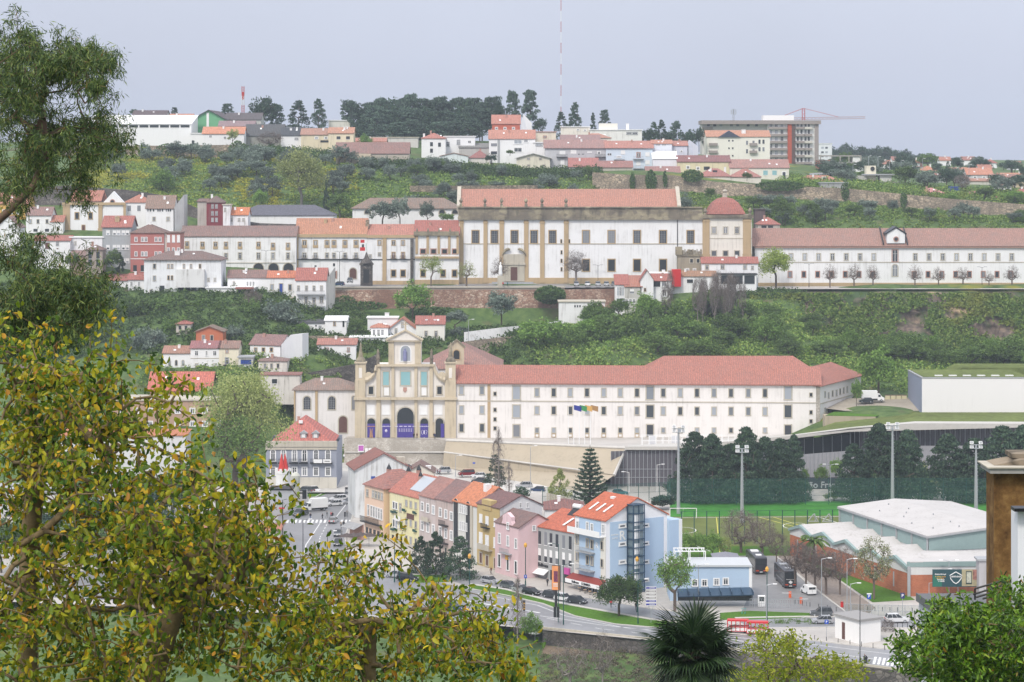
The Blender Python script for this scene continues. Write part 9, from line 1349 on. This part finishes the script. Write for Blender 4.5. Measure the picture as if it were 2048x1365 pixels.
for q in(1,4,6,9):MB().box(q*2+.15,q*2+1.85,-.02,.02,.2,2.9).bd('panel',plain('white mesh panel',(.6,.6,.62),.6),t)
def leaf6(base,dirv,L_,wr,rg,fold=.25):
 n=len(base);d=dirv/np.linalg.norm(dirv,axis=1,keepdims=True);s=np.cross(d,rg.normal(size=(n,3)));s/=np.linalg.norm(s,axis=1,keepdims=True)+1e-9;nn=np.cross(d,s);w=L_*wr
 p=lambda t,k,f:base+d*L_*t+s*w*k+nn*w*f
 V=np.stack([p(0,0,0),p(.28,-.5,fold),p(.68,-.42,fold),p(1,0,-.1),p(.68,.42,fold),p(.28,.5,fold)],1).reshape(-1,3);b_=np.arange(n)[:,None]*6
 return V,np.concatenate([b_+np.array([[0,1,2,3]]),b_+np.array([[0,3,4,5]])],0)
def region(ells,n,D0,D1,rg,per=0,sg=.3):
 if per:
  c,_,_=region(ells,max(4,n//per),D0,D1,rg);p=np.repeat(c,per,0)+rg.normal(size=(len(c)*per,3))*sg*(.6+.8*rg.random((len(c)*per,1)));return p,None,None
 a=np.array([e[2]*e[3]*(e[4]if len(e)>4 else 1)for e in ells],float);k=rg.choice(len(ells),n,p=a/a.sum());E=np.array([e[:4]for e in ells],float)[k];th=rg.random(n)*6.283;r=rg.random(n)**.5
 u=E[:,0]+E[:,2]*r*np.cos(th);v=E[:,1]+E[:,3]*r*np.sin(th);D=rg.uniform(D0,D1,n);return np.stack([(u-1024)*D/F,D,CH-(v-HV)*D/F],1),u,v
def neartree(name,label,cat,rt_,ells,ntip,D0,D1,nl,Lf,wr,mat,bark,seed,cl=.28,droop=.6,base=.0032,expo=.5,parts=True,step=.22,per=0,sg=.3,omat=None,quad=False,spread=1.0,extra=0,maxr=None):
 rg=np.random.default_rng(seed);o=P(*rt_[0]);o=Vector((o.x,o.y,float(tz(o.x,o.y)[0])));t=em_(name,o,0,label,cat);oo=np.array(o);R0=[np.array(o)-[0,0,.3]]+[np.array(P(*p))for p in rt_]
 att,u,v=region(ells,ntip,D0,D1,rg,per,sg);arr,par,r,tips=growtree([tuple(p)for p in R0],att,step,rg,base,expo,.06,maxr);sk=skelmesh('branches',arr-oo,par,r,bark,6);link(bpy.data.objects.new('branches',sk),t)
 tp=arr[tips];n=len(tp)*nl;B=np.repeat(tp,nl,0)+rg.normal(size=(n,3))*cl*.55;d=rg.normal(size=(n,3))*spread;d[:,2]-=droop*1.6;L_=Lf*(.65+.7*rg.random((n,1)))
 if quad:
  dd=d/np.linalg.norm(d,axis=1,keepdims=True);s=np.cross(dd,rg.normal(size=(n,3)));s/=np.linalg.norm(s,axis=1,keepdims=True);V=np.stack([B,B+dd*L_*.5-s*L_*wr*.5,B+dd*L_,B+dd*L_*.5+s*L_*wr*.5],1).reshape(-1,3);f_=np.arange(4*n).reshape(n,4)
 else:V,f_=leaf6(B,d,L_,wr,rg)
 k=300 if parts else 0
 if not quad and k:
  idx=np.argsort(B[:,1])[:n];pick=set(rg.choice(n,k,False).tolist());keep=np.array([i not in pick for i in range(n)]);V3=V.reshape(n,6,3)[keep];m_=len(V3);b_=np.arange(m_)[:,None]*6;V=V3.reshape(-1,3);f_=np.concatenate([b_+np.array([[0,1,2,3]]),b_+np.array([[0,3,4,5]])],0)
  one,ff=leaf6(np.zeros((1,3)),np.array([[1.,0,0]]),np.array([[1.]]),wr,rg);lm=npmesh('leaf',one,ff,omat)
  for i in pick:
   q=bpy.data.objects.new('leaf',lm);q.location=B[i]-oo;q.rotation_mode='QUATERNION';q.rotation_quaternion=Vector(d[i]).to_track_quat('X','Z');s_=float(L_[i,0]);q.scale=(s_,s_,s_);link(q,t)
 fo=link(bpy.data.objects.new('foliage',npmesh('foliage',V-oo,f_,mat)),t);fo['kind']='stuff';return t
ST=[(0,(.02,.05,.01)),(.16,(.05,.11,.012)),(.38,(.13,.22,.014)),(.6,(.27,.31,.015)),(.82,(.48,.40,.018)),(.94,(.60,.36,.02)),(1,(.30,.11,.015))]
M_near=leafm('autumn tree leaves',ST,.35,.5,0,spec=.3,posn=(1.1,.5,.64,(.30,.30,.015)));
def objleaf(name,stops):
 m,n,l,b=newmat(name);oi=n.new('ShaderNodeObjectInfo');r=ramp(n,l,oi.outputs['Random'],stops);l.new(r.outputs[0],b.inputs['Base Color']);b.inputs['Roughness'].default_value=.5;return m
M_nearo=objleaf('autumn tree leaf',ST);M_nb=plain('near bark',(.17,.125,.065),.95,var=.35,scale=9)
EA=[(40,750,75,60),(35,700,45,25,.7),(165,745,90,55),(235,705,45,35),(275,690,22,25,.7),(100,850,120,90),(230,830,90,70,.7),(320,800,42,42),(90,960,120,110),(60,1120,120,130),(60,1290,120,110)]
EB=[(270,930,110,70,.8),(400,905,50,25,.6),(340,1000,120,90),(480,985,60,55),(520,1060,45,60),(250,1080,120,90),(430,1120,110,100),(555,1130,50,70),(280,1230,170,110),(470,1260,130,110),(200,1340,200,60),(560,1230,60,60,.8)]
EC=[(700,1190,48,70),(690,1130,50,25,.9),(768,1100,32,40,.6),(750,1240,70,60),(630,1260,60,70),(835,1230,55,40),(880,1180,42,28,.8),(920,1230,48,50),(850,1300,110,70),(700,1330,160,60),(960,1300,60,45),(1010,1330,60,40),(640,1180,30,40,.5),(1000,1250,30,30,.5),(1060,1350,35,20)]
neartree('foreground_tree','near leafy tree with yellowing leaves and a dark trunk filling the left edge','tree',[(58,1420,42),(56,1250,42),(60,1080,42),(75,930,41.5),(95,840,41)],EA,560,38.5,43,13,.125,.5,M_near,M_nb,201,omat=M_nearo,base=.0078,per=4,sg=.26,cl=.2)
neartree('foreground_tree','near leafy tree with forked brown limbs and yellow-green leaves at lower left centre','tree',[(300,1460,40),(310,1340,40),(352,1200,40),(372,1110,40)],EB,740,37,43,13,.125,.5,M_near,M_nb,202,omat=M_nearo,base=.0075,per=4,sg=.26,cl=.2)
neartree('foreground_tree','near young tree with upright leafy shoots in front of the street and spruces','tree',[(738,1460,39),(738,1330,39),(742,1250,39)],EC,430,37,41.5,12,.12,.45,M_near,M_nb,203,omat=M_nearo,base=.0062,per=4,sg=.2,cl=.18)
EE=[(35,85,60,38),(105,105,60,40),(165,130,50,38),(205,170,36,42),(95,150,60,32,.6),(40,190,40,40,.6),(60,250,70,45,.8),(135,265,50,35,.8),(200,270,45,30,.8),(215,235,20,20,.7),(20,130,40,50,.7),(50,320,70,50),(130,330,60,35,.8),(165,365,30,28),(20,390,35,30,.8)]
EF=[(30,510,60,30),(80,560,70,55),(40,620,80,60),(150,590,60,50),(190,600,24,40),(110,660,60,28,.7),(30,680,50,25,.6)]
LE=[(0,(.02,.045,.018)),(.4,(.06,.105,.03)),(.75,(.13,.19,.045)),(.96,(.22,.27,.07)),(1,(.2,.11,.03))]
M_euc=leafm('eucalyptus leaves',LE,.2,.5,0,spec=.3);M_eb=plain('eucalyptus bark',(.13,.085,.06),.9,var=.35,scale=5)
neartree('eucalyptus','big eucalyptus with drooping narrow leaves hanging against the sky at upper left','eucalyptus',[(-120,1300,50),(-110,900,50),(-90,650,50),(-50,480,50),(15,425,50),(70,370,50),(90,310,50),(85,240,50)],EE,1000,47.5,52,40,.13,.15,M_euc,M_eb,204,cl=.13,per=10,sg=.17,droop=.75,parts=False,quad=True,base=.0028)
neartree('eucalyptus','lower eucalyptus boughs with dark drooping leaves in front of the left-hand houses','eucalyptus',[(-160,1300,49),(-140,900,49),(-100,760,49),(20,705,49),(90,690,49)],EF,560,47,51,46,.13,.16,M_euc,M_eb,205,cl=.14,per=14,sg=.2,droop=.75,parts=False,quad=True,base=.0028)
LR=[(0,(.015,.04,.006)),(.35,(.06,.14,.01)),(.75,(.16,.30,.02)),(.97,(.22,.34,.03)),(1,(.35,.17,.02))]
M_rb=leafm('glossy shrub leaves',LR,.25,.38,0,spec=.45);ER=[(1985,1290,95,70),(2030,1215,40,45),(2010,1340,110,50),(1890,1345,60,30),(1930,1265,45,35),(1815,1275,13,22,1.3),(1828,1320,20,30,1.2),(1868,1255,13,30,1.4),(1862,1310,22,40),(1893,1232,14,22,1.4),(1900,1280,24,40),(1960,1240,30,25,.8)]
neartree('glossy_shrub','near glossy bright green shrub with rosettes of pointed leaves at the bottom right corner','shrub',[(1985,1480,44),(1985,1400,44),(1985,1340,44)],ER,1150,42,47,17,.115,.34,M_rb,M_nb,206,cl=.10,per=5,sg=.14,droop=-.1,omat=objleaf('glossy shrub leaf',LR),base=.0022)
LY=[(0,(.12,.17,.015)),(.5,(.24,.29,.025)),(1,(.40,.41,.05))];M_yg=leafm('yellow-green leaves',LY,.35,.6,0);EY=[(1555,1300,42,16),(1590,1292,30,16),(1530,1272,24,12),(1572,1275,20,12),(1500,1300,18,10),(1630,1335,60,26),(1690,1345,45,20),(1540,1350,55,22),(1480,1355,20,12)]
neartree('young_tree','airy yellow-green young tree between the fan palm and the main road','tree',[(1580,1460,78),(1578,1400,78),(1572,1350,78)],EY,340,75,81,11,.13,.4,M_yg,M_twigd,207,cl=.24,droop=.1,parts=False,base=.004)
LP_=[(0,(.008,.02,.008)),(.6,(.02,.045,.015)),(1,(.05,.085,.03))];M_pf=leafm('fan palm leaf',LP_,.08,.4,.5,spec=.4)
o=P(1385,1500,62);o.z=float(tz(o.x,o.y)[0]);t=em_('fan_palm',o,0,'large dark fan palm with radiating spiky leaves at the bottom centre right','palm');c=P(1383,1312,62)-o;MB().la_([(.22,-.3),(.17,c.z*.6),(.2,c.z-.5),(.32,c.z-.1),(.1,c.z+.1)],9).bd('trunk',plain('palm fibre',(.05,.035,.025),.95,var=.4,scale=8),t)
rp=random.Random(5)
for i in range(54):
 az_=i*2.399+rp.uniform(-.2,.2);el_=R(78-132*((i+.5)/54)**.95+rp.uniform(-8,8));pl_=rp.uniform(.48,.8);dv=Vector((math.cos(az_)*math.cos(el_),math.sin(az_)*math.cos(el_),math.sin(el_)));hub=c+dv*pl_;m_=MB();m_.tu_([c,c+dv*pl_*.5+Vector((0,0,.03)),hub],[.022,.016,.014],4)
 side=dv.cross(Vector((0,0,1))).normalized()if abs(dv.z)<.98 else Vector((1,0,0));up=side.cross(dv).normalized();rl=rp.uniform(.72,.92);ns=30
 for k in range(ns):
  a=R(-125+250*k/(ns-1));d=(dv*math.cos(a)+side*math.sin(a)+up*(-.12-.25*abs(math.sin(a)))).normalized();l2=rl*(.78+.22*math.cos(a*.6))*rp.uniform(.9,1.05);n_=d.cross(up).normalized();w=.030;p0=hub;p1=hub+d*l2*.55;p2=hub+d*l2+Vector((0,0,-.10*l2-(.12 if el_<0 else 0)*rp.random()))
  m_.poly([p0,p1-n_*w+up*.012,p2,p1]);m_.poly([p0,p1,p2,p1+n_*w+up*.012])
 m_.bd('frond',M_pf,t)
print('objects',len(bpy.data.objects),'tris',sum(len(o.data.polygons)*2 for o in bpy.data.objects if o.type=='MESH'))
